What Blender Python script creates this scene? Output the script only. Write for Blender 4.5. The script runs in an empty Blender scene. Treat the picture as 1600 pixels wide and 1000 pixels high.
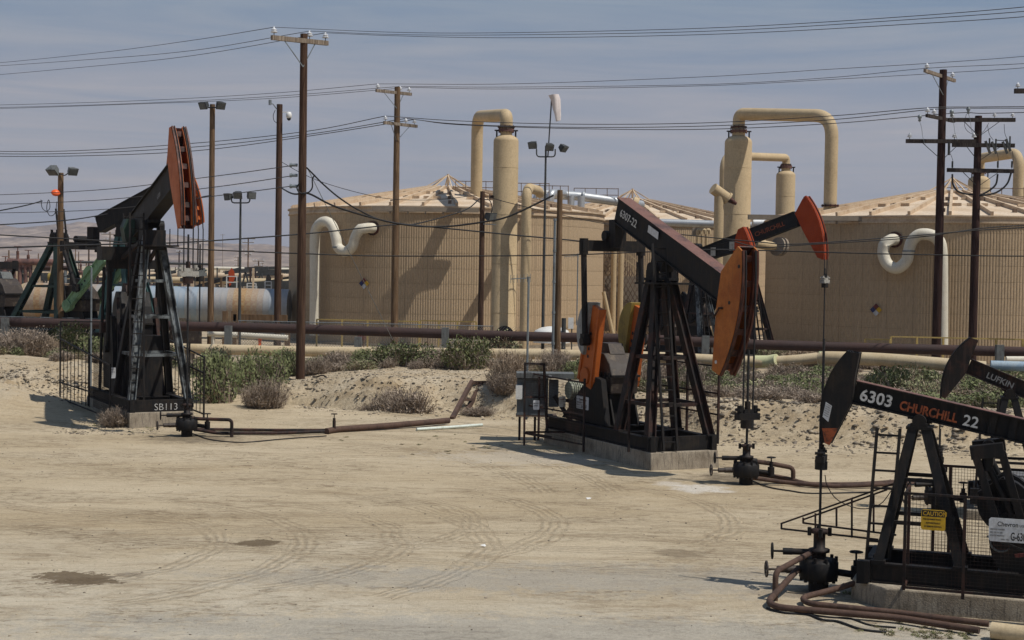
import bpy, math, random
import numpy as np
from mathutils import Vector, Matrix, noise as mnoise

S = bpy.context.scene
COL = S.collection
PI = math.pi
rad = math.radians
rnd = random.Random(7)

# ------------------------------------------------------------------ camera
FPX, CAMH, PIT, ROL = 2300.0, 5.0, rad(1.93), rad(0.9)
cam_d = bpy.data.cameras.new('camera')
cam = bpy.data.objects.new('camera', cam_d); COL.objects.link(cam)
CR = Matrix.Rotation(PI/2-PIT, 3, 'X') @ Matrix.Rotation(ROL, 3, 'Z')
cam.matrix_world = Matrix.Translation((0, 0, CAMH)) @ CR.to_4x4()
cam_d.sensor_width = 36.0
cam_d.lens = 36.0*FPX/1600.0
cam_d.clip_start = 0.5; cam_d.clip_end = 30000
S.camera = cam
S.render.resolution_x, S.render.resolution_y = 1024, 640

# ------------------------------------------------------------------ world and sun
SUN_AZ = Vector((0.905, -0.425))
SUN_EL = rad(60)
W = bpy.data.worlds.new('World'); S.world = W; W.use_nodes = True
nt = W.node_tree; nt.nodes.clear()
def N(t, **kw):
    n = nt.nodes.new(t)
    for k, v in kw.items(): setattr(n, k, v)
    return n
sky = N('ShaderNodeTexSky'); sky.sky_type = 'NISHITA'; sky.sun_disc = False
sky.sun_elevation = SUN_EL; sky.sun_rotation = math.atan2(SUN_AZ.x, SUN_AZ.y)
sky.air_density = 1.0; sky.dust_density = 2.5; sky.ozone_density = 1.5
tc = N('ShaderNodeTexCoord')
sep = N('ShaderNodeSeparateXYZ'); nt.links.new(tc.outputs['Generated'], sep.inputs[0])
# dusty haze: the sky is greyed towards the horizon, with a few flat streaks of thin cloud
hr = N('ShaderNodeValToRGB'); cr = hr.color_ramp
cr.elements[0].position = 0.0; cr.elements[0].color = (3.5, 3.55, 4.0, 1)
cr.elements[1].position = 0.45; cr.elements[1].color = (1.30, 2.05, 3.30, 1)
e = cr.elements.new(0.07); e.color = (3.65, 3.70, 4.2, 1)
e = cr.elements.new(0.12); e.color = (3.20, 3.38, 4.02, 1)
e = cr.elements.new(0.19); e.color = (2.20, 2.92, 3.86, 1)
nt.links.new(sep.outputs['Z'], hr.inputs[0])
mx = N('ShaderNodeMix', data_type='RGBA'); mx.inputs[0].default_value = 0.86
nt.links.new(sky.outputs[0], mx.inputs[6]); nt.links.new(hr.outputs[0], mx.inputs[7])
mp = N('ShaderNodeMapping'); mp.inputs['Scale'].default_value = (1.6, 1.6, 22)
mp.inputs['Rotation'].default_value = (0, 0.02, 0)
nt.links.new(tc.outputs['Generated'], mp.inputs[0])
nz = N('ShaderNodeTexNoise'); nz.inputs['Scale'].default_value = 2.2; nz.inputs['Detail'].default_value = 9
nz.inputs['Roughness'].default_value = 0.6; nz.inputs['Distortion'].default_value = 0.9
nt.links.new(mp.outputs[0], nz.inputs['Vector'])
cr2 = N('ShaderNodeValToRGB'); cr2.color_ramp.elements[0].position = 0.34; cr2.color_ramp.elements[1].position = 0.66
cr2.color_ramp.elements[0].color = (0.82, 0.89, 0.96, 1); cr2.color_ramp.elements[1].color = (1.15, 1.08, 1.02, 1)
nt.links.new(nz.outputs[0], cr2.inputs[0])
mul = N('ShaderNodeMix', data_type='RGBA', blend_type='MULTIPLY'); mul.inputs[0].default_value = 1.0
nt.links.new(mx.outputs[2], mul.inputs[6]); nt.links.new(cr2.outputs[0], mul.inputs[7])
bg = N('ShaderNodeBackground'); bg.inputs[1].default_value = 0.1
nt.links.new(mul.outputs[2], bg.inputs[0])
wo = N('ShaderNodeOutputWorld'); nt.links.new(bg.outputs[0], wo.inputs[0])

sun_d = bpy.data.lights.new('sun', 'SUN'); sun_d.energy = 4.0; sun_d.angle = rad(0.53)
sun_d.color = (1.0, 0.945, 0.85)
sun = bpy.data.objects.new('sun', sun_d); COL.objects.link(sun)
sv = Vector((SUN_AZ.x*math.cos(SUN_EL), SUN_AZ.y*math.cos(SUN_EL), math.sin(SUN_EL)))
sun.rotation_euler = sv.to_track_quat('Z', 'Y').to_euler(); sun.location = (60, -30, 100)
S.view_settings.view_transform = 'Standard'; S.view_settings.look = 'None'
S.view_settings.exposure = 0.0; S.view_settings.gamma = 1.0; S.view_settings.use_curve_mapping = False
S.cycles.max_bounces = 5; S.cycles.volume_bounces = 0
S.cycles.transparent_max_bounces = 8

HAZE = 0.00012
# ------------------------------------------------------------------ placing helpers
def ray(px, py):
    return CR @ Vector(((px-800)/FPX, (500-py)/FPX, -1.0))
def at(px, py, d):                       # point seen at a photo position, d metres out (world Y)
    r = ray(px, py); t = d/r.y
    return Vector((r.x*t, d, CAMH+r.z*t))
def gp(px, py, z=0.0):                   # point of the plane at height z
    r = ray(px, py); t = (z-CAMH)/r.z
    return Vector((r.x*t, r.y*t, z))

# ------------------------------------------------------------------ materials
def new_mat(name):
    m = bpy.data.materials.new(name); m.use_nodes = True
    t = m.node_tree; b = t.nodes['Principled BSDF']
    return m, t, b
def lk(t, a, b): t.links.new(a, b)
def nd(t, ty, **kw):
    n = t.nodes.new(ty)
    for k, v in kw.items():
        if k in n.inputs: n.inputs[k].default_value = v
        else: setattr(n, k, v)
    return n
def ramp(t, fac, stops):
    r = t.nodes.new('ShaderNodeValToRGB'); c = r.color_ramp
    c.elements[0].position = stops[0][0]; c.elements[0].color = (*stops[0][1], 1)
    c.elements[1].position = stops[-1][0]; c.elements[1].color = (*stops[-1][1], 1)
    for p, co in stops[1:-1]:
        e = c.elements.new(p); e.color = (*co, 1)
    lk(t, fac, r.inputs[0]); return r.outputs[0]
def mixc(t, f, a, b, mode='MIX'):
    m = t.nodes.new('ShaderNodeMix'); m.data_type = 'RGBA'; m.blend_type = mode
    for i, v in ((0, f), (6, a), (7, b)):
        if hasattr(v, 'is_output') or hasattr(v, 'links'): lk(t, v, m.inputs[i])
        elif i == 0: m.inputs[0].default_value = v
        else: m.inputs[i].default_value = (*v, 1) if len(v) == 3 else v
    return m.outputs[2]
def g3(v): return (v, v, v)
def worn(name, base, second, amt=0.5, rough=0.6, metal=0.0, scale=3.0, dirt=(0.16, 0.12, 0.08), dirt_amt=0.25, bump=0.15, spec=0.5, streak=True, fine=28):
    """painted or bare metal: broad patches of a second colour, streaks running down, fine speckle."""
    m, t, b = new_mat(name)
    geo = nd(t, 'ShaderNodeTexCoord'); co = geo.outputs['Object']
    n1 = nd(t, 'ShaderNodeTexNoise', Scale=scale, Detail=8, Roughness=0.65); lk(t, co, n1.inputs['Vector'])
    f1 = ramp(t, n1.outputs[0], [(0.62-0.3*amt, g3(0)), (0.78-0.3*amt, g3(1))])
    c = mixc(t, f1, base, second)
    if streak:
        mp = nd(t, 'ShaderNodeMapping'); mp.inputs['Scale'].default_value = (7, 7, 0.7); lk(t, co, mp.inputs[0])
        n2 = nd(t, 'ShaderNodeTexNoise', Scale=2.2, Detail=5, Roughness=0.6); lk(t, mp.outputs[0], n2.inputs['Vector'])
        f2 = ramp(t, n2.outputs[0], [(0.5, g3(0)), (0.8, g3(min(1, dirt_amt*2)))])
        c = mixc(t, f2, c, dirt)
    n3 = nd(t, 'ShaderNodeTexNoise', Scale=fine, Detail=4, Roughness=0.7); lk(t, co, n3.inputs['Vector'])
    c = mixc(t, 0.6, c, ramp(t, n3.outputs[0], [(0.25, g3(0.62)), (0.75, g3(1.25))]), 'MULTIPLY')
    lk(t, c, b.inputs['Base Color'])
    b.inputs['Metallic'].default_value = metal
    b.inputs['Specular IOR Level'].default_value = spec*0.8
    lk(t, ramp(t, n1.outputs[0], [(0.3, g3(rough)), (0.7, g3(min(1, rough+0.2)))]), b.inputs['Roughness'])
    bp = nd(t, 'ShaderNodeBump', Strength=bump, Distance=0.02); lk(t, n3.outputs[0], bp.inputs['Height'])
    lk(t, bp.outputs[0], b.inputs['Normal'])
    return m

M = {}
M['black'] = worn('grimy_black_paint', (0.009, 0.009, 0.010), (0.022, 0.018, 0.015), 0.45, 0.55, 0, 2.5, (0.045, 0.03, 0.022), 0.35, spec=0.28)
M['blackred'] = worn('rust_streaked_black_steel', (0.014, 0.012, 0.012), (0.06, 0.028, 0.021), 0.5, 0.6, 0, 2.0, (0.08, 0.045, 0.035), 0.4, spec=0.3)
M['greyed'] = worn('chalky_oiled_steel', (0.17, 0.19, 0.20), (0.015, 0.015, 0.015), 0.6, 0.5, 0.2, 2.2, (0.01, 0.01, 0.01), 0.6)
M['redrust'] = worn('dusty_red_rust', (0.17, 0.085, 0.07), (0.08, 0.05, 0.05), 0.5, 0.8, 0, 2.0, (0.2, 0.13, 0.11), 0.4)
M['orange'] = worn('faded_orange_paint', (0.42, 0.10, 0.014), (0.31, 0.065, 0.010), 0.4, 0.5, 0, 1.5, (0.12, 0.045, 0.02), 0.18)
M['orange_old'] = worn('weathered_orange_paint', (0.40, 0.125, 0.016), (0.29, 0.08, 0.012), 0.5, 0.55, 0, 1.2, (0.10, 0.05, 0.02), 0.28)
M['rustface'] = worn('oily_rust_face', (0.075, 0.022, 0.014), (0.022, 0.010, 0.008), 0.6, 0.5, 0.1, 1.8, (0.16, 0.05, 0.03), 0.5)
M['red'] = worn('brick_red_paint', (0.35, 0.045, 0.004), (0.27, 0.032, 0.004), 0.4, 0.75, 0, 1.5, (0.1, 0.02, 0.015), 0.2)
M['green'] = worn('dark_green_paint', (0.018, 0.045, 0.034), (0.012, 0.02, 0.018), 0.5, 0.55, 0, 2, (0.03, 0.03, 0.02), 0.4)
M['mint'] = worn('pale_green_paint', (0.20, 0.34, 0.19), (0.10, 0.19, 0.11), 0.4, 0.6, 0, 2, (0.05, 0.06, 0.04), 0.4)
M['teal'] = worn('teal_paint', (0.03, 0.085, 0.085), (0.02, 0.05, 0.05), 0.5, 0.55, 0, 2, (0.02, 0.02, 0.02), 0.4)
M['yellow'] = worn('dull_yellow_paint', (0.30, 0.22, 0.045), (0.22, 0.16, 0.05), 0.4, 0.6, 0, 3, (0.12, 0.09, 0.03), 0.3)
M['handrail'] = worn('yellow_handrail_paint', (0.45, 0.33, 0.11), (0.38, 0.28, 0.11), 0.4, 0.6, 0, 3, (0.2, 0.15, 0.06), 0.2)
M['shell'] = worn('tank_joint_paint', (0.40, 0.30, 0.19), (0.36, 0.27, 0.17), 0.5, 0.7, 0, 0.5, (0.2, 0.15, 0.1), 0.2, 0.05, 0.3)
M['weightgrey'] = worn('bare_grey_weight', (0.26, 0.27, 0.27), (0.16, 0.16, 0.15), 0.45, 0.6, 0, 3, (0.08, 0.06, 0.05), 0.4)
M['bluepipe'] = worn('pale_blue_pipe', (0.26, 0.36, 0.46), (0.34, 0.42, 0.48), 0.5, 0.6, 0, 1.5)
M['greypaint'] = worn('dull_grey_paint', (0.13, 0.14, 0.14), (0.09, 0.09, 0.09), 0.45, 0.6, 0, 3, (0.04, 0.035, 0.03), 0.4)
M['cabinet'] = worn('slate_cabinet_paint', (0.12, 0.135, 0.145), (0.09, 0.10, 0.105), 0.4, 0.55, 0, 2, (0.04, 0.035, 0.03), 0.3)
M['tan'] = worn('tan_tank_paint', (0.50, 0.385, 0.235), (0.44, 0.335, 0.20), 0.5, 0.6, 0, 0.8, (0.33, 0.25, 0.16), 0.22, 0.08, 0.3, fine=12)
M['tanwall'] = worn('tan_wall_sheet_paint', (0.46, 0.345, 0.225), (0.42, 0.315, 0.205), 0.5, 0.65, 0, 0.5, (0.30, 0.225, 0.14), 0.25, 0.06, 0.3, fine=9)
M['roofpale'] = worn('sun_bleached_roof_paint', (0.62, 0.51, 0.39), (0.52, 0.40, 0.28), 0.5, 0.7, 0, 0.6, (0.42, 0.29, 0.19), 0.3, 0.06, 0.3, fine=9)
M['rafter'] = worn('cream_rafter_paint', (0.58, 0.46, 0.33), (0.45, 0.33, 0.22), 0.5, 0.7, 0, 1.5, (0.35, 0.2, 0.12), 0.3, 0.05, 0.3)
M['cream'] = worn('cream_pipe_paint', (0.66, 0.62, 0.52), (0.58, 0.53, 0.43), 0.4, 0.5, 0, 1.5, (0.45, 0.38, 0.28), 0.15, 0.05)
M['tanpipe'] = worn('tan_pipeline_paint', (0.52, 0.42, 0.27), (0.46, 0.36, 0.22), 0.5, 0.6, 0, 1.0, (0.30, 0.22, 0.13), 0.25, 0.05)
M['limepipe'] = worn('lime_cream_pipe_paint', (0.55, 0.55, 0.32), (0.50, 0.48, 0.27), 0.5, 0.6, 0, 1.0, (0.3, 0.28, 0.15), 0.2, 0.05)
M['purple'] = worn('maroon_brown_pipe', (0.036, 0.019, 0.017), (0.052, 0.027, 0.023), 0.5, 0.7, 0, 0.7, (0.08, 0.045, 0.035), 0.3, 0.1)
M['flowline'] = worn('brown_flowline_steel', (0.085, 0.048, 0.034), (0.05, 0.03, 0.024), 0.5, 0.75, 0, 2.5, (0.13, 0.085, 0.06), 0.3)
M['silver'] = worn('aluminium_cladding', (0.50, 0.52, 0.54), (0.40, 0.42, 0.44), 0.5, 0.35, 0.6, 1.5, (0.3, 0.3, 0.3), 0.2, 0.05)
M['galv'] = worn('galvanised_steel', (0.24, 0.27, 0.29), (0.17, 0.19, 0.2), 0.5, 0.5, 0.5, 3, (0.1, 0.1, 0.1), 0.2)
M['brownrail'] = worn('brown_rail_paint', (0.20, 0.14, 0.10), (0.13, 0.09, 0.065), 0.5, 0.7, 0, 3, (0.1, 0.07, 0.05), 0.3)
M['duct'] = worn('grey_brown_duct', (0.27, 0.225, 0.175), (0.22, 0.18, 0.14), 0.5, 0.7, 0, 1, (0.15, 0.11, 0.09), 0.2)
M['white'] = worn('white_enamel', (0.72, 0.72, 0.70), (0.6, 0.6, 0.57), 0.3, 0.35, 0, 3, (0.4, 0.38, 0.34), 0.15, 0.03)
M['cable'] = worn('black_cable', (0.012, 0.012, 0.014), (0.02, 0.02, 0.02), 0.4, 0.6, 0, 3, bump=0, streak=False)
M['wire'] = worn('weathered_wire', (0.055, 0.05, 0.05), (0.07, 0.06, 0.055), 0.4, 0.6, 0.2, 3, bump=0, streak=False)
M['lamp'] = worn('dark_lamp_housing', (0.045, 0.05, 0.052), (0.03, 0.033, 0.034), 0.5, 0.5, 0, 3)
M['beacon'] = worn('orange_beacon', (0.80, 0.12, 0.02), (0.7, 0.10, 0.02), 0.3, 0.35, 0, 3, streak=False, bump=0)
M['signwhite'] = worn('sign_white', (0.55, 0.57, 0.60), (0.45, 0.46, 0.47), 0.4, 0.5, 0, 5, (0.3, 0.27, 0.24), 0.25, 0)
M['signyellow'] = worn('sign_yellow', (0.60, 0.36, 0.015), (0.5, 0.3, 0.02), 0.3, 0.5, 0, 5, (0.2, 0.12, 0.03), 0.15, 0)
M['ink'] = worn('black_ink', (0.012, 0.012, 0.013), (0.03, 0.03, 0.03), 0.4, 0.6, 0, 20, streak=False, bump=0)
M['inkgrey'] = worn('faded_ink', (0.17, 0.17, 0.175), (0.24, 0.24, 0.24), 0.4, 0.6, 0, 20, streak=False, bump=0)
M['paintwhite'] = worn('stencil_white', (0.56, 0.56, 0.55), (0.10, 0.10, 0.10), 0.42, 0.6, 0, 14, streak=False, bump=0)
M['paintorange'] = worn('stencil_orange', (0.32, 0.075, 0.022), (0.07, 0.025, 0.015), 0.5, 0.6, 0, 14, streak=False, bump=0)
M['blue'] = worn('hazard_blue', (0.02, 0.03, 0.13), (0.02, 0.03, 0.10), 0.3, 0.5, 0, 3, bump=0)
M['hazred'] = worn('hazard_red', (0.13, 0.02, 0.02), (0.1, 0.02, 0.02), 0.3, 0.5, 0, 3, bump=0)
M['pvc'] = worn('white_pvc', (0.62, 0.68, 0.62), (0.5, 0.55, 0.48), 0.4, 0.5, 0, 3, (0.35, 0.3, 0.2), 0.2, 0)
M['sock'] = worn('faded_windsock_cloth', (0.72, 0.66, 0.64), (0.62, 0.54, 0.53), 0.5, 0.9, 0, 3, (0.5, 0.4, 0.36), 0.3, 0)
M['porcelain'] = worn('porcelain_insulator', (0.62, 0.64, 0.68), (0.5, 0.52, 0.55), 0.3, 0.3, 0, 6, streak=False, bump=0)
M['motor'] = worn('pale_green_motor', (0.30, 0.32, 0.25), (0.2, 0.2, 0.16), 0.4, 0.5, 0, 5, (0.1, 0.09, 0.07), 0.3)
M['gear'] = worn('oily_brown_casting', (0.038, 0.028, 0.023), (0.12, 0.095, 0.07), 0.35, 0.5, 0, 3.5, (0.03, 0.02, 0.02), 0.4)
M['bone'] = worn('pale_grey_casting', (0.36, 0.35, 0.32), (0.16, 0.14, 0.12), 0.4, 0.5, 0, 6, (0.1, 0.08, 0.06), 0.3)

def wood(name, a, b2, c3):
    m, t, b = new_mat(name)
    co = nd(t, 'ShaderNodeTexCoord').outputs['Object']
    mp = nd(t, 'ShaderNodeMapping'); mp.inputs['Scale'].default_value = (16, 16, 0.6); lk(t, co, mp.inputs[0])
    n1 = nd(t, 'ShaderNodeTexNoise', Scale=1.6, Detail=8, Roughness=0.6); lk(t, mp.outputs[0], n1.inputs['Vector'])
    n2 = nd(t, 'ShaderNodeTexNoise', Scale=0.35, Detail=3); lk(t, co, n2.inputs['Vector'])
    c = ramp(t, n1.outputs[0], [(0.3, a), (0.5, b2), (0.68, c3)])
    c = mixc(t, 1.0, c, ramp(t, n2.outputs[0], [(0.3, g3(0.75)), (0.7, g3(1.25))]), 'MULTIPLY')
    lk(t, c, b.inputs['Base Color']); b.inputs['Roughness'].default_value = 0.85
    b.inputs['Specular IOR Level'].default_value = 0.2
    bp = nd(t, 'ShaderNodeBump', Strength=0.5, Distance=0.03); lk(t, n1.outputs[0], bp.inputs['Height']); lk(t, bp.outputs[0], b.inputs['Normal'])
    return m
M['pole_dark'] = wood('creosoted_pole_wood', (0.028, 0.015, 0.010), (0.062, 0.034, 0.022), (0.12, 0.072, 0.045))
M['pole_brown'] = wood('weathered_pole_wood', (0.060, 0.036, 0.020), (0.135, 0.083, 0.046), (0.23, 0.155, 0.092))
M['pole_red'] = wood('red_brown_pole_wood', (0.018, 0.009, 0.008), (0.034, 0.016, 0.013), (0.06, 0.032, 0.026))
M['arm'] = wood('grey_crossarm_wood', (0.08, 0.06, 0.045), (0.19, 0.15, 0.115), (0.34, 0.29, 0.24))
M['arm_dark'] = wood('dark_crossarm_wood', (0.018, 0.014, 0.013), (0.035, 0.027, 0.024), (0.075, 0.06, 0.052))

def concrete():
    m, t, b = new_mat('stained_concrete')
    co = nd(t, 'ShaderNodeTexCoord').outputs['Object']
    n1 = nd(t, 'ShaderNodeTexNoise', Scale=2.2, Detail=9, Roughness=0.6); lk(t, co, n1.inputs['Vector'])
    mp = nd(t, 'ShaderNodeMapping'); mp.inputs['Scale'].default_value = (9, 9, 1.0); lk(t, co, mp.inputs[0])
    n2 = nd(t, 'ShaderNodeTexNoise', Scale=2.0, Detail=6, Roughness=0.7); lk(t, mp.outputs[0], n2.inputs['Vector'])
    n3 = nd(t, 'ShaderNodeTexNoise', Scale=45, Detail=4); lk(t, co, n3.inputs['Vector'])
    c = ramp(t, n1.outputs[0], [(0.3, (0.18, 0.145, 0.105)), (0.55, (0.30, 0.255, 0.195)), (0.75, (0.41, 0.36, 0.285))])
    c = mixc(t, ramp(t, n2.outputs[0], [(0.50, g3(0)), (0.70, g3(0.85))]), c, (0.05, 0.04, 0.033))
    c = mixc(t, 0.5, c, ramp(t, n3.outputs[0], [(0.3, g3(0.6)), (0.7, g3(1.3))]), 'MULTIPLY')
    lk(t, c, b.inputs['Base Color']); b.inputs['Roughness'].default_value = 0.9
    bp = nd(t, 'ShaderNodeBump', Strength=0.4, Distance=0.02); lk(t, n3.outputs[0], bp.inputs['Height']); lk(t, bp.outputs[0], b.inputs['Normal'])
    return m
M['concrete'] = concrete()

def cladding():
    m, t, b = new_mat('blue_grey_vessel_cladding')
    oi = nd(t, 'ShaderNodeObjectInfo')
    co = nd(t, 'ShaderNodeTexCoord').outputs['Object']
    n1 = nd(t, 'ShaderNodeTexNoise', Scale=0.9, Detail=6); lk(t, co, n1.inputs['Vector'])
    n2 = nd(t, 'ShaderNodeTexNoise', Scale=8, Detail=5); lk(t, co, n2.inputs['Vector'])
    base = mixc(t, ramp(t, n1.outputs[0], [(0.4, g3(0)), (0.65, g3(1))]), (0.24, 0.32, 0.40), (0.34, 0.38, 0.42))
    rust = mixc(t, ramp(t, n2.outputs[0], [(0.35, g3(0)), (0.65, g3(1))]), (0.34, 0.17, 0.055), (0.42, 0.29, 0.14))
    # the colour of each band's paint is stored on the band (object colour): blue sheet to rusted sheet
    f = nd(t, 'ShaderNodeSeparateColor'); lk(t, oi.outputs['Color'], f.inputs[0])
    lk(t, mixc(t, f.outputs[0], base, rust), b.inputs['Base Color'])
    b.inputs['Roughness'].default_value = 0.5; b.inputs['Metallic'].default_value = 0.15
    return m
M['clad'] = cladding()

def leafmat(name, a, b2, tr=0.25):
    m, t, b = new_mat(name)
    co = nd(t, 'ShaderNodeTexCoord').outputs['Object']
    n1 = nd(t, 'ShaderNodeTexNoise', Scale=3.5, Detail=4); lk(t, co, n1.inputs['Vector'])
    geo = nd(t, 'ShaderNodeNewGeometry')
    c = mixc(t, ramp(t, n1.outputs[0], [(0.38, g3(0)), (0.64, g3(1))]), a, b2)
    c = mixc(t, 1.0, c, ramp(t, geo.outputs['Random Per Island'], [(0, g3(0.6)), (1, g3(1.35))]), 'MULTIPLY')
    lk(t, c, b.inputs['Base Color']); b.inputs['Roughness'].default_value = 0.8
    b.inputs['Specular IOR Level'].default_value = 0.2
    return m
M['leaf'] = leafmat('saltbush_leaf', (0.10, 0.118, 0.050), (0.175, 0.19, 0.090))
M['leaf2'] = leafmat('grey_green_leaf', (0.19, 0.195, 0.10), (0.30, 0.295, 0.17))
M['twig'] = leafmat('dry_grey_twig', (0.22, 0.175, 0.135), (0.37, 0.30, 0.24))
M['twig2'] = leafmat('dry_tan_twig', (0.27, 0.205, 0.145), (0.42, 0.335, 0.25))
M['weed'] = leafmat('small_weed', (0.10, 0.12, 0.04), (0.20, 0.20, 0.09))
M['rock'] = leafmat('dusty_stone', (0.33, 0.27, 0.19), (0.44, 0.37, 0.275))
M['rockdark'] = leafmat('grey_clod', (0.13, 0.11, 0.085), (0.25, 0.21, 0.165))

# ------------------------------------------------------------------ mesh builder
class MB:
    def __init__(s): s.v = []; s.f = []; s.sm = []
    def add(s, vs, fs, smooth=False):
        o = len(s.v); s.v += [tuple(v) for v in vs]
        for f in fs: s.f.append([i+o for i in f]); s.sm.append(smooth)
        return s
    def box(s, c, sz, R=None):
        x, y, z = sz[0]/2, sz[1]/2, sz[2]/2; c = Vector(c)
        vs = [Vector(p) for p in ((-x,-y,-z),(x,-y,-z),(x,y,-z),(-x,y,-z),(-x,-y,z),(x,-y,z),(x,y,z),(-x,y,z))]
        if R is not None: vs = [R @ v for v in vs]
        return s.add([v+c for v in vs], [(0,3,2,1),(4,5,6,7),(0,1,5,4),(1,2,6,5),(2,3,7,6),(3,0,4,7)])
    def frame(s, p, q, up=(0,0,1)):
        d = (Vector(q)-Vector(p)); L = d.length; d = d/L; up = Vector(up)
        sd = d.cross(up)
        if sd.length < 1e-4: sd = d.cross(Vector((1, 0, 0)))
        sd.normalize(); u = sd.cross(d).normalized()
        return Matrix((d, sd, u)).transposed(), L
    def bar(s, p, q, w, h, up=(0,0,1)):
        R, L = s.frame(p, q, up)
        return s.box((Vector(p)+Vector(q))/2, (L, w, h), R)
    def ibeam(s, p, q, w, h, up=(0,0,1), tf=0.025, tw=0.02):
        R, L = s.frame(p, q, up); c = (Vector(p)+Vector(q))/2
        s.box(c + R @ Vector((0,0,h/2-tf/2)), (L, w, tf), R)
        s.box(c - R @ Vector((0,0,h/2-tf/2)), (L, w, tf), R)
        return s.box(c, (L-0.004, tw, h-2*tf), R)
    def tube(s, pts, r, n=8, caps=True):
        pts = [Vector(p) for p in pts]; rs = r if isinstance(r, (list, tuple)) else [r]*len(pts)
        rings = []; prev = None
        for i, p in enumerate(pts):
            d = (pts[min(i+1, len(pts)-1)]-pts[max(i-1, 0)])
            d = d.normalized() if d.length > 1e-9 else Vector((0,0,1))
            if prev is None:
                a = d.orthogonal().normalized()
            else:
                a = prev - d*prev.dot(d)
                a = a.normalized() if a.length > 1e-6 else d.orthogonal().normalized()
            prev = a; b = d.cross(a)
            rings.append([p + (a*math.cos(2*PI*k/n)+b*math.sin(2*PI*k/n))*rs[i] for k in range(n)])
        vs = [v for rg in rings for v in rg]; fs = []
        for i in range(len(pts)-1):
            for k in range(n):
                fs.append((i*n+k, i*n+(k+1)%n, (i+1)*n+(k+1)%n, (i+1)*n+k))
        s.add(vs, fs, True)
        if caps:
            s.add(rings[0][::-1], [tuple(range(n))]); s.add(rings[-1], [tuple(range(n))])
        return s
    def cyl(s, p, q, r, n=12, r2=None): return s.tube([p, q], [r, r if r2 is None else r2], n)
    def prism(s, poly, o, ex, ey, depth, at0=0.0):
        """polygon (a, b) in plane (ex, ey), extruded along ex x ey, centred on at0."""
        ex, ey, o = Vector(ex), Vector(ey), Vector(o); ez = ex.cross(ey).normalized()
        n = len(poly)
        lo = [o+ex*a+ey*b+ez*(at0-depth/2) for a, b in poly]; hi = [o+ex*a+ey*b+ez*(at0+depth/2) for a, b in poly]
        area = sum(poly[i][0]*poly[(i+1)%n][1]-poly[(i+1)%n][0]*poly[i][1] for i in range(n))
        idx = list(range(n)) if area > 0 else list(range(n))[::-1]
        s.add(lo+hi, [tuple(idx[::-1]), tuple(i+n for i in idx)] + [(idx[i], idx[(i+1)%n], idx[(i+1)%n]+n, idx[i]+n) for i in range(n)])
        return s
    def lathe(s, prof, o=(0,0,0), n=24, R=None, smooth=True):
        o = Vector(o); vs = []
        for r, z in prof:
            for k in range(n):
                v = Vector((r*math.cos(2*PI*k/n), r*math.sin(2*PI*k/n), z))
                if R is not None: v = R @ v
                vs.append(v+o)
        fs = [(i*n+k, i*n+(k+1)%n, (i+1)*n+(k+1)%n, (i+1)*n+k) for i in range(len(prof)-1) for k in range(n)]
        return s.add(vs, fs, smooth)
    def mesh(s, name, mat):
        me = bpy.data.meshes.new(name); me.from_pydata(s.v, [], s.f)
        me.polygons.foreach_set('use_smooth', s.sm)
        if mat: me.materials.append(M[mat] if isinstance(mat, str) else mat)
        me.update(); return me
    def build(s, name, mat, parent=None, loc=None, bevel=0, **props):
        o = bpy.data.objects.new(name, s.mesh(name, mat)); COL.objects.link(o)
        if parent is not None: o.parent = parent
        if loc is not None: o.location = loc
        if bevel:
            b = o.modifiers.new('edge', 'BEVEL'); b.width = bevel; b.segments = 2; b.limit_method = 'ANGLE'
        for k, v in props.items(): o[k] = v
        return o

def link_mesh(name, me, parent=None, loc=(0,0,0), rotz=0):
    o = bpy.data.objects.new(name, me); COL.objects.link(o)
    if parent is not None: o.parent = parent
    o.location = loc; o.rotation_euler = (0, 0, rotz); return o
def thing(name, label, cat, loc=(0,0,0), rotz=0.0, group=None):
    o = bpy.data.objects.new(name, None); COL.objects.link(o); o.empty_display_size = 0.3
    o.location = loc; o.rotation_euler = (0, 0, rotz); o['label'] = label; o['category'] = cat
    if group: o['group'] = group
    return o
def tag(o, label, cat, group=None):
    o['label'] = label; o['category'] = cat
    if group: o['group'] = group
    return o
def arc(c, a, b, r, a0, a1, n=8):
    """points on a circle about c in the plane of unit vectors a, b."""
    c, a, b = Vector(c), Vector(a), Vector(b)
    return [c + a*(r*math.cos(a0+(a1-a0)*i/n)) + b*(r*math.sin(a0+(a1-a0)*i/n)) for i in range(n+1)]
def rounded(pts, r, n=6):
    """polyline with its inner corners rounded to radius r."""
    pts = [Vector(p) for p in pts]; out = [pts[0]]
    for i in range(1, len(pts)-1):
        p, q, s = pts[i-1], pts[i], pts[i+1]
        d1 = (p-q); d2 = (s-q); l = min(r, d1.length*0.49, d2.length*0.49)
        a = q+d1.normalized()*l; b = q+d2.normalized()*l
        for k in range(n+1):
            t = k/n; out.append(a*(1-t)**2 + q*2*t*(1-t) + b*t*t)
    out.append(pts[-1]); return out
def smooth_path(pts, n=6):
    pts = [Vector(p) for p in pts]; P = [pts[0]*2-pts[1]] + pts + [pts[-1]*2-pts[-2]]; out = []
    for i in range(1, len(P)-2):
        for k in range(n):
            t = k/n; a, b, c, d = P[i-1], P[i], P[i+1], P[i+2]
            out.append(0.5*((2*b)+(c-a)*t+(2*a-5*b+4*c-d)*t*t+(3*b-a-3*c+d)*t**3))
    out.append(pts[-1]); return out
_font_cache = {}
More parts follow.
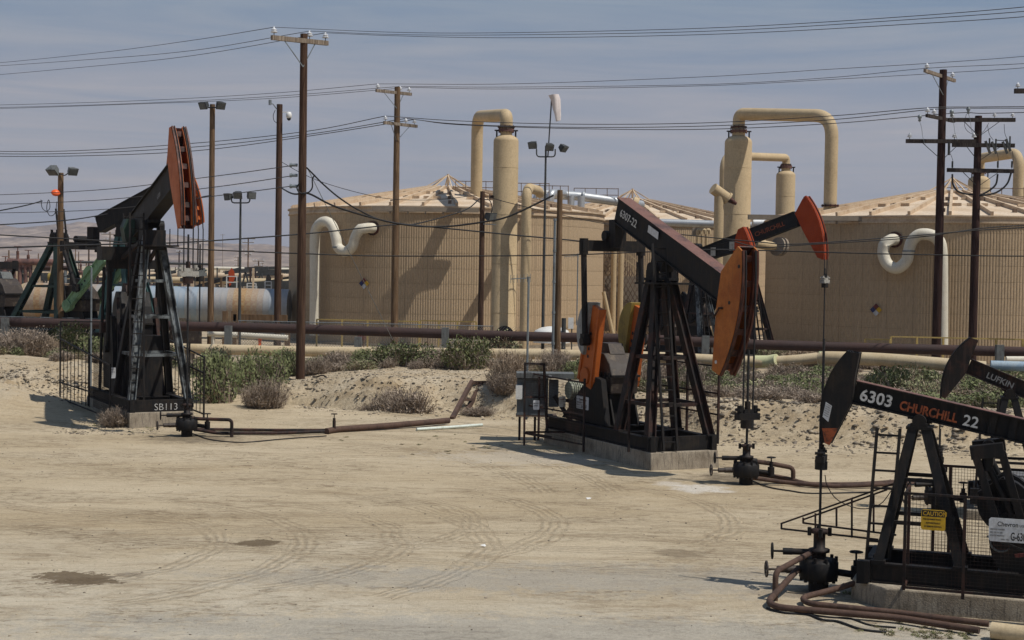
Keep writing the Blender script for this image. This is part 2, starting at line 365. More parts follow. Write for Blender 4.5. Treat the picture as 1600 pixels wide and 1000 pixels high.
def lettering(name, txt, size, mat, parent, loc, ex, ey, bold=0.0, sx=1.0, align='LEFT'):
    """flat lettering as a thin mesh; ex is the reading direction, ey up."""
    cu = bpy.data.curves.new('lettering', 'FONT'); cu.body = txt; cu.size = size; cu.align_x = align
    cu.extrude = 0.001; cu.offset = bold; cu.resolution_u = 3
    to = bpy.data.objects.new('lettering', cu); COL.objects.link(to)
    dg = bpy.context.evaluated_depsgraph_get(); me = bpy.data.meshes.new_from_object(to.evaluated_get(dg))
    bpy.data.objects.remove(to); bpy.data.curves.remove(cu)
    me.materials.clear(); me.materials.append(M[mat])
    o = bpy.data.objects.new(name, me); COL.objects.link(o)
    if parent is not None: o.parent = parent
    ex, ey = Vector(ex).normalized(), Vector(ey).normalized(); ez = ex.cross(ey)
    o.matrix_local = Matrix.Translation(loc) @ Matrix((ex*sx, ey, ez)).transposed().to_4x4()
    return o

# ------------------------------------------------------------------ terrain
def vnoise(x, y, seed=0):
    xi = np.floor(x).astype(np.int64); yi = np.floor(y).astype(np.int64)
    fx = x-xi; fy = y-yi; fx = fx*fx*(3-2*fx); fy = fy*fy*(3-2*fy)
    def h(a, b):
        n = (a*374761393 + b*668265263 + seed*1442695041) & 0x7fffffff
        n = ((n ^ (n >> 13))*1274126177) & 0x7fffffff
        return ((n ^ (n >> 16)) & 0xffff)/65535.0
    return (h(xi, yi)*(1-fx)+h(xi+1, yi)*fx)*(1-fy)+(h(xi, yi+1)*(1-fx)+h(xi+1, yi+1)*fx)*fy
def fbm(x, y, o=4, seed=0):
    s = 0; a = 0.5
    for k in range(o):
        s = s+a*(vnoise(x*2**k, y*2**k, seed+k)-0.5); a *= 0.55
    return s
TX = [-200, -40, -20, -15, -12, -9.5, -5, -1, 2, 4, 6, 9, 13, 20, 40, 200]
TY = [54, 53, 51.5, 51.5, 54, 54, 52, 51.5, 49, 46.5, 44.5, 43.2, 42, 41, 41, 41]
TW = [4, 4, 4, 3.6, 3, 3, 2.6, 3.0, 3, 2.8, 2.6, 2.4, 2.4, 2.6, 3, 3]
TZ = [1.2, 1.2, 1.25, 1.1, .45, .5, 1.0, 1.0, .9, .95, 1.0, 1.0, 1.0, 1.0, 1.0, 1.0]
TL = [6, 6, 3, 2.5, 3, 4, 5.5, 6, 4, 2, .5, .5, .5, .5, .5, .5]
def sstep(t): t = np.clip(t, 0, 1); return t*t*(3-2*t)
def terrain(x, y):
    x = np.asarray(x, float); y = np.asarray(y, float)
    yt = np.interp(x, TX, TY)+2.2*fbm(x*0.22, x*0+3.3, 3, 5)+0.9*fbm(x*0.9, y*0.6, 3, 9)
    w = np.interp(x, TX, TW); zp = np.interp(x, TX, TZ); L = np.interp(x, TX, TL)
    t = (y-yt)/w
    up = sstep(t); back = sstep((y-yt-w-L)/9.0)
    b = zp*up*(1-0.92*back)
    slope = np.clip(up*(1-up)*4, 0, 1)
    rough = np.clip(slope+0.25*up*(1-back), 0, 1)
    z = b + rough*(0.50*fbm(x*0.8, y*0.8, 4, 20)+0.34*fbm(x*2.6, y*2.6, 4, 31)) + slope*0.50*np.abs(fbm(x*3.6, y*3.6, 3, 44))+up*(1-back)*0.10*np.abs(fbm(x*4.5, y*4.5, 2, 47))
    # the bank left of the middle breaks off in a low crumbling step
    stp = np.interp(x, [-9.5, -8, -4.2, -2.5, 1.5, 2.5], [0, 1, 1, .45, .6, 0])
    z = z-stp*0.42*sstep((yt+1.15+0.5*fbm(x*1.3, x*0, 3, 64)-y)/0.22)*sstep((y-yt+.4)/.5)*(1+1.0*fbm(x*2.2, y*0.9, 3, 65))
    # a bank undercut by run-off left of the middle, and a heap of fill at the far left
    cut = np.exp(-((x+6.3)/3.2)**2)*sstep((yt+1.6-y)/0.35)*sstep((y-yt)/0.4)
    z = z-0.12*cut*up
    heap = 1.0*np.exp(-(((x+18.6)/3.3)**2+((y-50.0)/2.0)**2))
    z = z+heap*(1+0.25*fbm(x*1.5, y*1.5, 4, 71))
    yard = (1-up)
    z = z+yard*(0.05*fbm(x*0.25, y*0.25, 2, 50)+0.030*fbm(x*0.35, y*1.9, 3, 52)+0.012*fbm(x*2.2, y*5.0, 2, 58))
    z = z+0.12*fbm(x*0.12, y*0.12, 3, 60)*back
    far = sstep((y-200)/1500); z = z+far*2.5*fbm(x*0.004, y*0.004, 3, 81)
    return z
def tz(x, y): return float(terrain(np.array([x]), np.array([y]))[0])
def onground(px, py, guess=None):
    """where the view through a photo position meets the terrain."""
    z = 0.0
    for _ in range(12):
        p = gp(px, py, z); z = 0.5*z+0.5*tz(p.x, p.y)
    p = gp(px, py, z); p.z = tz(p.x, p.y); return p

def axis(parts):
    out = [parts[0][0]]
    for a, b, st in parts:
        n = max(1, int(round((b-a)/st))); out += [a+(b-a)*(k+1)/n for k in range(n)]
    return np.array(out)
gx = axis([(-9000, -2000, 1000), (-2000, -300, 100), (-300, -60, 12), (-60, -24, 1.0), (-24, 24, 0.20), (24, 60, 1.0), (60, 300, 12), (300, 2000, 100), (2000, 9000, 1000)])
gy = axis([(-400, -20, 38), (-20, 12, 2), (12, 36, 0.30), (36, 62, 0.17), (62, 110, 0.8), (110, 300, 6), (300, 1500, 40), (1500, 9000, 500)])
XX, YY = np.meshgrid(gx, gy)
ZZ = terrain(XX, YY)
nx, ny = len(gx), len(gy)
vs = np.stack([XX.ravel(), YY.ravel(), ZZ.ravel()], 1)
ii = (np.arange(ny-1)[:, None]*nx+np.arange(nx-1)[None, :]).ravel()
fs = np.stack([ii, ii+1, ii+nx+1, ii+nx], 1)
me = bpy.data.meshes.new('ground'); me.vertices.add(len(vs)); me.vertices.foreach_set('co', vs.ravel())
me.loops.add(len(fs)*4); me.loops.foreach_set('vertex_index', fs.ravel())
me.polygons.add(len(fs)); me.polygons.foreach_set('loop_start', np.arange(len(fs))*4)
me.polygons.foreach_set('loop_total', np.full(len(fs), 4)); me.polygons.foreach_set('use_smooth', np.ones(len(fs), bool))
me.update(calc_edges=True)
ground = bpy.data.objects.new('ground', me); COL.objects.link(ground); ground['kind'] = 'structure'

def ground_mat():
    m, t, b = new_mat('desert_ground')
    co = nd(t, 'ShaderNodeTexCoord').outputs['Object']
    def noise(sc, det=6, ro=0.6, mapping=None, dist=0.0):
        src = co
        if mapping:
            mp = nd(t, 'ShaderNodeMapping'); mp.inputs['Scale'].default_value = mapping[0]; mp.inputs['Rotation'].default_value = (0, 0, mapping[1]); lk(t, co, mp.inputs[0]); src = mp.outputs[0]
        n = nd(t, 'ShaderNodeTexNoise', Scale=sc, Detail=det, Roughness=ro, Distortion=dist); lk(t, src, n.inputs['Vector']); return n.outputs[0]
    warp = noise(0.9, 5, 0.65); fine = noise(14, 6, 0.75); grain = noise(55, 4, 0.8)
    def math_(op, a, b2=None, clamp=False):
        n = t.nodes.new('ShaderNodeMath'); n.operation = op; n.use_clamp = clamp
        for i, v in enumerate((a, b2)):
            if v is None: continue
            if isinstance(v, (int, float)): n.inputs[i].default_value = v
            else: lk(t, v, n.inputs[i])
        return n.outputs[0]
    def blob(c, rx, ry, rot=0, edge=0.25, wob=0.9):
        mp = nd(t, 'ShaderNodeMapping'); mp.vector_type = 'TEXTURE'
        mp.inputs['Location'].default_value = (c[0], c[1], 0); mp.inputs['Rotation'].default_value = (0, 0, rot); mp.inputs['Scale'].default_value = (rx, ry, 1000)
        lk(t, co, mp.inputs[0]); ln = t.nodes.new('ShaderNodeVectorMath'); ln.operation = 'LENGTH'; lk(t, mp.outputs[0], ln.inputs[0])
        d = math_('ADD', ln.outputs['Value'], math_('MULTIPLY', math_('SUBTRACT', warp2, 0.5), wob*2))
        return ramp(t, d, [(1-edge if edge < 1 else 0, g3(1)), (1.0, g3(0))]) if edge < 1 else ramp(t, d, [(0, g3(1)), (1, g3(0))])
    warp2 = noise(2.3, 8, 0.75)
    base = mixc(t, ramp(t, noise(0.16, 5, 0.55, ((0.6, 1.6, 1), 0.08)), [(0.38, g3(0)), (0.62, g3(1))]), (0.43, 0.345, 0.228), (0.51, 0.425, 0.30))
    # paler crushed stone nearest the lens and at the left, laid in broken tongues
    sepn = nd(t, 'ShaderNodeSeparateXYZ'); lk(t, co, sepn.inputs[0])
    yy = math_('ADD', sepn.outputs['Y'], math_('MULTIPLY', math_('SUBTRACT', noise(0.35, 6, 0.62, ((0.5, 1.2, 1), 0.15), 0.6), 0.5), 15))
    yy = math_('ADD', yy, math_('MULTIPLY', sepn.outputs['X'], 0.13))
    near = nd(t, 'ShaderNodeMapRange'); lk(t, yy, near.inputs['Value'])
    near.inputs['From Min'].default_value = 27.0; near.inputs['From Max'].default_value = 21.0
    pale = mixc(t, ramp(t, warp, [(0.35, g3(0)), (0.65, g3(1))]), (0.50, 0.435, 0.33), (0.57, 0.51, 0.405))
    c = mixc(t, math_('MULTIPLY', near.outputs[0], 0.82), base, pale)
    # dry streaks drawn out by tyres and blading
    st = noise(1.1, 9, 0.72, ((0.30, 1.15, 1), -0.22), 1.6)
    c = mixc(t, math_('MULTIPLY', ramp(t, st, [(0.50, g3(0)), (0.66, g3(1))]), 0.42), c, (0.275, 0.205, 0.125))
    st2 = noise(0.9, 9, 0.70, ((0.35, 1.0, 1), 0.25), 1.8)
    c = mixc(t, math_('MULTIPLY', ramp(t, st2, [(0.52, g3(0)), (0.66, g3(1))]), 0.5), c, (0.50, 0.415, 0.295))
    # crumbled, scuffed areas: small dark clods and pale chips gathered in patches
    scuff = ramp(t, noise(0.45, 5, 0.6, ((0.6, 1.3, 1), -0.1), 0.5), [(0.42, g3(0.12)), (0.60, g3(1))])
    cr_ = noise(4.2, 7, 0.78, ((0.7, 1.5, 1), -0.15), 0.4)
    c = mixc(t, math_('MULTIPLY', scuff, ramp(t, cr_, [(0.50, g3(0)), (0.60, g3(0.75))])), c, (0.19, 0.138, 0.085))
    c = mixc(t, math_('MULTIPLY', scuff, ramp(t, cr_, [(0.36, g3(0.5)), (0.44, g3(0))])), c, (0.55, 0.47, 0.36))
    dg = noise(1.6, 8, 0.7, ((0.30, 1.1, 1), -0.45), 1.2)
    c = mixc(t, math_('MULTIPLY', ramp(t, dg, [(0.54, g3(0)), (0.63, g3(1))]), 0.40), c, (0.245, 0.18, 0.11))
    # curved tyre tracks
    tr_h = None
    for (cx_, cy_, r_, w_, a0, a1) in ((-9.3, 25.9, 4.1, .34, -1.0, 1.5), (-9.3, 25.9, 5.6, .34, -0.9, 1.2), (-7.0, 26.5, 5.0, .34, -0.9, 1.3), (-7.0, 26.5, 6.6, .34, -0.7, 1.4),
                                     (-4.3, 29.0, 3.6, .34, -1.1, 1.2), (-4.3, 29.0, 5.2, .34, -0.8, 0.9), (-1.0, 30.0, 5.5, .34, -0.6, 0.9), (-13.0, 31.0, 14.0, .4, 0.15, 1.2), (-13.0, 31.0, 15.6, .4, 0.15, 1.1),
                                     (-2.0, 8.0, 20.0, .4, 0.9, 1.9), (-2.0, 8.0, 21.7, .4, 0.8, 2.0), (6, 60, 34, .4, -2.3, -1.3), (6, 60, 35.8, .4, -2.2, -1.4)):
        mp = nd(t, 'ShaderNodeMapping'); mp.vector_type = 'POINT'; mp.inputs['Location'].default_value = (-cx_, -cy_, 0); lk(t, co, mp.inputs[0])
        s2 = nd(t, 'ShaderNodeSeparateXYZ'); lk(t, mp.outputs[0], s2.inputs[0])
        r = math_('SQRT', math_('ADD', math_('POWER', s2.outputs['X'], 2.0), math_('POWER', s2.outputs['Y'], 2.0)))
        r = math_('ADD', r, math_('MULTIPLY', math_('SUBTRACT', warp, 0.5), 0.5))
        th = math_('ARCTAN2', s2.outputs['Y'], s2.outputs['X'])
        band = math_('SUBTRACT', 1.0, math_('DIVIDE', math_('ABSOLUTE', math_('SUBTRACT', r, r_)), w_), True)
        band = math_('GREATER_THAN', band, 0.15)
        am = math_('MULTIPLY', math_('GREATER_THAN', th, a0), math_('LESS_THAN', th, a1))
        rib = math_('SINE', math_('MULTIPLY', r, 36.0))
        f = math_('MULTIPLY', math_('MULTIPLY', band, am), math_('ADD', math_('MULTIPLY', rib, 0.5), 0.5))
        f = math_('MULTIPLY', f, ramp(t, warp2, [(0.36, g3(0)), (0.50, g3(1))]))
        tr_h = f if tr_h is None else math_('MAXIMUM', tr_h, f)
    c = mixc(t, math_('MULTIPLY', tr_h, 0.30), c, (0.20, 0.145, 0.09))
    # damp hollows, salt crust and oily soil by the wells
    for px, py, rx, ry, col, am in PATCHES:
        p = gp(px, py)
        c = mixc(t, math_('MULTIPLY', blob((p.x, p.y), rx, ry, edge=0.12 if am > .8 else 0.5, wob=1.5), am), c, col)
    # the bank beyond the yard: gravel-grey top, ochre cut face, then dusty soil with litter
    bank = nd(t, 'ShaderNodeMapRange'); lk(t, sepn.outputs['Z'], bank.inputs['Value']); bank.inputs['From Min'].default_value = 0.16; bank.inputs['From Max'].default_value = 0.75
    bk = mixc(t, ramp(t, noise(0.6, 6, 0.7), [(0.42, g3(0)), (0.62, g3(1))]), (0.39, 0.305, 0.20), (0.47, 0.40, 0.30))
    c = mixc(t, math_('MULTIPLY', bank.outputs[0], 0.8), c, bk)
    clod = nd(t, 'ShaderNodeTexVoronoi', Scale=5.5); clod.feature = 'F1'; lk(t, co, clod.inputs['Vector'])
    gn = nd(t, 'ShaderNodeNewGeometry'); gs = nd(t, 'ShaderNodeSeparateXYZ'); lk(t, gn.outputs['True Normal'], gs.inputs[0])
    cutf = ramp(t, gs.outputs['Z'], [(0.45, g3(1)), (0.82, g3(0))])
    c = mixc(t, math_('MULTIPLY', math_('MULTIPLY', cutf, bank.outputs[0]), 0.75), c, (0.27, 0.19, 0.105))
    far = nd(t, 'ShaderNodeMapRange'); lk(t, sepn.outputs['Y'], far.inputs['Value']); far.inputs['From Min'].default_value = 56; far.inputs['From Max'].default_value = 64
    c = mixc(t, math_('MULTIPLY', far.outputs[0], 0.55), c, mixc(t, ramp(t, noise(0.5, 6, 0.7), [(0.4, g3(0)), (0.6, g3(1))]), (0.30, 0.235, 0.165), (0.40, 0.34, 0.26)))
    vf = nd(t, 'ShaderNodeMapRange'); lk(t, sepn.outputs['Y'], vf.inputs['Value']); vf.inputs['From Min'].default_value = 140; vf.inputs['From Max'].default_value = 500
    valley = ramp(t, noise(0.006, 8, 0.7, ((1, 0.35, 1), 0)), [(0.35, (0.16, 0.14, 0.09)), (0.5, (0.44, 0.36, 0.25)), (0.7, (0.36, 0.28, 0.19))])
    c = mixc(t, vf.outputs[0], c, valley)
    c = mixc(t, 0.8, c, ramp(t, fine, [(0.25, g3(0.70)), (0.5, g3(1.0)), (0.8, g3(1.22))]), 'MULTIPLY')
    c = mixc(t, 0.85, c, ramp(t, grain, [(0.22, g3(0.55)), (0.42, g3(1.0)), (0.8, g3(1.18))]), 'MULTIPLY')
    speck = nd(t, 'ShaderNodeTexVoronoi', Scale=6.0); lk(t, co, speck.inputs['Vector'])
    c = mixc(t, ramp(t, speck.outputs[0], [(0.035, g3(0.75)), (0.09, g3(0))]), c, (0.13, 0.10, 0.07))
    lk(t, c, b.inputs['Base Color']); b.inputs['Roughness'].default_value = 0.95; b.inputs['Specular IOR Level'].default_value = 0.15
    hgt = math_('ADD', math_('MULTIPLY', fine, 0.5), math_('MULTIPLY', st, 0.5))
    hgt = math_('ADD', hgt, math_('MULTIPLY', grain, 0.30))
    hgt = math_('ADD', hgt, math_('MULTIPLY', math_('MULTIPLY', scuff, cr_), 1.1))
    hgt = math_('SUBTRACT', hgt, math_('MULTIPLY', tr_h, 0.35))
    hgt = math_('SUBTRACT', hgt, math_('MULTIPLY', math_('MULTIPLY', clod.outputs[0], bank.outputs[0]), 0.6))
    bp = nd(t, 'ShaderNodeBump', Strength=0.75, Distance=0.09); lk(t, hgt, bp.inputs['Height']); lk(t, bp.outputs[0], b.inputs['Normal'])
    return m
WET = (0.15, 0.11, 0.068); SALT = (0.62, 0.58, 0.52); OIL = (0.055, 0.043, 0.032)
PATCHES = [(112, 900, 0.62, 0.42, WET, .9), (138, 908, 0.55, 0.30, WET, .9), (404, 848, 0.40, 0.36, WET, .9), (1062, 865, 0.55, 0.55, WET, .5), (200, 898, 0.3, 0.2, WET, .6), (1000, 700, 1.6, 1.0, (0.5, .44, .35), .4),
           (1092, 764, 0.75, 0.8, SALT, .78), (1050, 757, 0.5, 0.6, SALT, .5), (1130, 768, .4, .3, SALT, .5), (1150, 748, 1.1, 1.3, OIL, .55), (1290, 922, 0.9, 0.9, OIL, .45), (300, 684, 1.7, 1.5, OIL, .5),
           (1250, 925, 1.3, .5, (0.22, .16, .10), .5), (700, 905, 5, 1.0, (0.36, .33, .28), .5), (1000, 905, 5, 1.5, (0.36, .33, .28), .5), (850, 990, 9, 1.3, (0.36, .34, .30), .6), (840, 715, 3.5, 1.8, (0.50, .45, .38), .5)]
ground.data.materials.append(ground_mat())

# ------------------------------------------------------------------ far hills
def hills_obj():
    X = np.linspace(-2600, 1500, 150); Y = np.linspace(3000, 5200, 46)
    A, B = np.meshgrid(X, Y)
    ridge = np.interp(A, [-2600, -1500, -1100, -850, -600, -350, 200, 1500], [110, 104, 92, 78, 62, 40, 12, 4])
    prof = sstep((B-3000)/1500)*(1-0.6*sstep((B-4700)/500))
    Z = -4+ridge*prof*(1+0.9*fbm(A*0.004, B*0.004, 5, 7))+prof*22*fbm(A*0.012, B*0.008, 3, 17)
    mb = MB(); n = len(X)
    mb.v = [tuple(v) for v in np.stack([A.ravel(), B.ravel(), Z.ravel()], 1)]
    mb.f = [(j*n+i, j*n+i+1, (j+1)*n+i+1, (j+1)*n+i) for j in range(len(Y)-1) for i in range(n-1)]; mb.sm = [True]*len(mb.f)
    m, t, b = new_mat('dry_hillside')
    co = nd(t, 'ShaderNodeTexCoord').outputs['Object']
    mp = nd(t, 'ShaderNodeMapping'); mp.inputs['Scale'].default_value = (1, 0.4, 3); lk(t, co, mp.inputs[0])
    n1 = nd(t, 'ShaderNodeTexNoise', Scale=0.010, Detail=10, Roughness=0.75); lk(t, mp.outputs[0], n1.inputs['Vector'])
    lk(t, ramp(t, n1.outputs[0], [(0.36, (0.07, 0.055, 0.045)), (0.5, (0.24, 0.18, 0.13)), (0.62, (0.40, 0.31, 0.23))]), b.inputs['Base Color'])
    b.inputs['Roughness'].default_value = 1.0; b.inputs['Specular IOR Level'].default_value = 0
    o = mb.build('hills', m); o['kind'] = 'structure'
hills_obj()

# ------------------------------------------------------------------ storage tanks
def tank_panel_mesh(R, dth, h):
    mb = MB(); n = 9; prof = []
    for k in range(n):
        a0 = -dth/2+dth*0.005+k*dth*0.990/n; da = dth*0.990/n
        prof += [(a0, 0), (a0+da*0.30, 0), (a0+da*0.45, 0.018), (a0+da*0.85, 0.018)]
    prof.append((dth/2-dth*0.005, 0))
    m = len(prof); vs = []
    for z in (0.008, h-0.008):
        for a, d in prof: vs.append(((R+d)*math.cos(a), (R+d)*math.sin(a), z))
    fs = [(i, i+1, i+1+m, i+m) for i in range(m-1)]
    # folded lips so that a panel has thickness
    for z in (0.008, h-0.008):
        o = len(vs)
        for a, d in prof: vs.append(((R-0.012)*math.cos(a), (R-0.03)*math.sin(a), z))
        b0 = 0 if z < h/2 else m
        fs += [(b0+i, o+i, o+i+1, b0+i+1) for i in range(m-1)]
    mb.add(vs, fs); return mb.mesh('wall_panel', 'tanwall')
def storage_tank(x, y, R, hw, rise, label, rows=9, cols=48, nr=32):
    T = thing('storage_tank', label, 'tank', (x, y, -0.1), 0, 'tan steel oil tanks behind the pipelines')
    hw += 0.1
    shell = MB().lathe([(R-0.02, 0.0), (R-0.02, hw-0.02)], n=96); shell.build('tank_shell', 'shell', T)
    MB().lathe([(R-.3, 0.0), (R+.35, 0.0), (R+.35, .28), (R-.3, .28)], n=64, smooth=False).build('foundation_ring', 'concrete', T)
    dth = 2*PI/cols; ph = (hw-0.35)/rows; pm = tank_panel_mesh(R, dth, ph)
    back = MB(); view = math.atan2(-y, -x)
    for c in range(cols):
        a = c*dth; front = math.cos(a-view) > -0.12
        for r in range(rows):
            if front:
                link_mesh('wall_panel', pm, T, (0, 0, 0.3+r*ph), a)
            else:
                Rz = Matrix.Rotation(a, 3, 'Z')
                back.add([Rz @ v.co + Vector((0, 0, 0.3+r*ph)) for v in pm.vertices], [tuple(p.vertices) for p in pm.polygons])
    back.build('wall_cladding', 'tanwall', T, kind='stuff')
    # rim, roof sheets, rafters
    MB().lathe([(R+0.02, hw-0.42), (R+0.11, hw-0.40), (R+0.11, hw-0.30), (R+0.05, hw-0.28), (R+.05, hw-.06), (R+0.16, hw-0.05), (R+0.16, hw+.03), (R-.1, hw+.05)], n=96, smooth=False).build('eave', 'rafter', T)
    rt = 1.7; zt = hw+rise*(1-rt/R)
    da = 2*PI/nr
    sheet = MB()
    def rp(r, a, dz=0): return (r*math.cos(a), r*math.sin(a), hw+rise*(1-r/R)+dz)
    steps = 6
    for k in range(steps):
        r0 = rt+(R-rt)*k/steps; r1 = rt+(R-rt)*(k+1)/steps
        a0, a1 = -da*0.49, da*0.49
        sheet.add([rp(r0, a0, 0.03), rp(r1, a0, 0.03), rp(r1, a1, 0.03), rp(r0, a1, 0.03), rp(r1, a0, 0), rp(r1, a1, 0)], [(0, 1, 2, 3), (1, 4, 5, 2)])
    sm = sheet.mesh('roof_panel', 'roofpale')
    raf = MB(); raf.bar(rp(rt, 0, 0.13), rp(R-0.05, 0, 0.13), 0.16, 0.26); rm = raf.mesh('rafter', 'rafter')
    cms = []
    for f in (0.35, 0.6, 0.85): cms.append(MB().box(rp(rt+(R-rt)*f, da*0.20, 0.12), (0.22, 0.22, 0.22)).mesh('roof_clip', 'brownrail'))
    for k in range(nr):
        link_mesh('roof_panel', sm, T, (0, 0, 0), k*da); link_mesh('rafter', rm, T, (0, 0, 0), (k+0.5)*da)
    for k in range(0, nr, 2):
        for cm in cms: link_mesh('roof_clip', cm, T, (0, 0, 0), (k+.1)*da)
    for rr in (0.42, 0.66):
        r = R*rr; pm_ = MB().bar(rp(r, 0.02, 0.12), rp(r, da-0.02, 0.12), 0.10, 0.16).mesh('purlin', 'rafter')
        for k in range(nr):
            if k % 3: link_mesh('purlin', pm_, T, (0, 0, 0), k*da)
    MB().lathe([(0, zt+0.22), (rt+.1, zt+0.20), (rt+.1, zt-0.05)], n=32, smooth=False).build('roof_cap', 'roofpale', T)
    fr = MB()
    for k in range(8):
        a = k*PI/4+0.2
        fr.bar((rt*1.0*math.cos(a), rt*1.0*math.sin(a), zt+0.15), (0.08*math.cos(a), 0.08*math.sin(a), zt+1.05), 0.07, 0.07)
    fr.cyl((0, 0, zt+0.1), (0, 0, zt+1.15), 0.09)
    fr.build('peak_frame', 'rafter', T)
    return T
def hazard_diamond(px, py, cx, cy, R, label, size=0.37):
    d0 = cy-R; p = at(px, py, d0)
    for _ in range(8):
        dd = math.hypot(p.x-cx, p.y-cy)-(R+0.07); v = ray(px, py); d0 += dd*(1 if True else 0)*0.9; p = at(px, py, d0)
    n = Vector((p.x-cx, p.y-cy, 0)).normalized(); tx = Vector((-n.y, n.x, 0)); up = Vector((0, 0, 1))
    T = thing('hazard_sign', label, 'sign', p+n*0.03, 0)
    h = size/2
    for nm, mt, c in (('red_quarter', 'hazred', (0, h)), ('blue_quarter', 'blue', (-h, 0)), ('yellow_quarter', 'signyellow', (h, 0)), ('white_quarter', 'signwhite', (0, -h))):
        q = h*0.96
        MB().prism([(c[0]-q, c[1]), (c[0], c[1]-q), (c[0]+q, c[1]), (c[0], c[1]+q)], (0, 0, 0), tx, up, 0.02).build(nm, mt, T)
TA = (-4.66, 104.0, 11.0); TB = (9.8, 122.0, 11.2); TC = (27.9, 94.0, 11.6)
tankA = storage_tank(TA[0], TA[1], TA[2], 8.95, 1.9, 'large tan tank left of the middle with a cream swan-neck pipe near its left edge')
tankB = storage_tank(TB[0], TB[1], TB[2], 8.9, 2.2, 'tan tank standing behind the other two, its roof seen above the black pump beam')
tankC = storage_tank(TC[0], TC[1], TC[2], 8.45, 2.1, 'large tan corrugated tank at the right with two dark poles in front')
hazard_diamond(569, 443, *TA, 'small four-coloured hazard diamond on the wall of the left tank')
hazard_diamond(1369, 484, *TC, 'small four-coloured hazard diamond on the wall of the right tank')

def pipe_thing(name, label, cat, pts, r, mat, rnd_r=0.5, n=14, flanges=(), fl_mat=None, group=None, supports=()):
    pts = [Vector(p) for p in pts]; o = pts[0].copy()
    T = thing(name, label, cat, o, 0, group)
    path = rounded([p-o for p in pts], rnd_r, 8) if rnd_r else [p-o for p in pts]
    MB().tube(path, r, n).build('pipe', mat, T)
    for f in flanges:
        c = Vector(f[0])-o; d = Vector(f[1]).normalized()
        fl = MB(); fl.cyl(c-d*0.05, c-d*0.01, r*1.35, 18); fl.cyl(c+d*0.01, c+d*0.05, r*1.35, 18)
        q = d.orthogonal().normalized(); w = d.cross(q)
        for k in range(10):
            a = 2*PI*k/10; e = c+(q*math.cos(a)+w*math.sin(a))*r*1.22
            fl.cyl(e-d*0.09, e+d*0.09, 0.022, 5)
        fl.build('flange', fl_mat or 'rustface', T)
    for s in supports:
        s = Vector(s)-o
    return T
def seams(T, path, r, step, mat):
    pass
def on_wall(px, py, tk, off=0.0):
    cx, cy, R = tk; d = cy-R
    for _ in range(14):
        p = at(px, py, d); d -= (R+off-math.hypot(p.x-cx, p.y-cy))*0.8 if p.y < cy else 0
    return at(px, py, d)
def swan_pipe(tk, px_pts, label, r=0.33):
    cx, cy, R = tk; off = 0.75
    pts = [on_wall(px, py, tk, off) for px, py in px_pts[:-1]]
    end = on_wall(*px_pts[-1], tk, off); n = Vector((end.x-cx, end.y-cy, 0)).normalized()
    o = pts[0].copy(); T = thing('vent_pipe', label, 'pipe', o)
    path = smooth_path([p-o for p in pts], 8) + [end-o-n*0.15, end-o-n*0.5, end-o-n*0.9]
    MB().tube(path, r, 16).build('pipe', 'cream', T)
    MB().cyl(end-o-n*0.72, end-o-n*0.66, r*1.4, 20).build('flange', 'rustface', T)
    MB().cyl(pts[len(pts)//2+1]-o-Vector((0, 0, .06)), pts[len(pts)//2+1]-o+Vector((0, 0, .03)), r*1.1, 16).build('clamp_band', 'galv', T)
swan_pipe(TA, [(491, 524), (492, 440), (492, 372), (497, 353), (508, 346), (519, 353), (525, 372), (528, 386), (539, 393), (550, 386), (555, 371), (562, 358), (574, 356)], 'cream swan-neck pipe climbing the left tank and curving into its wall')
swan_pipe(TC, [(1472, 545), (1472, 440), (1471, 392), (1466, 375), (1453, 367), (1436, 367), (1425, 377), (1420, 392), (1416, 408), (1402, 419), (1387, 413), (1380, 396), (1382, 380), (1392, 374)], 'cream swan-neck pipe curling on the right tank beside the dark poles')

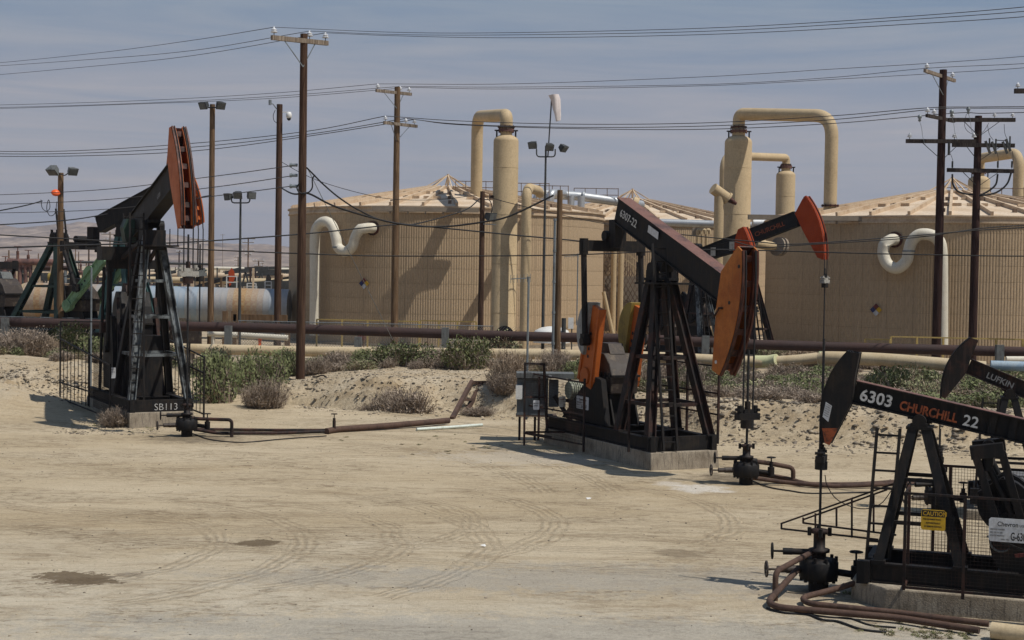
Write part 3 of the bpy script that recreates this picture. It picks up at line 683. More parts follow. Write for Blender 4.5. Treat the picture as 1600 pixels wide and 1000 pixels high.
# ------------------------------------------------------------------ towers and their big pipes
def tower(px, py_top, d, r, label, zb=-0.3, nozzles=True):
    p = at(px, py_top, d); zt = p.z
    T = thing('vessel_tower', label, 'tower', (p.x, p.y, zb)); H = zt-zb
    dome = [(r*math.cos(a), H-r*0.55+r*0.55*math.sin(a)) for a in [PI/2*k/7 for k in range(8)]]
    MB().lathe([(r*1.02, 0), (r*1.02, 0.6), (r, 0.62), (r, H-r*0.55)]+dome[1:-1]+[(0.01, H)], n=40).build('shell', 'tan', T)
    for z in (H*0.2, H*0.42, H*0.64, H*0.85):
        MB().lathe([(r+0.001, z-0.03), (r+0.012, z), (r+0.001, z+0.03)], n=40).build('weld_seam', 'tan', T)
    f = MB(); f.cyl((0, 0, H-0.05), (0, 0, H+0.5), r*0.48, 20); f.build('neck', 'tan', T)
    f = MB(); f.cyl((0, 0, H+0.16), (0, 0, H+0.22), r*0.64, 24); f.cyl((0, 0, H+0.25), (0, 0, H+0.31), r*0.64, 24)
    for k in range(12):
        a = 2*PI*k/12; f.cyl((r*.58*math.cos(a), r*.58*math.sin(a), H+.1), (r*.58*math.cos(a), r*.58*math.sin(a), H+.38), 0.03, 6)
    f.build('flange', 'redrust', T)
    for s in (-1, 1):
        v = MB(); v.cyl((s*r*0.75, -r*.2, H-r*.25), (s*r*0.75, -r*.2, H+.22), 0.05, 8); v.cyl((s*r*0.75-.14, -r*.2, H+.22), (s*r*0.75+.14, -r*.2, H+.22), 0.045, 8); v.build('relief_valve', 'black', T)
    if nozzles:
        v = MB(); v.cyl((-r*0.9, -r*.3, H*0.72), (-r*1.25, -r*.4, H*0.72), 0.09, 10); v.cyl((-r*1.2, -r*.4, H*0.72), (-r*1.27, -r*.41, H*0.72), 0.15, 12); v.build('nozzle', 'blackred', T)
    m = MB(); m.cyl((0.1, -r+.05, 1.4), (0.1, -r-.25, 1.4), 0.42, 24); m.build('manhole', 'tan', T)
    m = MB(); m.cyl((0.1, -r-.26, 1.4), (0.1, -r-.34, 1.4), 0.56, 28)
    for k in range(16):
        a = 2*PI*k/16; m.cyl((0.1+.5*math.cos(a), -r-.2, 1.4+.5*math.sin(a)), (0.1+.5*math.cos(a), -r-.4, 1.4+.5*math.sin(a)), 0.03, 5)
    m.build('manhole_cover', 'blackred', T)
    return Vector((p.x, p.y, zt))
t1 = tower(791, 210, 89.5, 0.76, 'tall tan tower in front of the left tank, a big pipe arching off its top')
t2 = tower(1154, 211, 96.0, 0.88, 'tallest tan tower between the middle and right tanks')
t3 = tower(1228, 266, 112.0, 0.72, 'shorter slim tan tower standing just right of the tallest one')
t4 = tower(1530, 274, 118.0, 0.85, 'tan tower behind the right tank roof, half hidden by the poles')

def Z(v, dz): return Vector((v[0], v[1], v[2]+dz))
a = at(744, 316, 98.5); topz = at(790, 180, 89.5).z
pipe_thing('overhead_pipe', 'tan pipe arching from the left tower back down to the left tank roof', 'pipe',
    [Z(t1, .35), Vector((t1.x, t1.y, topz)), Vector((a.x, a.y, at(750, 182, 98.5).z)), Vector((a.x, a.y, a.z-.3))], 0.39, 'tan', 1.15, 18, flanges=[(Z(t1, .45), (0, 0, 1))])
a = at(1297, 324, 90.0); topz = at(1155, 178, 96).z
pipe_thing('overhead_pipe', 'long tan pipe arching from the tallest tower across to the right tank roof', 'pipe',
    [Z(t2, .35), Vector((t2.x, t2.y, topz)), Vector((a.x, a.y, at(1297, 181, 90.0).z)), Vector((a.x, a.y, a.z-.3))], 0.40, 'tan', 1.3, 18, flanges=[(Z(t2, .5), (0, 0, 1)), (a+Vector((0, 0, .1)), (0, 0, 1))])
a = at(1125, 560, 105.0); topz = at(1200, 241, 109).z
pipe_thing('overhead_pipe', 'tan pipe looping behind the tallest tower to the slim tower beside it', 'pipe',
    [Z(t3, .3), Vector((t3.x, t3.y, topz)), Vector((a.x, a.y, at(1125, 243, 105).z)), Vector((a.x, a.y, -.3))], 0.30, 'tan', 1.1, 16, flanges=[(Z(t3, .4), (0, 0, 1))])
a = at(1590, 330, 112.0); topz = at(1560, 243, 115).z
pipe_thing('overhead_pipe', 'tan pipe arching over from the half-hidden tower at the right edge', 'pipe',
    [Z(t4, .3), Vector((t4.x, t4.y, topz)), Vector((a.x, a.y, topz)), Vector((a.x, a.y, a.z-2))], 0.40, 'tan', 1.2, 16, flanges=[(Z(t4, .4), (0, 0, 1))])
b0 = at(819, 540, 88.0); tp = at(823, 293, 88.0)
pipe_thing('riser_pipe', 'slim tan riser beside the left tower bending towards the tank', 'pipe',
    [Vector((b0.x, b0.y, -.3)), Vector((b0.x, b0.y, tp.z)), Vector((b0.x+.75, b0.y+3.2, tp.z)), Vector((b0.x+.9, b0.y+6.5, tp.z))], 0.30, 'tan', 0.9, 16)
b0 = at(1119, 540, 92.0); tp = at(1119, 300, 92.0)
R_ = pipe_thing('riser_pipe', 'tan riser left of the tallest tower with a blunt elbow on top', 'pipe',
    [Vector((b0.x, b0.y, -.3)), Vector((b0.x, b0.y, tp.z-.1))], 0.31, 'tan', 0, 16)
el = MB(); q = Vector((0, 0, tp.z+.3)); el.tube([q+Vector((-.42, -.15, .22)), q+Vector((0, 0, -.05)), q+Vector((.5, .1, -.38))], [0.36, 0.36, 0.36], 16); el.build('elbow', 'tan', R_)
el = MB(); el.cyl(q+Vector((.46, .1, -.34)), q+Vector((.56, .12, -.42)), 0.44, 18); el.build('flange', 'tan', R_)
el = MB(); el.tube([q+Vector((.5, .1, -.36)), q+Vector((1.1, .1, -.72))], [0.24, 0.10], 12); el.build('nozzle', 'rustface', R_)

# silver lines and rails on the middle tank
def rooftop(px, py, d): return at(px, py, d)
sp = thing('cladded_pipe', 'silver clad pipe with stub legs running over the middle tank roof', 'pipe', at(840, 303, 105))
o = sp.location.copy()
MB().tube(rounded([at(837, 335, 105)-o, at(840, 303, 105)-o, at(900, 306, 107)-o, at(985, 318, 109)-o, at(1002, 320, 110)-o], .5, 5), 0.33, 14).build('pipe', 'silver', sp)
MB().tube(rounded([at(858, 318, 103)-o, at(861, 302, 103)-o, at(880, 303, 105)-o], .4, 5), 0.30, 14).build('elbow', 'silver', sp)
for px in (892, 908):
    MB().cyl(at(px, 306, 106)-o, at(px, 345, 106)-o, 0.26, 12).build('leg', 'silver', sp)
MB().cyl(at(910, 307, 107)-o, at(911, 307, 107)-o+Vector((.12, 0, 0)), 0.40, 16).build('collar', 'silver', sp)
MB().cyl(at(988, 317, 109)-o, at(996, 320, 109)-o, 0.5, 16).build('valve_body', 'tan', sp)
sp = thing('cladded_pipe', 'straight silver pipe along the eave of the middle tank', 'pipe', at(1020, 350, 104)); o = sp.location.copy()
MB().cyl(at(1015, 347, 105)-o, at(1200, 353, 104)-o, 0.26, 14).build('pipe', 'silver', sp)
MB().cyl(at(1176, 350, 96)-o, at(1199, 350, 96)-o, 0.36, 16).build('cladding', 'silver', sp)
def rail_frame(x0, x1, yt, yb, d, label, mat='brownrail', n=4):
    p0 = at(x0, yt, d); T = thing('handrail', label, 'handrail', p0); m = MB(); o = p0
    for f in (0, 0.5):
        y = yt+(yb-yt)*f; m.bar(at(x0, y, d)-o, at(x1, y+(x1-x0)*0.0157, d)-o, 0.05, 0.05)
    m.build('rail', mat, T)
    for k in range(n+1):
        x = x0+(x1-x0)*k/n
        q = MB(); q.bar(at(x, yt, d)-o, at(x, yb, d)-o, 0.05, 0.05); q.build('post', mat, T)
rail_frame(800, 858, 286, 312, 100, 'brown handrail on the left tank roof beside the tower')
rail_frame(838, 888, 290, 318, 104, 'brown handrail above the left end of the silver roof pipe')
rail_frame(897, 966, 294, 314, 108, 'brown handrail above the long silver roof pipe')
rail_frame(712, 775, 283, 302, 101, 'brown handrail beside the peak of the left tank')
rail_frame(1478, 1600, 293, 318, 106, 'handrail round the roof peak of the right tank', n=7)
def duct(x0, x1, yt, d, w, h, label):
    p0 = at(x0, yt, d); p1 = at(x1, yt+(x1-x0)*0.0157, d)
    o = MB(); o.bar((0, 0, 0), p1-p0, w, h); T = thing('cable_tray', label, 'cable tray', p0)
    o.build('tray', 'duct', T)
    q = MB()
    for k in range(1, 6): q.box((p1-p0)*(k/6)+Vector((0, 0, -h*.7)), (0.08, 0.3, h*.9))
    q.build('bracket', 'duct', T)
duct(582, 748, 326, 92.0, 0.4, 0.26, 'grey tray fixed along the eave of the left tank')
duct(1169, 1377, 339, 85.5, 0.4, 0.28, 'grey tray along the eave of the right tank behind the red pump head')
# nozzles on tank walls
nz_ = thing('wall_nozzle', 'tan flanged nozzle pipe on the right tank wall beside the red pump heads', 'pipe', at(1205, 383, 85))
o = nz_.location.copy()
MB().cyl(at(1180, 380, 85)-o, at(1216, 387, 86)-o, .27, 16).build('pipe', 'tan', nz_)
for px in (1214, 1219): MB().cyl(at(px, 385, 85.6)-o, at(px+3, 386, 85.7)-o, .55, 20).build('flange', 'duct', nz_)
vp = thing('vent_pipes', 'cluster of short gooseneck vents on the wall of the middle tank', 'pipe', at(1090, 372, 108)); o = vp.location.copy()
for k in range(3):
    x = 1090+k*7
    MB().tube(rounded([at(x, 392, 108)-o, at(x, 359, 108)-o, at(x+5, 359, 108)-o, at(x+5, 366, 108)-o], .15, 4), .11, 8).build('gooseneck', 'tan', vp)
MB().box(at(1087, 362, 108.4)-o, (.5, .3, .6)).build('box', 'duct', vp)
# stair and lattice screen on the middle tank
st = thing('tank_stair', 'brown lattice stair screen with handrail climbing the middle tank', 'stair', at(940, 520, 106)); o = st.location.copy()
m = MB()
def lat(x0, x1, ytL, ytR, yb, d, step=7):
    for k in range(-40, 60):
        for s in (1, -1):
            xs = x0+k*step; a = (xs, yb); b = (xs+s*150*0.55, yb-150)
            pts = []
            n = 24
            for i in range(n+1):
                x = a[0]+(b[0]-a[0])*i/n; y = a[1]+(b[1]-a[1])*i/n
                top = ytL+(ytR-ytL)*(x-x0)/(x1-x0)
                if x0 <= x <= x1 and y >= top: pts.append((x, y))
            if len(pts) > 1: m.bar(at(*pts[0], d)-o, at(*pts[-1], d+.02*s)-o, .05, .05)
lat(943, 1062, 384, 470, 522, 107)
m.build('lattice', 'brownrail', st, kind='stuff')
MB().box(at(1002, 475, 107.5)-o, (5.4, .06, 4.0)).build('backing', 'duct', st)
for dy in (0, 12):
    MB().bar(at(968, 386+dy, 106.5)-o, at(1066, 462+dy, 106.5)-o, .08, .08).build('handrail', 'tan', st)
for k in range(6):
    x = 972+k*18; y = 388+(x-968)*.78
    MB().bar(at(x, y, 106.5)-o, at(x, y+22, 106.5)-o, .06, .06).build('baluster', 'tan', st)
for px in (957, 968):
    b_ = at(px, 540, 105); t_ = at(px, 392, 105)
    pipe_thing('riser_pipe', 'twin slim cream riser, %s of the pair in front of the lattice stair' % ('left' if px < 960 else 'right'), 'pipe',
        [Vector((b_.x, b_.y, -.3)), Vector((b_.x, b_.y, t_.z+.25)), Vector((b_.x-.1, b_.y+1.6, t_.z+.25))], 0.2, 'tan', .35, 12)
b_ = at(946, 445, 100)
MB().bar((0, 0, 0), at(958, 490, 100)-b_, .18, .18)
pipe_thing('brace_pipe', 'cream diagonal brace leaning beside the lattice stair', 'pipe', [at(943, 456, 100), at(957, 520, 100)], .13, 'tan', 0, 8)

# ------------------------------------------------------------------ insulated vessel far left
vz = thing('horizontal_vessel', 'long blue-grey banded horizontal vessel streaked with rust behind the left pump', 'vessel', at(40, 470, 99))
o = vz.location.copy(); A = at(42, 469, 99)-o; B = at(452, 480, 99)-o
Rv = 1.20; L = (B-A).length; dv = (B-A).normalized(); nb = 44
band = MB()
w_ = L/nb; Rb = Matrix.Rotation(0, 3, 'X')
prof = [(Rv-.015, 0.0), (Rv, .012), (Rv, w_-.012), (Rv-.015, w_)]
band.lathe(prof, n=64, smooth=False); bmsh = band.mesh('cladding_band', 'clad')
rot = dv.to_track_quat('Z', 'Y')
for k in range(nb):
    bo = link_mesh('cladding_band', bmsh, vz, A+dv*(w_*k)); bo.rotation_mode = 'QUATERNION'; bo.rotation_quaternion = rot
    f = k/nb
    c = float(np.interp(f, [0, .18, .24, .30, .60, .74, .79, .86, .92, 1], [.75, .95, .8, .12, .05, .30, .95, .8, .12, .2]))
    c = min(1, max(0, c+rnd.uniform(-.16, .16))); bo.color = (c, c, c, 1)
cap = MB(); cap.lathe([(Rv, 0), (Rv*.93, -.25), (Rv*.7, -.48), (Rv*.35, -.6), (0.01, -.63)], n=40); c1 = cap.build('end_cap', 'tan', vz, A); c1.rotation_mode = 'QUATERNION'; c1.rotation_quaternion = rot
c2 = MB().cyl(B-dv*.04, B, Rv, 40).build('end_plate', 'silver', vz)
for f in (0.08, 0.34, 0.6, 0.86):
    c = A+dv*L*f; MB().box(c+Vector((0, 0, -1.5)), (.5, 1.6, 1.4)).build('saddle', 'concrete', vz)
for x0 in (148, 388):
    pass

# ------------------------------------------------------------------ long pipelines
def pipeline(name, label, pts, r, mat, n=14):
    P = [at(*p) for p in pts]; o = P[0].copy(); T = thing(name, label, 'pipeline', o)
    E_ = list(P)
    if pts[0][0] < -50: E_ = [P[0]*4-P[1]*3, P[0]*2-P[1]]+E_
    if pts[-1][0] > 1600: E_ = E_+[P[-1]*2-P[-2], P[-1]*4-P[-2]*3]
    MB().tube(smooth_path([p-o for p in E_], 4), r, n).build('pipe', mat, T)
    return T, P, o
T, P, o = pipeline('pipeline', 'long dark maroon pipeline crossing the whole view in front of the tanks',
    [(-160, 498, 82), (0, 503, 81), (300, 510, 80), (470, 514, 79.5), (800, 525, 78.5), (1000, 530, 77.5), (1200, 539, 76.5), (1600, 550, 74), (1760, 555, 73)], 0.262, 'purple')
for px, d, hh in ((8, 91.5, .25), (95, 90.8, -.3), (183, 90, -.3), (357, 87, .1), (696, 83, .35), (1103, 78.6, .35), (1563, 75.2, .35), (560, 84.6, -.3), (1330, 76.9, -.3)):
    c = None
    for a_, b_ in zip(P[:-1], P[1:]):
        xa, xb = a_.x/a_.y, b_.x/b_.y; xq = (px-800)/FPX
        if xa <= xq <= xb: c = a_.lerp(b_, (xq-xa)/(xb-xa))
    d = c.y; x = at(px, 500, d-.5).x
    q = MB(); g = tz(x, d-.5); q.box((x-o.x, d-.52-o.y, (g-.3+c.z+hh)/2-o.z), (.38, .3, c.z+hh-g+.3)); q.build('support_post', 'greypaint', T)
T, P, o = pipeline('pipeline', 'tan pipeline running low through the scrub in front of the maroon one',
    [(44, 538, 75), (120, 540, 74.8), (300, 545, 74), (500, 549.5, 73.4), (800, 553, 72.4), (1000, 557, 71.6), (1170, 565, 70.6), (1200, 565, 70.5), (1240, 563, 70.2), (1278, 559, 70)], 0.26, 'tanpipe')
MB().tube([P[6]-o+Vector((.3, 0, .0)), P[7]-o, P[8]-o-Vector((.8, 0, 0))], .30, 16).build('sleeve', 'limepipe', T)
for k in (1, 2, 3, 4, 5, 6):
    c = P[k]-o; q = MB(); g = tz(P[k].x, P[k].y)-o.z; q.box((c.x, c.y, (g+c.z)/2-.2), (.22, .3, c.z-g+.0)); q.build('support_post', 'concrete', T)
T, P, o = pipeline('pipeline', 'thicker tan pipeline continuing right above the bushes towards the edge',
    [(1281, 560, 68.3), (1300, 559, 68.0), (1380, 562, 67.2), (1480, 570, 66.2), (1540, 575, 65.8)], 0.30, 'tanpipe', 16)
MB().cyl(P[0]-o-Vector((.05, 0, 0)), P[0]-o+Vector((.35, 0, 0)), .33, 18).build('sleeve', 'limepipe', T)
MB().cyl(P[2]-o-Vector((.0, .0, 3)), P[2]-o, .16, 8).build('support_post', 'rustface', T)
pipeline('pipeline', 'pale blue pipe end beside the second small pump head at the right edge', [(1548, 571, 64), (1640, 574, 63.5)], 0.22, 'bluepipe')
pipeline('pipeline', 'short cream pipe behind the maroon line left of the dry bush', [(14, 508, 97), (62, 510, 96.5)], 0.2, 'cream')
for (x0, y0, x1, y1, d, lb) in ((700, 530, 760, 531, 84, 'short cream pipe stub with a riser right of the third post'), (1106, 540, 1145, 541, 80, 'short cream stub pipe beside the grey post below the red pump head'), (325, 521, 450, 528, 86, 'cream pipe half hidden under the maroon line near the floodlight pole'), (1572, 562, 1640, 562, 73, 'cream manifold pipe at the right edge beside the last grey post')):
    T, P, o = pipeline('pipeline', lb, [(x0, y0, d), ((x0+x1)/2, (y0+y1)/2, d), (x1, y1, d)], 0.17, 'cream', 10)
    MB().cyl(P[0]-o+Vector((.3, 0, 0)), Vector((P[0].x-o.x+.3, P[0].y-o.y, tz(P[0].x, P[0].y)-o.z-.1)), .12, 8).build('riser', 'cream', T)

# ------------------------------------------------------------------ poles
def pole_thing(px_t, py_t, d, px_b, r, mat, label, name='utility_pole', cat='utility pole', group='utility poles of the oil field', conduit=False):
    top = at(px_t, py_t, d); b = at(px_b, 540, d); g = tz(b.x, d)-0.4
    T = thing(name, label, cat, (top.x, d, g), 0, group)
    zt = top.z-g; lean = (top.x-at(px_t, py_t+300, d).x)*0
    h = MB(); h.tube([(0, 0, 0), (0, 0, zt*0.5), (0, 0, zt)], [r*1.18, r*1.04, r*.92], 14); h.build('pole', mat, T)
    return T, top, zt
def insulator(T, p, s=1.0, mat='porcelain'):
    s *= .82
    m = MB(); m.cyl(p, p+Vector((0, 0, .14*s)), .02*s, 6); m.build('pin', 'cable', T)
    m = MB(); m.lathe([(0.05*s, .12*s), (.15*s, .14*s), (.16*s, .18*s), (.09*s, .22*s), (.13*s, .25*s), (.12*s, .29*s), (.05*s, .33*s), (.04*s, .40*s), (.0, .41*s)], p, 12); m.build('insulator', mat, T)
    return p+Vector((0, 0, .38*s))
def crossarm(T, o, x0, y0, x1, y1, d, depth0, depth1, ins, mat='arm', s=1.0, th=.14, brace=True, pole_px=None, front=True):
    """arm between two photo positions; ins are fractions along it that carry insulators."""
    a, b = at(x0, y0, d+depth0)-o, at(x1, y1, d+depth1)-o
    off = Vector((0, -.22, 0)) if front else Vector((0, .22, 0)); a += off; b += off
    MB().bar(a, b, th, th*1.25).build('crossarm', mat, T)
    if brace:
        c = (a+b)/2
        cx = Vector((0, off.y*.4, 0))
        for f in (0.22, 0.78):
            p = a.lerp(b, f); q = Vector((0, off.y*.7, min(a.z, b.z)-.95*s))
            MB().bar(p+Vector((0, off.y*.2, -.05)), q, .03, .03).build('brace', 'galv' if mat == 'arm' else 'cable', T)
    return [insulator(T, a.lerp(b, f)+Vector((0, 0, th*.6)), s)+o for f in ins]
wires = {}
# the tall near pole
T, tp, zt = pole_thing(475, 53, 57, 467, .155, 'pole_dark', 'tallest dark pole standing in the scrub, one crossarm at its top'); o = T.location.copy()
A1 = crossarm(T, o, 426, 60, 513, 69, 57, -.9, .9, (.04, .67, .96))
for y in (258, 274, 291):
    m = MB(); c = at(464, y, 57)-o; m.cyl(c+Vector((-.22, 0, 0)), c+Vector((.02, 0, 0)), .06, 8); m.cyl(c+Vector((-.28, 0, 0)), c+Vector((-.2, 0, 0)), .085, 8); m.build('strain_insulator', 'galv', T)
T, tp, zt = pole_thing(621, 136, 88, 615, .19, 'pole_brown', 'brown pole with two crossarms in front of the left tank'); o = T.location.copy()
A2 = crossarm(T, o, 588, 142, 643, 148, 88, -.8, .8, (.05, .68, .94))
A3 = crossarm(T, o, 600, 192, 652, 198, 88, -.7, .7, (.05, .66, .92), mat='arm')
T, tp, zt = pole_thing(437, 163, 88, 429, .19, 'pole_dark', 'bare dark pole with a white dome camera on a bracket', 'camera_pole'); o = T.location.copy()
m = MB(); m.bar(at(441, 175, 88)-o, at(453, 175.5, 88)-o, .06, .06); m.build('bracket', 'white', T)
m = MB(); c = at(451.5, 182, 87.8)-o; m.lathe([(.0, .28), (.12, .26), (.17, .12), (.17, -.02), (.12, -.12), (.0, -.18)], c, 14); cam_h = m.build('dome_camera', 'white', T)
m = MB(); m.lathe([(.13, -.10), (.10, -.2), (.0, -.26)], c, 12); m.build('lens_dome', 'cable', T)
m = MB(); m.tube([at(432, 170, 88)-o, at(427, 163, 87.8)-o, at(422, 160, 87.6)-o], .03, 6); m.cyl(at(422, 156, 87.6)-o, at(422, 164, 87.6)-o, .09, 8); m.build('arm_light', 'galv', T)
m = MB(); m.tube(smooth_path([at(430, 172, 87.7)-o, at(427, 180, 87.7)-o, at(428, 188, 87.7)-o, at(432, 192, 87.7)-o], 4), .02, 5); m.build('cable_loop', 'cable', T)
def flood(T, c, yaw, tilt, s=1.0, mat='lamp', lens='greypaint'):
    R = Matrix.Rotation(yaw, 3, 'Z') @ Matrix.Rotation(tilt, 3, 'X')
    m = MB(); h = .28*s
    vs = [Vector(v) for v in ((-h, -.16*s, -h*.8), (h, -.16*s, -h*.8), (h, -.16*s, h*.8), (-h, -.16*s, h*.8), (-h*.62, .22*s, -h*.5), (h*.62, .22*s, -h*.5), (h*.62, .22*s, h*.5), (-h*.62, .22*s, h*.5))]
    m.add([R @ v + c for v in vs], [(0, 1, 2, 3), (5, 4, 7, 6), (1, 0, 4, 5), (2, 1, 5, 6), (3, 2, 6, 7), (0, 3, 7, 4)])
    f = m.build('floodlight', mat, T)
    q = MB(); q.box(c + R @ Vector((0, -.18*s, 0)), (h*1.7, .02, h*1.3), R); q.build('lens', lens, f)
T, tp, zt = pole_thing(332, 163, 88, 328, .17, 'pole_brown', 'brown pole carrying two black floodlights behind the left pump', 'light_pole', 'light pole', 'light poles'); o = T.location.copy()
m = MB(); m.bar(at(316, 168, 87.8)-o, at(347, 168, 87.8)-o, .07, .07); m.build('crossbar', 'cable', T)
flood(T, at(319, 164, 87.6)-o, -.5, .5, 1.0); flood(T, at(344, 164, 87.6)-o, .6, .5, 1.0)
T, tp, zt = pole_thing(95, 270, 85, 93, .17, 'pole_brown', 'wood pole with two grey floodlights and an orange beacon at the far left', 'light_pole', 'light pole', 'light poles'); o = T.location.copy()
m = MB(); m.tube(smooth_path([at(84, 270, 84.8)-o, at(89, 274, 84.8)-o, at(95, 272, 84.8)-o, at(101, 274, 84.8)-o, at(107, 270, 84.8)-o], 3), .03, 6); m.build('bracket', 'cable', T)
flood(T, at(83, 266, 84.7)-o, -.3, .9, 1.15, 'greypaint'); flood(T, at(113, 267, 84.7)-o, .8, .5, 1.0, 'greypaint')
bc = tag(MB().lathe([(0, .16), (.14, .14), (.24, .04), (.26, -.02), (.2, -.12), (0, -.18)], (0, 0, 0), 18).build('beacon', 'beacon', None, at(87, 301, 84.6)), 'round orange warning beacon on the far left wood pole', 'beacon'); bc.rotation_euler = (.5, .3, 0)
lp = tag(MB().tube(smooth_path([at(64, 312, 84), at(66, 325, 84), at(73, 330, 84), at(78, 324, 84), at(76, 312, 84), at(73, 326, 84), at(78, 337, 84), at(86, 333, 84), at(89, 315, 84)], 4), .022, 5).build('wire_loop', 'cable'), 'loose black cable loops hanging left of the wood pole with the beacon', 'cable')
def steel_light(px, py_bar, d, py_top, heads, label):
    b = at(px-3, 520, d); t = at(px, py_top, d); g = tz(b.x, d)-.3
    T = thing('light_pole', label, 'light pole', (t.x, d, g), 0, 'light poles'); o = T.location.copy()
    MB().tube([(0, 0, 0), (0, 0, (t.z-g)*.55), (0, 0, t.z-g)], [.10, .075, .055], 10).build('pole', 'lamp', T)
    w = 14.5
    MB().tube(rounded([at(px-w, py_bar-12, d)-o, at(px-w, py_bar, d)-o, at(px+w, py_bar, d)-o, at(px+w, py_bar-12, d)-o], .2, 4), .04, 7).build('crossbar', 'lamp', T)
    for hx, hy, yw, tl in heads: flood(T, at(hx, hy, d-.1)-o, yw, tl, .92)
    return T, o
steel_light(376, 317, 85, 306, ((357, 307, -.8, .2), (372, 304, 0, .5), (392, 305, .6, .2)), 'thin steel pole with three small floodlights left of the tank')
T, o = steel_light(853, 245, 85, 228, ((833, 226, -.4, .5), (858, 229, .2, .6), (880, 231, .9, .7)), 'thin steel pole with three black floodlights and the windsock mast')
MB().tube([at(856, 245, 85)-o, at(862, 152, 85)-o], .04, 7).build('mast', 'lamp', T)
wsk = MB(); c0 = at(866, 149, 84.9)
pth = [at(865, 148, 84.9), at(868, 156, 84.9), at(869, 168, 84.9), at(871, 180, 84.9), at(872, 189, 84.9)]
for i in range(len(pth)-1): pass
ws = MB(); n = 20; rr = [.27, .25, .22, .17, .13]; vsx = []
for i, p in enumerate(pth):
    for k in range(n):
        a_ = 2*PI*k/n; q = rr[i]*(1+.22*math.sin(3*a_+i*.6)); vsx.append(p-c0+Vector((q*math.cos(a_), .7*q*math.sin(a_), .03*math.cos(a_))))
ws.add(vsx, [(i*n+k, i*n+(k+1) % n, (i+1)*n+(k+1) % n, (i+1)*n+k) for i in range(4) for k in range(n)], True)
tag(ws.build('windsock', 'sock', None, c0), 'faded pinkish windsock hanging limp from the mast between the towers', 'windsock')
T, tp, zt = pole_thing(754, 299, 84, 750, .15, 'pole_dark', 'short dark pole with one black floodlight against the left tank', 'light_pole', 'light pole', 'light poles'); o = T.location.copy()
flood(T, at(766, 338, 83.8)-o, .9, .3, 1.15)
m = MB(); m.bar(at(755, 350, 83.8)-o, at(775, 351, 83.8)-o, .08, .05); m.build('bracket', 'galv', T)
m = MB(); m.tube(smooth_path([at(757, 312, 83.7)-o, at(765, 313, 83.7)-o, at(769, 325, 83.7)-o, at(766, 338, 83.7)-o], 4), .03, 5); m.build('cable_loop', 'cable', T)
T, tp, zt = pole_thing(875, 297, 62, 868, .125, 'pole_brown', 'red-brown pole with a grey conduit left of the nearest black-beamed pump'); o = T.location.copy()
m = MB(); c = .2; m.tube([(-.19, -.12, zt-1.2), (-.19, -.12, zt*.5), (-.19, -.12, .6), (-.33, -.14, .1)], .055, 8); m.build('conduit', 'galv', T)
for k in range(5):
    m = MB(); m.cyl((-.19, -.12, zt-1.3-k*1.3), (-.19, -.12, zt-1.2-k*1.3), .075, 8); m.build('conduit_clamp', 'galv', T)
T, tp, zt = pole_thing(1474, 109, 80, 1463, .215, 'pole_red', 'tall red-brown pole with three crossarms in front of the right tank'); o = T.location.copy()
A4 = crossarm(T, o, 1443, 111, 1490, 127, 80, -1.5, 1.5, (.07, .92), 'arm', 1.05)
A5 = crossarm(T, o, 1446, 181, 1489, 190, 80, -1.2, 1.2, (.03, .26, .93), 'arm_dark', 1.05, brace=False)
A6 = crossarm(T, o, 1414, 221, 1523, 221.5, 80, 0, 0, (.05, .69, .97), 'arm_dark', 1.05, .17)
for x, y in ((1437, 186), (1487, 178), (1513, 174)):
    m = MB(); c = at(x, y, 79)-o; m.lathe([(0, .25), (.09, .2), (.12, .08), (.06, 0), (.09, -.1), (0, -.15)], c, 8); m.tube(smooth_path([c-Vector((0, 0, .1)), c+Vector((.12, 0, -.5)), c+Vector((.2, 0, -1.0)), c+Vector((.35, 0, -1.4))], 3), .012, 4); m.build('lightning_arrester', 'galv', T)
m = MB(); c = at(1483, 222, 79.6)-o; m.cyl(c, c-Vector((0, 0, .7)), .07, 8); m.build('fuse', 'lamp', T)
T, tp, zt = pole_thing(1529, 181, 80, 1521, .205, 'pole_red', 'red-brown switch pole with stacked dark crossarms and cut-outs nearest the right edge'); o = T.location.copy()
A7 = crossarm(T, o, 1480, 188, 1584, 188, 80, 0, 0, (.69, .96), 'arm_dark', .9, .17)
crossarm(T, o, 1486, 227, 1583, 228, 80, 0, 0, (), 'arm_dark', .9, .17)
crossarm(T, o, 1478, 266, 1582, 268, 80, 0, 0, (), 'arm_dark', .9, .17)
for x, y in ((1543, 229), (1553, 230), (1570, 230), (1575, 226)):
    m = MB(); c = at(x, y, 79.5)-o; m.bar(c+Vector((-.12, 0, .3)), c+Vector((.14, 0, -.35)), .09, .12); m.cyl(c+Vector((.1, 0, .45)), c+Vector((.1, 0, -.1)), .045, 7); m.build('fuse_cutout', 'lamp', T)
m = MB(); m.bar(at(1555, 219, 79.6)-o, at(1575, 220, 79.6)-o, .04, .04); m.build('bus_bar', 'cable', T)
for pts in ([(1488, 272), (1489, 288), (1497, 299), (1510, 303), (1521, 304)], [(1559, 272), (1556, 288), (1545, 298), (1530, 306)], [(1580, 270), (1573, 288), (1556, 301), (1532, 306)]):
    m = MB(); m.tube(smooth_path([at(x, y, 79.5)-o for x, y in pts], 5), .05, 6); m.build('jumper_cable', 'cable', T)
for pts in ([(1569, 194), (1570, 208), (1574, 218)], [(1543, 196), (1546, 210), (1552, 219)], [(1485, 240), (1489, 252), (1488, 264)], [(1558, 238), (1560, 250), (1559, 264)], [(1582, 236), (1583, 250), (1581, 264)], [(1510, 178), (1507, 195), (1513, 206), (1527, 211), (1537, 205), (1545, 192)]):
    m = MB(); m.tube(smooth_path([at(x, y, 79.5)-o for x, y in pts], 4), .014, 4); m.build('jumper_wire', 'cable', T)
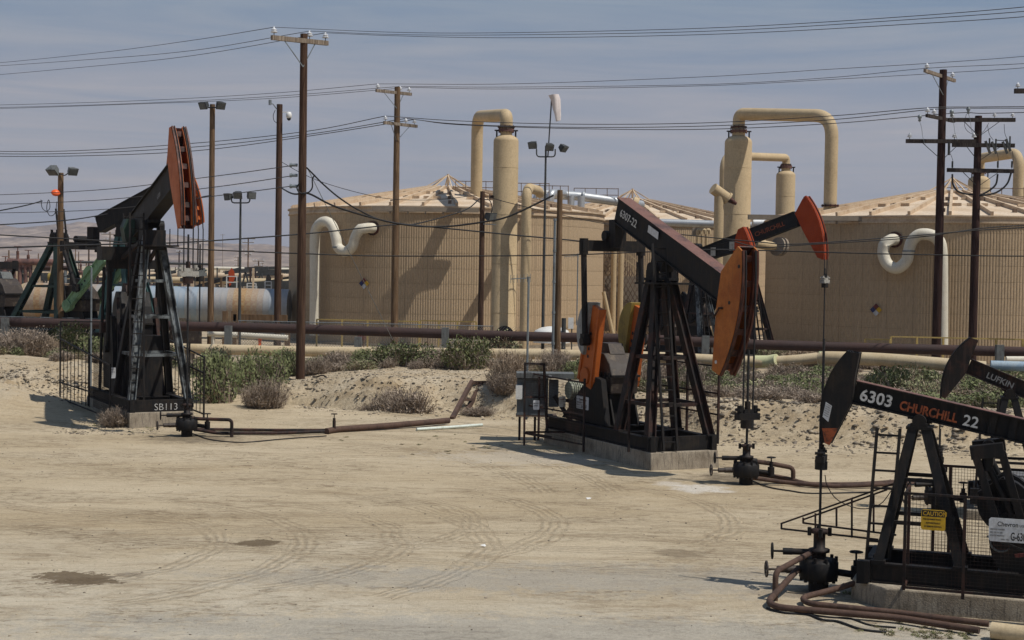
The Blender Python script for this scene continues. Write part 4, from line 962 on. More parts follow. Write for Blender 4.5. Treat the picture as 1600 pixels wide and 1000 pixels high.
for x, y in ((1488, 262), (1559, 262), (1581, 262)):
    m = MB(); c = at(x, y, 79.6)-o; m.cyl(c, c+Vector((0, 0, .35)), .05, 7); m.build('cable_end', 'lamp', T)
T, tp, zt = pole_thing(1632, 120, 78, 1626, .2, 'pole_red', 'pole outside the right edge whose dark crossarm end shows at the top right'); o = T.location.copy()
A8 = crossarm(T, o, 1583, 143, 1681, 143, 78, 0, 0, (.05, .5), 'arm_dark', 1.0, .2)

# ------------------------------------------------------------------ wires
def wire_set(label, runs, r=.012, mat='wire', name='overhead_wire'):
    first = at(*runs[0][0]) if not isinstance(runs[0][0], Vector) else runs[0][0]
    T = thing(name, label, 'power line', first, 0, 'overhead wires'); o = first.copy()
    for run in runs:
        P = [p if isinstance(p, Vector) else at(*p) for p in run]
        if not isinstance(run[0], Vector) and run[0][0] < 0: P = [P[0]*2-P[1]+Vector((0, 0, .3))]+P
        if not isinstance(run[-1], Vector) and not 0 < run[-1][0] < 1600: P = P+[P[-1]*2-P[-2]+Vector((0, 0, .3))]
        MB().tube(smooth_path([p-o for p in P], 8), r, 5, False).build('wire', mat, T)
wire_set('three thin wires running left from the crossarm of the tallest pole', [
    [A1[0], (300, 63, 70), (140, 84, 84), (-60, 103, 100)], [A1[1], (300, 79, 70), (140, 93, 84), (-60, 106, 100)], [A1[2], (300, 87, 70), (140, 104, 84), (-60, 121, 100)]], .013)
wire_set('three thin wires running right along the top of the sky from the tallest pole', [
    [A1[0], (620, 50.5, 54), (800, 51, 50), (1100, 44, 44), (1400, 27, 38), (1700, 0, 33)], [A1[1], (620, 54, 54), (800, 54.5, 50), (1100, 49, 44), (1400, 32, 38), (1700, 8, 33)], [A1[2], (620, 56, 54), (800, 59, 50), (1100, 54, 44), (1400, 39, 38), (1700, 17, 33)]], .0095)
wire_set('three thin wires running left from the upper crossarm of the brown two-armed pole', [
    [A2[0], (420, 146, 96), (200, 158, 104), (-60, 165, 112)], [A2[1], (420, 151, 96), (200, 162, 104), (-60, 169, 112)], [A2[2], (420, 154, 96), (200, 163, 104), (-60, 171, 112)]], .016)
wire_set('three thin wires slung from the brown two-armed pole to the tall pole at the right', [
    [A2[0], (800, 131, 87), (1100, 120, 84), (1300, 108, 82), A4[0], (1620, 86, 77)], [A2[1], (800, 136, 87), (1100, 132, 84), (1300, 121, 82), A5[0]+Vector((0, 0, 2.1)), (1620, 98, 77)], [A2[2], (800, 139, 87), (1100, 134, 84), (1300, 124, 82), A4[1], (1620, 104, 77)]], .015)
wire_set('three wires running left from the lower crossarm of the brown two-armed pole', [
    [A3[0], (480, 205, 92), (300, 224, 98), (100, 236, 104), (-60, 235, 110)], [A3[1], (480, 210, 92), (300, 230, 98), (100, 240, 104), (-60, 239, 110)], [A3[2], (480, 213, 92), (300, 236, 98), (100, 244, 104), (-60, 243, 110)]], .024)
wire_set('three wires sagging from the lower crossarm of the brown pole rightwards', [
    [A3[0], (720, 189, 88), (900, 194, 87), (1100, 192, 85), (1300, 181, 82), A5[0], (1540, 167, 79), (1660, 165, 77)], [A3[1], (720, 194, 88), (900, 199, 87), (1100, 197, 85), (1300, 187, 82), A5[1], (1540, 169, 79), (1660, 168, 77)], [A3[2], (720, 195, 88), (900, 201, 87), (1100, 202, 85), (1300, 193, 82), A5[2], (1540, 177, 79), (1660, 173, 77)]], .022)
wire_set('three wires dead-ended on the left side of the tallest pole', [
    [(462, 258, 57), (330, 276, 64), (150, 297, 76), (-60, 306, 90)], [(462, 274, 57), (330, 293, 64), (150, 313, 76), (-60, 320, 90)], [(462, 290, 57), (330, 307, 64), (150, 328, 76), (-60, 333, 90)]], .018)
wire_set('black service cable dropping from the far left edge past the orange beacon', [[(-40, 336, 78), (0, 329, 80), (40, 321, 82), (66, 314, 84)]], .035, 'cable', 'service_cable')
wire_set('black cable rising from the left edge behind the near pump head', [[(-40, 352, 74), (0, 351, 75), (105, 344, 80), (170, 334, 84), (240, 322, 86), (330, 305, 87)]], .032, 'cable', 'service_cable')
wire_set('heavy black cable swinging from the left edge up to the short floodlight pole', [[(-40, 389, 62), (0, 387, 63), (190, 381, 68), (300, 378, 71), (480, 365, 75), (610, 351.5, 79), (648, 350, 80), (700, 337, 82), (731, 326, 83), (750, 310, 84)]], .036, 'cable', 'service_cable')
wire_set('heavy black cable drooping level across both tanks', [[(-40, 364, 62), (0, 367, 63), (190, 378, 66), (285, 388, 66), (480, 396.5, 67), (610, 400, 68), (850, 399, 68), (1000, 394, 68), (1100, 390, 68), (1180, 391, 68), (1400, 397, 67), (1640, 400, 66)]], .03, 'cable', 'service_cable')
wire_set('thick black cable hanging from the camera pole past the tallest pole to the red-brown pole', [[(437, 292, 86), (455, 302, 66), (470, 303, 57.4), (484, 303, 57.3), (530, 325, 59), (620, 349, 61), (690, 354, 62), (760, 346, 62), (800, 336, 62), (865, 305, 62)]], .04, 'cable', 'service_cable')
wire_set('black cable looping off the tallest pole and crossing the left tank', [[(479, 262, 57), (490, 273, 57.5), (505, 288, 58), (530, 309, 60), (560, 328, 61), (600, 345, 62), (660, 353, 64), (720, 359, 66), (800, 367, 68), (915, 378, 70), (980, 392, 70)]], .034, 'cable', 'service_cable')
wire_set('black drip loop beside the tallest pole below its crossarm', [[(492, 273, 57), (488, 280, 57), (488, 292, 57), (484, 299, 57), (478, 302, 57)], [(468, 286, 56.8), (464, 293, 56.8), (467, 300, 56.8), (474, 303, 56.8)]], .03, 'cable', 'service_cable')
wire_set('thin line from the camera pole across the roof of the left tank', [[(440, 253, 86), (470, 270, 85), (505, 285, 85), (560, 301, 85), (612, 311, 86), (680, 312, 85), (745, 305, 84)]], .018, 'cable', 'service_cable')
wire_set('thin line sagging right from the short floodlight pole to the middle tank', [[(757, 306, 84), (800, 318, 86), (870, 334, 88), (942, 349, 92), (985, 352, 96)]], .022, 'cable', 'service_cable')
wire_set('pair of cables rising to the right across the right tank', [[(1060, 366, 72), (1185, 378, 72), (1250, 381, 72), (1430, 368, 73), (1523, 360, 74), (1640, 352, 74)], [(1130, 372, 72), (1185, 386, 72), (1250, 383, 72), (1430, 371, 73), (1530, 357, 75), (1640, 348, 76)]], .028, 'cable', 'service_cable')
gw = at(480, 262, 57.2); g1 = at(622, 548, 74)
tag(MB().tube([gw-g1, Vector((0, 0, 0))], .014, 5).build('guy_wire', 'galv', None, g1), 'pale guy wire slanting from the tallest pole down across the left tank', 'guy wire')
tag(MB().tube(smooth_path([at(568, 330, 62)-at(568, 330, 62), at(533, 376, 60)-at(568, 330, 62), at(539, 390, 60)-at(568, 330, 62)], 2)[:2], .01, 4).build('guy_guard', 'galv', None, at(533, 376, 59)), 'small pale guard fitting on the guy wire over the swan-neck pipe', 'fitting') if False else None

# ------------------------------------------------------------------ thin antenna masts and small yard kit
def antenna(px, py_t, py_b, d, label, arm=None):
    t, b = at(px, py_t, d), at(px-3, py_b, d); b.x = t.x
    T = thing('antenna_mast', label, 'antenna mast', b)
    MB().tube([(0, 0, -.3), (0, 0, t.z-b.z)], .035, 7).build('mast', 'galv', T)
    if arm:
        m = MB(); a0 = at(arm[0], arm[1], d)-b; a1 = at(arm[2], arm[3], d)-b; m.bar(a0, a1, .03, .03)
        for k in range(7):
            c = a0.lerp(a1, k/6); m.bar(c-Vector((0, .0, .12)), c+Vector((0, 0, .12)), .015, .015)
        m.build('yagi_arm', 'galv', T)
    return T, b
antenna(826, 432, 640, 44.0, 'thin galvanised mast with a yagi antenna arm beside the grey cabinet', (798, 436, 829, 434))
antenna(903, 396, 500, 84, 'thin antenna mast in front of the middle tank', (882, 401, 904, 399))
antenna(143, 418, 610, 52.5, 'thin grey mast rising beside the left pump fence', None)

# ------------------------------------------------------------------ pump jacks
def frame_pts(P, th):
    c, s = math.cos(th), math.sin(th)
    return lambda x, n, y=0: Vector((P['s0']+x*c-n*s, y, P['zp']+x*s+n*c))
def pumpjack(label, O, a_deg, P, group='pumpjacks'):
    """local x points from the gearbox to the well, z up."""
    a = rad(a_deg); T = thing('pumpjack', label, 'pumpjack', O, a-PI/2, group)
    k = P.get('k', 1.0); th = rad(P['theta']); s0, zp = P['s0'], P['zp']; F = frame_pts(P, th)
    m1, m2 = P.get('m_frame', 'black'), P.get('m_post', 'blackred')
    exb = Vector((math.cos(th), 0, math.sin(th))); enb = Vector((-math.sin(th), 0, math.cos(th)))
    hwb = P['hw']
    # concrete and skid
    if P.get('block'):
        x0, x1, z1, bw = P['block']
        b = MB(); bt = P.get('batter', .10); ch = P.get('chamfer', 0)
        def outline(g):
            X0, X1, Y = x0-g, x1+g, bw+g*.3
            if ch: return [(X0, -Y), (X1-.55, -Y), (X1, -Y+ch), (X1, Y-ch), (X1-.55, Y), (X0, Y)]
            return [(X0, -Y), (X1, -Y), (X1, Y), (X0, Y)]
        lo, hi = outline(bt), outline(0); n = len(lo)
        b.add([(x, y, -.35) for x, y in lo]+[(x, y, z1) for x, y in hi], [tuple(range(n))[::-1], tuple(range(n, 2*n))]+[(i, (i+1) % n, (i+1) % n+n, i+n) for i in range(n)])
        b.build('concrete_base', 'concrete', T, bevel=.025)
    zs0, zs1 = P['skid']; sk0, sk1 = P['skidx']; h = zs1-zs0
    for s in (-1, 1):
        m = MB(); m.ibeam((sk0, s*hwb, (zs0+zs1)/2), (sk1, s*hwb, (zs0+zs1)/2), .16*k+.04, h, (0, 0, 1), .03, .025); m.build('skid_rail', m1, T)
    m = MB(); m.box((sk1+.06, 0, (zs0+zs1)/2+.02), (.09, hwb*2+.22, h*1.02)); m.build('end_beam', m1, T)
    for s in (-1, 1):
        m = MB(); m.box((sk1+.13, s*(hwb+.02), (zs0+zs1)/2), (.16, .15, h*1.12)); m.build('end_stub', m1, T)
    for f in (.2, .45, .7):
        x = sk0+(sk1-sk0)*f; m = MB(); m.ibeam((x, -hwb+.1, (zs0+zs1)/2), (x, hwb-.1, (zs0+zs1)/2), .14, h*.8); m.build('cross_member', m1, T)
    # samson post
    lb = P['legs']; ap = P['apex']; zt = zp-P['saddle_h']
    for (bx, by, tx, ty) in ((lb[0], lb[2], s0+ap[0], ap[1]), (lb[0], -lb[2], s0+ap[0], -ap[1]), (lb[1], lb[2], s0-ap[0], ap[1]), (lb[1], -lb[2], s0-ap[0], -ap[1])):
        m = MB(); m.ibeam((bx, by, zs1), (tx, ty, zt), .23*k, .22*k, (0, 1 if by > 0 else -1, .0), .03*k, .03*k)
        mm = P.get('m_leg_front', m2) if bx == lb[0] else m2
        m.build('samson_leg', mm, T)
        m = MB(); m.box((bx, by, zs1+.02), (.34*k, .3*k, .04)); m.build('leg_plate', m1, T)
    def lerp_leg(bx, by, f):
        tx, ty = (s0+ap[0] if bx == lb[0] else s0-ap[0]), math.copysign(ap[1], by)
        return Vector((bx+(tx-bx)*f, by+(ty-by)*f, zs1+(zt-zs1)*f))
    for f in P.get('braces', (.2, .5)):
        for A_, B_ in (((lb[0], lb[2]), (lb[0], -lb[2])), ((lb[1], lb[2]), (lb[1], -lb[2])), ((lb[0], lb[2]), (lb[1], lb[2])), ((lb[0], -lb[2]), (lb[1], -lb[2]))):
            m = MB(); m.bar(lerp_leg(*A_, f), lerp_leg(*B_, f), .09*k, .09*k); m.build('brace', P.get('m_brace', m2), T)
    m = MB(); m.box((s0, 0, zt+.03*k), (ap[0]*2+.3*k, ap[1]*2+.28*k, .07*k)); m.build('top_plate', m1, T)
    for s in (-1, 1):
        m = MB(); y = s*max(.14*k, hwb*.3)
        m.cyl((s0, y-.09*k, zp-.02), (s0, y+.09*k, zp-.02), .17*k, 16); m.box((s0, y, (zt+zp)/2-.02), (.42*k, .16*k, zp-zt-.06)); m.build('saddle_bearing', P.get('m_saddle', m1), T)
    # ladder
    if P.get('ladder'):
        (lx0, ly0, lz0), (lx1, ly1, lz1), lw, lax = P['ladder']
        p0, p1 = Vector((lx0, ly0, lz0)), Vector((lx1, ly1, lz1)); w = Vector((lw, 0, 0)) if lax == 'x' else Vector((0, lw, 0))
        L_ = MB(); L_.bar(p0, p1, .045*k+.012, .045*k+.012); L_.bar(p0+w, p1+w, .045*k+.012, .045*k+.012); ld = L_.build('ladder', P.get('m_ladder', m1), T)
        nr = P.get('rungs', 13)
        for i in range(nr):
            c = p0.lerp(p1, (i+.6)/nr); m = MB(); m.bar(c, c+w, .035, .03); m.build('rung', P.get('m_ladder', m1), ld)
    if P.get('platform'):
        z, = P['platform']; m = MB()
        m.box((s0+.25, 0, z), (1.0, hwb*1.5, .05)); m.build('platform', m1, T)
        for sx, sy in ((.75, -.7), (.75, .7), (-.2, -.7), (-.2, .7)):
            m = MB(); m.cyl((s0+sx, sy*hwb, z), (s0+sx, sy*hwb, z+.55), .02, 6); m.build('stanchion', m1, T)
    # walking beam and head
    if not P.get('nobeam'):
        bx0, bx1, n0, n1 = P['beam']; nm = (n0+n1)/2; bh = n1-n0; bw_ = P['beam_w']
        m = MB(); m.ibeam(F(bx0, nm), F(bx1, nm), bw_, bh, enb, .035*k, P.get('web', .04)*k); wb = m.build('walking_beam', P['m_beam'], T)
        for s in (-1, 1):
            for xx in P.get('stiff', (0, bx0+.04)):
                MB().bar(F(xx, n0+.04*k, s*bw_*.26), F(xx, n1-.04*k, s*bw_*.26), .03, bw_*.47, exb).build('stiffener', P['m_beam'], wb)
        if P.get('m_flange'):
            m = MB(); m.bar(F(bx0, n1+.006), F(bx1, n1+.006), bw_+.01, .008, enb); m.build('top_flange', P['m_flange'], wb)
        m = MB(); m.bar(F(-.3*k, n0/2, 0), F(.3*k, n0/2, 0), bw_*.9, n0*.98 if n0 > .05 else .05, enb); m.build('centre_saddle', m1, T)
        hd = P['head']; r = P['r']; y = P['head_w']/2; a0, a1 = rad(hd['a0']), rad(hd['a1'])
        arcp = [(r*math.cos(a0+(a1-a0)*i/16), r*math.sin(a0+(a1-a0)*i/16)) for i in range(17)]
        poly = hd['inner']+arcp
        hroot = None
        for s in (-1, 1):
            m = MB(); m.prism(poly, F(0, 0, s*y), exb, enb, .035*k)
            h_ = m.build('head_plate', P['m_head'], T)
            if P.get('tip') and s == P['tip'][0]:
                q = MB(); q.prism(P['tip'][1], F(0, 0, s*(y+.022)), exb, enb, .006); q.build('orange_tip', 'paintorange', h_)
        for s in (-1, 1):
            yy = s*y*P.get('track', .72); m = MB()
            for i in range(16):
                c0, c1 = arcp[i], arcp[i+1]
                m.bar(F(c0[0]-.05*k, c0[1]*.995, yy), F(c1[0]-.05*k, c1[1]*.995, yy), y*P.get('trackw', .45), .10*k, (1, 0, 0))
            m.build('cable_track', P.get('m_face', P['m_head']), T)
            m = MB()
            for i in range(16):
                c0, c1 = arcp[i], arcp[i+1]
                m.bar(F(c0[0]+.01, c0[1], s*(y-.02)), F(c1[0]+.01, c1[1], s*(y-.02)), .05*k, .07*k, (1, 0, 0))
            m.build('head_rim', P.get('m_rim', P['m_head']), T)
        for i in (1, 4, 7, 10, 13, 15):
            c0 = arcp[i]; m = MB(); m.bar(F(c0[0]-.10*k, c0[1]*.98, -y), F(c0[0]-.10*k, c0[1]*.98, y), .16*k, .03*k, exb); m.build('head_rib', P.get('m_back', P.get('m_face', P['m_head'])), T)
        m = MB(); mid = [(hd['inner'][j][0]+.02, hd['inner'][j][1]) for j in range(len(hd['inner']))]
        for i in range(len(mid)-1):
            m.bar(F(mid[i][0], mid[i][1]), F(mid[i+1][0], mid[i+1][1]), y*1.8, .03*k, (0, 1, 0) if False else (1, 0, 0.01))
        m.build('head_back', P.get('m_back', P.get('m_face', P['m_head'])), T)
        # bridle, carrier, rod
        cz, rz, wz = P['carrier']; xr = s0+r+.01; at0 = -th if a0 > -th > a1 or a1 > -th > a0 else 0
        if P.get('rods', True):
            for s in (-1, 1):
                m = MB(); yy = s*y*.62; m.tube([(xr+.03*k, yy, zp+.0), (xr+.02*k, yy, cz+.1)], .018*k+.004, 6)
                m.tube([F((r+.03*k)*math.cos(-th+t_*(a0+th)/6 if a0 > a1 else 0), (r+.03*k)*math.sin(-th+t_*(a0+th)/6), yy) for t_ in range(7)], .018*k+.004, 6)
                m.build('bridle_cable', 'cable', T)
            m = MB(); m.box((xr, 0, cz), (.22*k, y*2.1+.12*k, .16*k)); m.box((xr, 0, cz+.12*k), (.16*k, y*1.2, .1*k)); cb = m.build('carrier_bar', P.get('m_carrier', m1), T)
            for s in (-1, 1):
                m = MB(); m.cyl((xr, s*y*.95, cz+.04*k), (xr, s*y*.95, cz+.26*k), .07*k, 8); m.cyl((xr-.1*k, s*y*1.15, cz+.16*k), (xr+.12*k, s*y*1.15, cz+.16*k), .04*k, 6); m.cyl((xr-.1*k, s*y*1.15, cz-.02), (xr+.12*k, s*y*1.15, cz-.02), .03*k, 6)
                m.build('cable_socket', P.get('m_carrier', m1), cb)
            m = MB(); m.cyl((xr, 0, cz-.28*k), (xr, 0, cz-.07*k), .16*k, 10); m.build('load_cell', P.get('m_clamp', m1), cb); MB().cyl((xr, 0, cz+.1*k), (xr, 0, cz+.36*k), .07*k, 8).build('rod_clamp', P.get('m_clamp', m1), cb)
            m = MB(); m.cyl((xr, 0, wz), (xr, 0, rz), .024*k+.006, 8); m.build('polished_rod', 'cable', T)
    # equalizer, pitmans, cranks
    if P.get('crank'):
        C = P['crank']; ex, ez = C['eq']; ph = rad(C['phi']); sx, sz = C['shaft']; L = C['len']; yy = C['y']
        d = Vector((math.cos(ph), 0, math.sin(ph))); n_ = Vector((-math.sin(ph), 0, math.cos(ph)))
        pin = Vector((sx, 0, sz))+d*C['pin']
        m = MB(); m.bar((ex, -yy-.18*k, ez), (ex, yy+.18*k, ez), .26*k, .30*k); m.build('equalizer', m1, T)
        if not P.get('nobeam'):
            m = MB(); bt_ = F(P['beam'][0]+.25*k, P['beam'][2]); m.box(((ex+bt_.x)/2, 0, (ez+bt_.z)/2+.05), (.36*k, .36*k, abs(bt_.z-ez)+.2*k)); m.cyl((ex, -.28*k, ez+.28*k), (ex, .28*k, ez+.28*k), .15*k, 12); m.build('tail_bearing', P.get('m_tail', m1), T)
        for s in (-1, 1):
            m = MB(); y2 = s*(yy+.10*k)
            m.tube([(ex, y2, ez-.1*k), (pin.x, y2, pin.z)], .085*k, 10); m.cyl((ex, y2, ez-.25*k), (ex, y2, ez+.2*k), .13*k, 10)
            pt = m.build('pitman_arm', P.get('m_pitman', m1), T)
            m = MB(); m.cyl((pin.x, y2-.12*k, pin.z), (pin.x, y2+.12*k, pin.z), .12*k, 12); m.box((pin.x, y2, pin.z+.08*k), (.24*k, .18*k, .26*k)); m.build('wrist_bearing', m1, pt)
            w0, w1 = C['w']
            o_ = Vector((sx, s*(yy-.14*k), sz))
            m = MB(); m.prism([(-.28*k, -w0*.55), (.0, -w0*.8), (L*.55, -w1*.7), (L, -w1*.55), (L, w1*.55), (L*.55, w1*.7), (.0, w0*.8), (-.28*k, w0*.55)], o_, d, n_, .13*k)
            cr_ = m.build('crank', C['mat'][0 if s < 0 else 1], T)
            q = MB(); q.prism([(-.2*k, w0*.5), (L, w1*.42), (L, w1*.56), (-.2*k, w0*.66)], o_, d, n_, .22*k); q.prism([(-.2*k, -w0*.66), (L, -w1*.56), (L, -w1*.42), (-.2*k, -w0*.5)], o_, d, n_, .22*k); q.build('crank_flange', C['mat'][0 if s < 0 else 1], cr_)
            for j in range(4): c = o_+d*(L*.28+j*.22*k)+n_*(.03*k); MB().cyl(c-Vector((0, .075*k, 0)), c+Vector((0, .075*k, 0)), .05*k, 8).build('pin_hole', 'ink', cr_)
            hb = MB(); hb.cyl(o_-Vector((0, .13*k, 0)), o_+Vector((0, .13*k, 0)), .24*k, 16); hb.build('hub', C['mat'][0 if s < 0 else 1], cr_)
            if C.get('weights'):
                wr = C['weights']; q = MB(); side = C.get('wside', 1)
                for sd in ((side,) if C.get('one') else (1, -1)):
                    cc = [( L*.66+wr*1.25*math.cos(t_), sd*(w1*.25+wr*.95*math.sin(t_))) for t_ in [PI*j/12 for j in range(13)]]
                    q.prism(cc, o_, d, n_, .34*k)
                q.build('counterweight', C['wmat'][0 if s < 0 else 1], cr_)
        G = P['gear']; gx_, gz0, gz1, gw = G
        m = MB(); hgt = gz1-gz0
        prof = [(-.75*k, 0), (.75*k, 0), (.8*k, hgt*.45), (.62*k, hgt*.75), (.3*k, hgt), (-.25*k, hgt), (-.6*k, hgt*.8), (-.8*k, hgt*.45)]
        m.prism(prof, (gx_, 0, gz0), (1, 0, 0), (0, 0, 1), gw*2); gb = m.build('gearbox', P.get('m_gear', 'gear'), T, bevel=.03)
        m = MB(); m.box((gx_, 0, gz0+hgt*.45), (1.72*k, gw*2.08, .06*k)); m.cyl((sx, -yy+.1, sz), (sx, yy-.1, sz), .13*k, 12)
        for j in range(7): m.cyl((gx_-.7*k+j*.233*k, -gw-.03, gz0+hgt*.38), (gx_-.7*k+j*.233*k, -gw-.03, gz0+hgt*.53), .03*k, 6)
        m.build('gear_flange', m1, gb)
        m = MB(); m.prism([(-.4*k, 0), (.35*k, 0), (.2*k, .28*k), (-.2*k, .30*k)], (gx_, 0, gz1-.02), (1, 0, 0), (0, 0, 1), gw*1.1); m.build('gear_lid', P.get('m_lid', 'gear'), gb)
        m = MB()
        for s in (-1, 1): m.prism([(-.95*k, 0), (.95*k, 0), (.62*k, gz0-zs1), (-.62*k, gz0-zs1)], (gx_, s*gw*.9, zs1), (1, 0, 0), (0, 0, 1), .05*k)
        m.box((gx_, 0, (gz0+zs1)/2), (1.0*k, gw*1.5, (gz0-zs1)*.96)); m.build('pedestal', m1, T)
    if P.get('guard'):
        poly, gy = P['guard']; m = MB(); m.prism(poly, (0, gy, 0), (1, 0, 0), (0, 0, 1), .16); m.build('belt_guard', m1, T)
    if P.get('motor'):
        mx_, my_, mz_ = P['motor']; m = MB(); m.cyl((mx_, my_-.38*k, mz_), (mx_, my_+.38*k, mz_), .25*k, 18)
        mo = m.build('motor', 'motor', T); q = MB()
        for j in range(10):
            yj = my_-.3*k+j*.066*k; q.cyl((mx_, yj, mz_), (mx_, yj+.02, mz_), .275*k, 18)
        q.build('cooling_fin', 'motor', mo); q = MB(); q.box((mx_, my_, mz_-.32*k), (.5*k, .7*k, .1*k)); q.box((mx_, my_, (mz_-.37*k+zs1)/2), (.35*k, .5*k, mz_-.37*k-zs1)); q.build('motor_mount', m1, mo)
    return T, F, exb, enb

big_head = dict(a0=27, a1=-17.5, inner=[(3.62, -1.26), (3.20, .25), (3.06, 1.10), (3.50, 1.92)])
BIG = dict(k=1.0, s0=.6, zp=5.12, theta=-21, hw=.88, block=(-4.2, 1.95, .45, 1.0), skid=(.45, .80), skidx=(-4.2, 1.72), legs=(1.70, .05, .88), apex=(.14, .22),
    saddle_h=.32, ladder=((1.95, -.62, .5), (1.0, -.52, 5.75), .40, 'y'), rungs=16, beam=(-2.68, 3.1, .33, 1.03), beam_w=.40, web=.30, r=4.15, head_w=.44, head=big_head,
    m_beam='black', m_flange='redrust', m_head='orange_old', m_face='rustface', m_rim='rustface', carrier=(1.62, 3.2, .85),
    crank=dict(eq=(-2.12, 5.72), shaft=(-2.20, 2.10), phi=76, len=2.0, pin=1.0, y=.80, w=(.64, .60), mat=('orange', 'orange'), weights=.60, wmat=('weightgrey', 'yellow'), one=True, wside=1),
    gear=(-2.05, 1.65, 2.75, .42), guard=([(-3.7, .8), (-1.05, .8), (-1.35, 2.05), (-2.0, 2.15)], -.62), motor=(-3.95, 0, 1.55))
def V(**kw): d = dict(BIG); d.update(kw); return d

# pump in the middle
O2 = (3.653, 39.219, 0)
J2, F2, xb, nb_ = pumpjack('large pumpjack in the middle, black beam marked 6307-22, orange head low', O2, 24.5, V(platform=(4.72,)))
lettering('number', '6307-22', .30, 'paintwhite', J2, F2(-2.35, .62, -.205), xb, nb_, .004)
m = MB(); m.prism([(-.72, .74), (-.14, .74), (-.18, .93), (-.74, .93)], F2(0, 0, -.204), xb, nb_, .006); m.build('grey_patch', 'signwhite', J2)
for x_, n_ in ((3.7, .55), (3.75, 1.5), (3.72, -1.0)):
    m = MB(); m.cyl(F2(x_, n_, -.25), F2(x_, n_, -.235), .045, 10); m.build('plate_hole', 'ink' if n_ > -.9 else 'signwhite', J2)
m = MB(); m.tube([F2(3.12, .05, -.26), F2(3.3, .02, -.30), F2(3.42, .3, -.30), F2(3.5, .32, -.26)], .025, 6); m.build('head_latch', 'blackred', J2)
# pump at the left, head raised
P1 = V(zp=6.25, theta=16.5, m_beam='black', m_flange=None, m_head='orange', m_face='orange', m_back='rustface', m_rim='rustface', m_post='black', m_leg_front='greyed', m_brace='greyed', m_frame='black', m_ladder='black', track=.66,
    legs=(1.70, -.5, .88), carrier=(4.75, 5.9, .9), m_carrier='bone', m_clamp='blackred', beam=(-2.5, 3.25, .12, .98), beam_w=.44, web=.30, braces=(.27, .5, .72),
    crank=dict(eq=(-1.7, 5.0), shaft=(-1.95, 2.75), phi=-82, len=2.0, pin=.55, y=.70, w=(.42, .56), mat=('black', 'black'), weights=.38, wmat=('black', 'black'), one=True, wside=1),
    gear=(-1.95, 2.2, 4.1, .5), guard=None, motor=None, m_gear='black', m_lid='blackred', m_tail='blackred',
    ladder=((1.72, -.92, .5), (1.25, -.86, 6.6), .42, 'y'), rungs=17, platform=(5.6,))
O1 = (-11.70, 47.14, 0)
J1, F1, xb, nb_ = pumpjack('large black pumpjack at the left, orange head raised, SB113 chalked on its base', O1, 28, P1)
lettering('number', 'SB113', .30, 'inkgrey' if False else 'paintwhite', J1, (1.84, -.22, .50), (0, 1, 0), (0, 0, 1), -.004)
lettering('scrawl', '6308', .20, 'inkgrey', J1, F1(1.6, .30, -.225), xb, nb_, 0)
for dx, dz, w, hh in ((-2.9, 5.9, .55, 1.15),):
    m = MB(); m.prism([(-.24, .1), (-.15, -.38), (.15, -.38), (.24, .1), (.18, .34), (-.13, .38)], (-1.3, -.28, 6.1), (0, 1, 0), (0, 0, 1), .5); m.build('tail_housing', 'green', J1)
m = MB(); m.box((-1.7, -.35, 5.35), (.7, 1.6, .45)); m.build('tail_beam', 'black', J1)
m = MB(); m.prism([(0, 0), (.75, 0), (.5, .6), (.1, .35)], (-.9, -.2, 3.1), (1, 0, 0), (0, 0, 1), .04); m.build('canvas_cover', 'bone', J1)
m = MB(); m.box((-1.0, 0, 1.7), (1.6, 1.15, 2.0)); m.build('weight_box', 'black', J1)
m = MB(); m.box((.62, 0, 5.78), (.9, .62, .62)); m.build('saddle_housing', 'black', J1)
for y_ in (-.72, .72):
    m = MB(); m.prism([(-2.6, .9), (-1.2, .9), (-1.3, 2.2), (-1.5, 3.3), (-2.3, 3.4), (-2.75, 2.2)], (0, y_, 0), (1, 0, 0), (0, 0, 1), .12); m.build('side_plate', 'black', J1)
m = MB(); m.box((-3.3, .1, 1.5), (1.2, 1.2, 1.4)); m.build('prime_mover', 'black', J1)
for a_, b_ in (((-1.8, -.5, 5.1), (.5, -.3, 5.75)), ((-1.8, .5, 5.1), (.5, .3, 5.75)), ((-1.9, -.3, 5.2), (-1.2, -.1, 6.0)), ((-.6, -.7, .8), (-1.4, -.6, 3.9)), ((-.6, .7, .8), (-1.4, .6, 3.9)), ((-1.2, -.3, 4.0), (-.2, -.5, 5.5))):
    MB().bar(a_, b_, .10, .12).build('strut', 'blackred', J1)
m = MB(); m.bar((-2.4, -.95, 2.9), (-2.4, .95, 2.9), .3, .35); m.build('cross_shaft', 'blackred', J1)
for y_ in (-.95, .1, 1.0): MB().bar((-2.4, y_, .8), (-2.3, y_*.9, 4.9), .07, .07).build('guard_post', 'black', J1)

# black ones behind: red heads beyond the middle pump, green one beyond the left pump, headless one far left
def place(px, d): p = at(px, 540, d); return (p.x, d, tz(p.x, d)-.1)
def scaled(T, k):
    T.scale = (k, k, k); return T
far_crank = dict(eq=(-2.0, 5.2), shaft=(-1.95, 2.12), phi=60, len=2.3, pin=1.0, y=.80, w=(.42, .56), mat=('black', 'black'), weights=.5, wmat=('black', 'black'), one=True, wside=1)
J5, F5, xb, nb_ = pumpjack('distant pumpjack with the higher of the two brick red heads against the right tank', place(1143, 84), 52, V(track=.5, trackw=.95, theta=19, m_head='red', m_face='red', m_rim='red', m_flange=None, block=None, crank=far_crank, motor=None, guard=None, carrier=(3.9, 4.5, .9), m_carrier='bone', platform=None, head=dict(a0=21, a1=-22, inner=[(3.62, -1.40), (3.30, .0), (3.16, .9), (3.72, 1.40)])))
scaled(J5, 1.20)
lettering('beam_lettering', 'CHURCHILL', .30, 'paintorange', J5, F5(.9, .55, -.23), xb, nb_, .004)
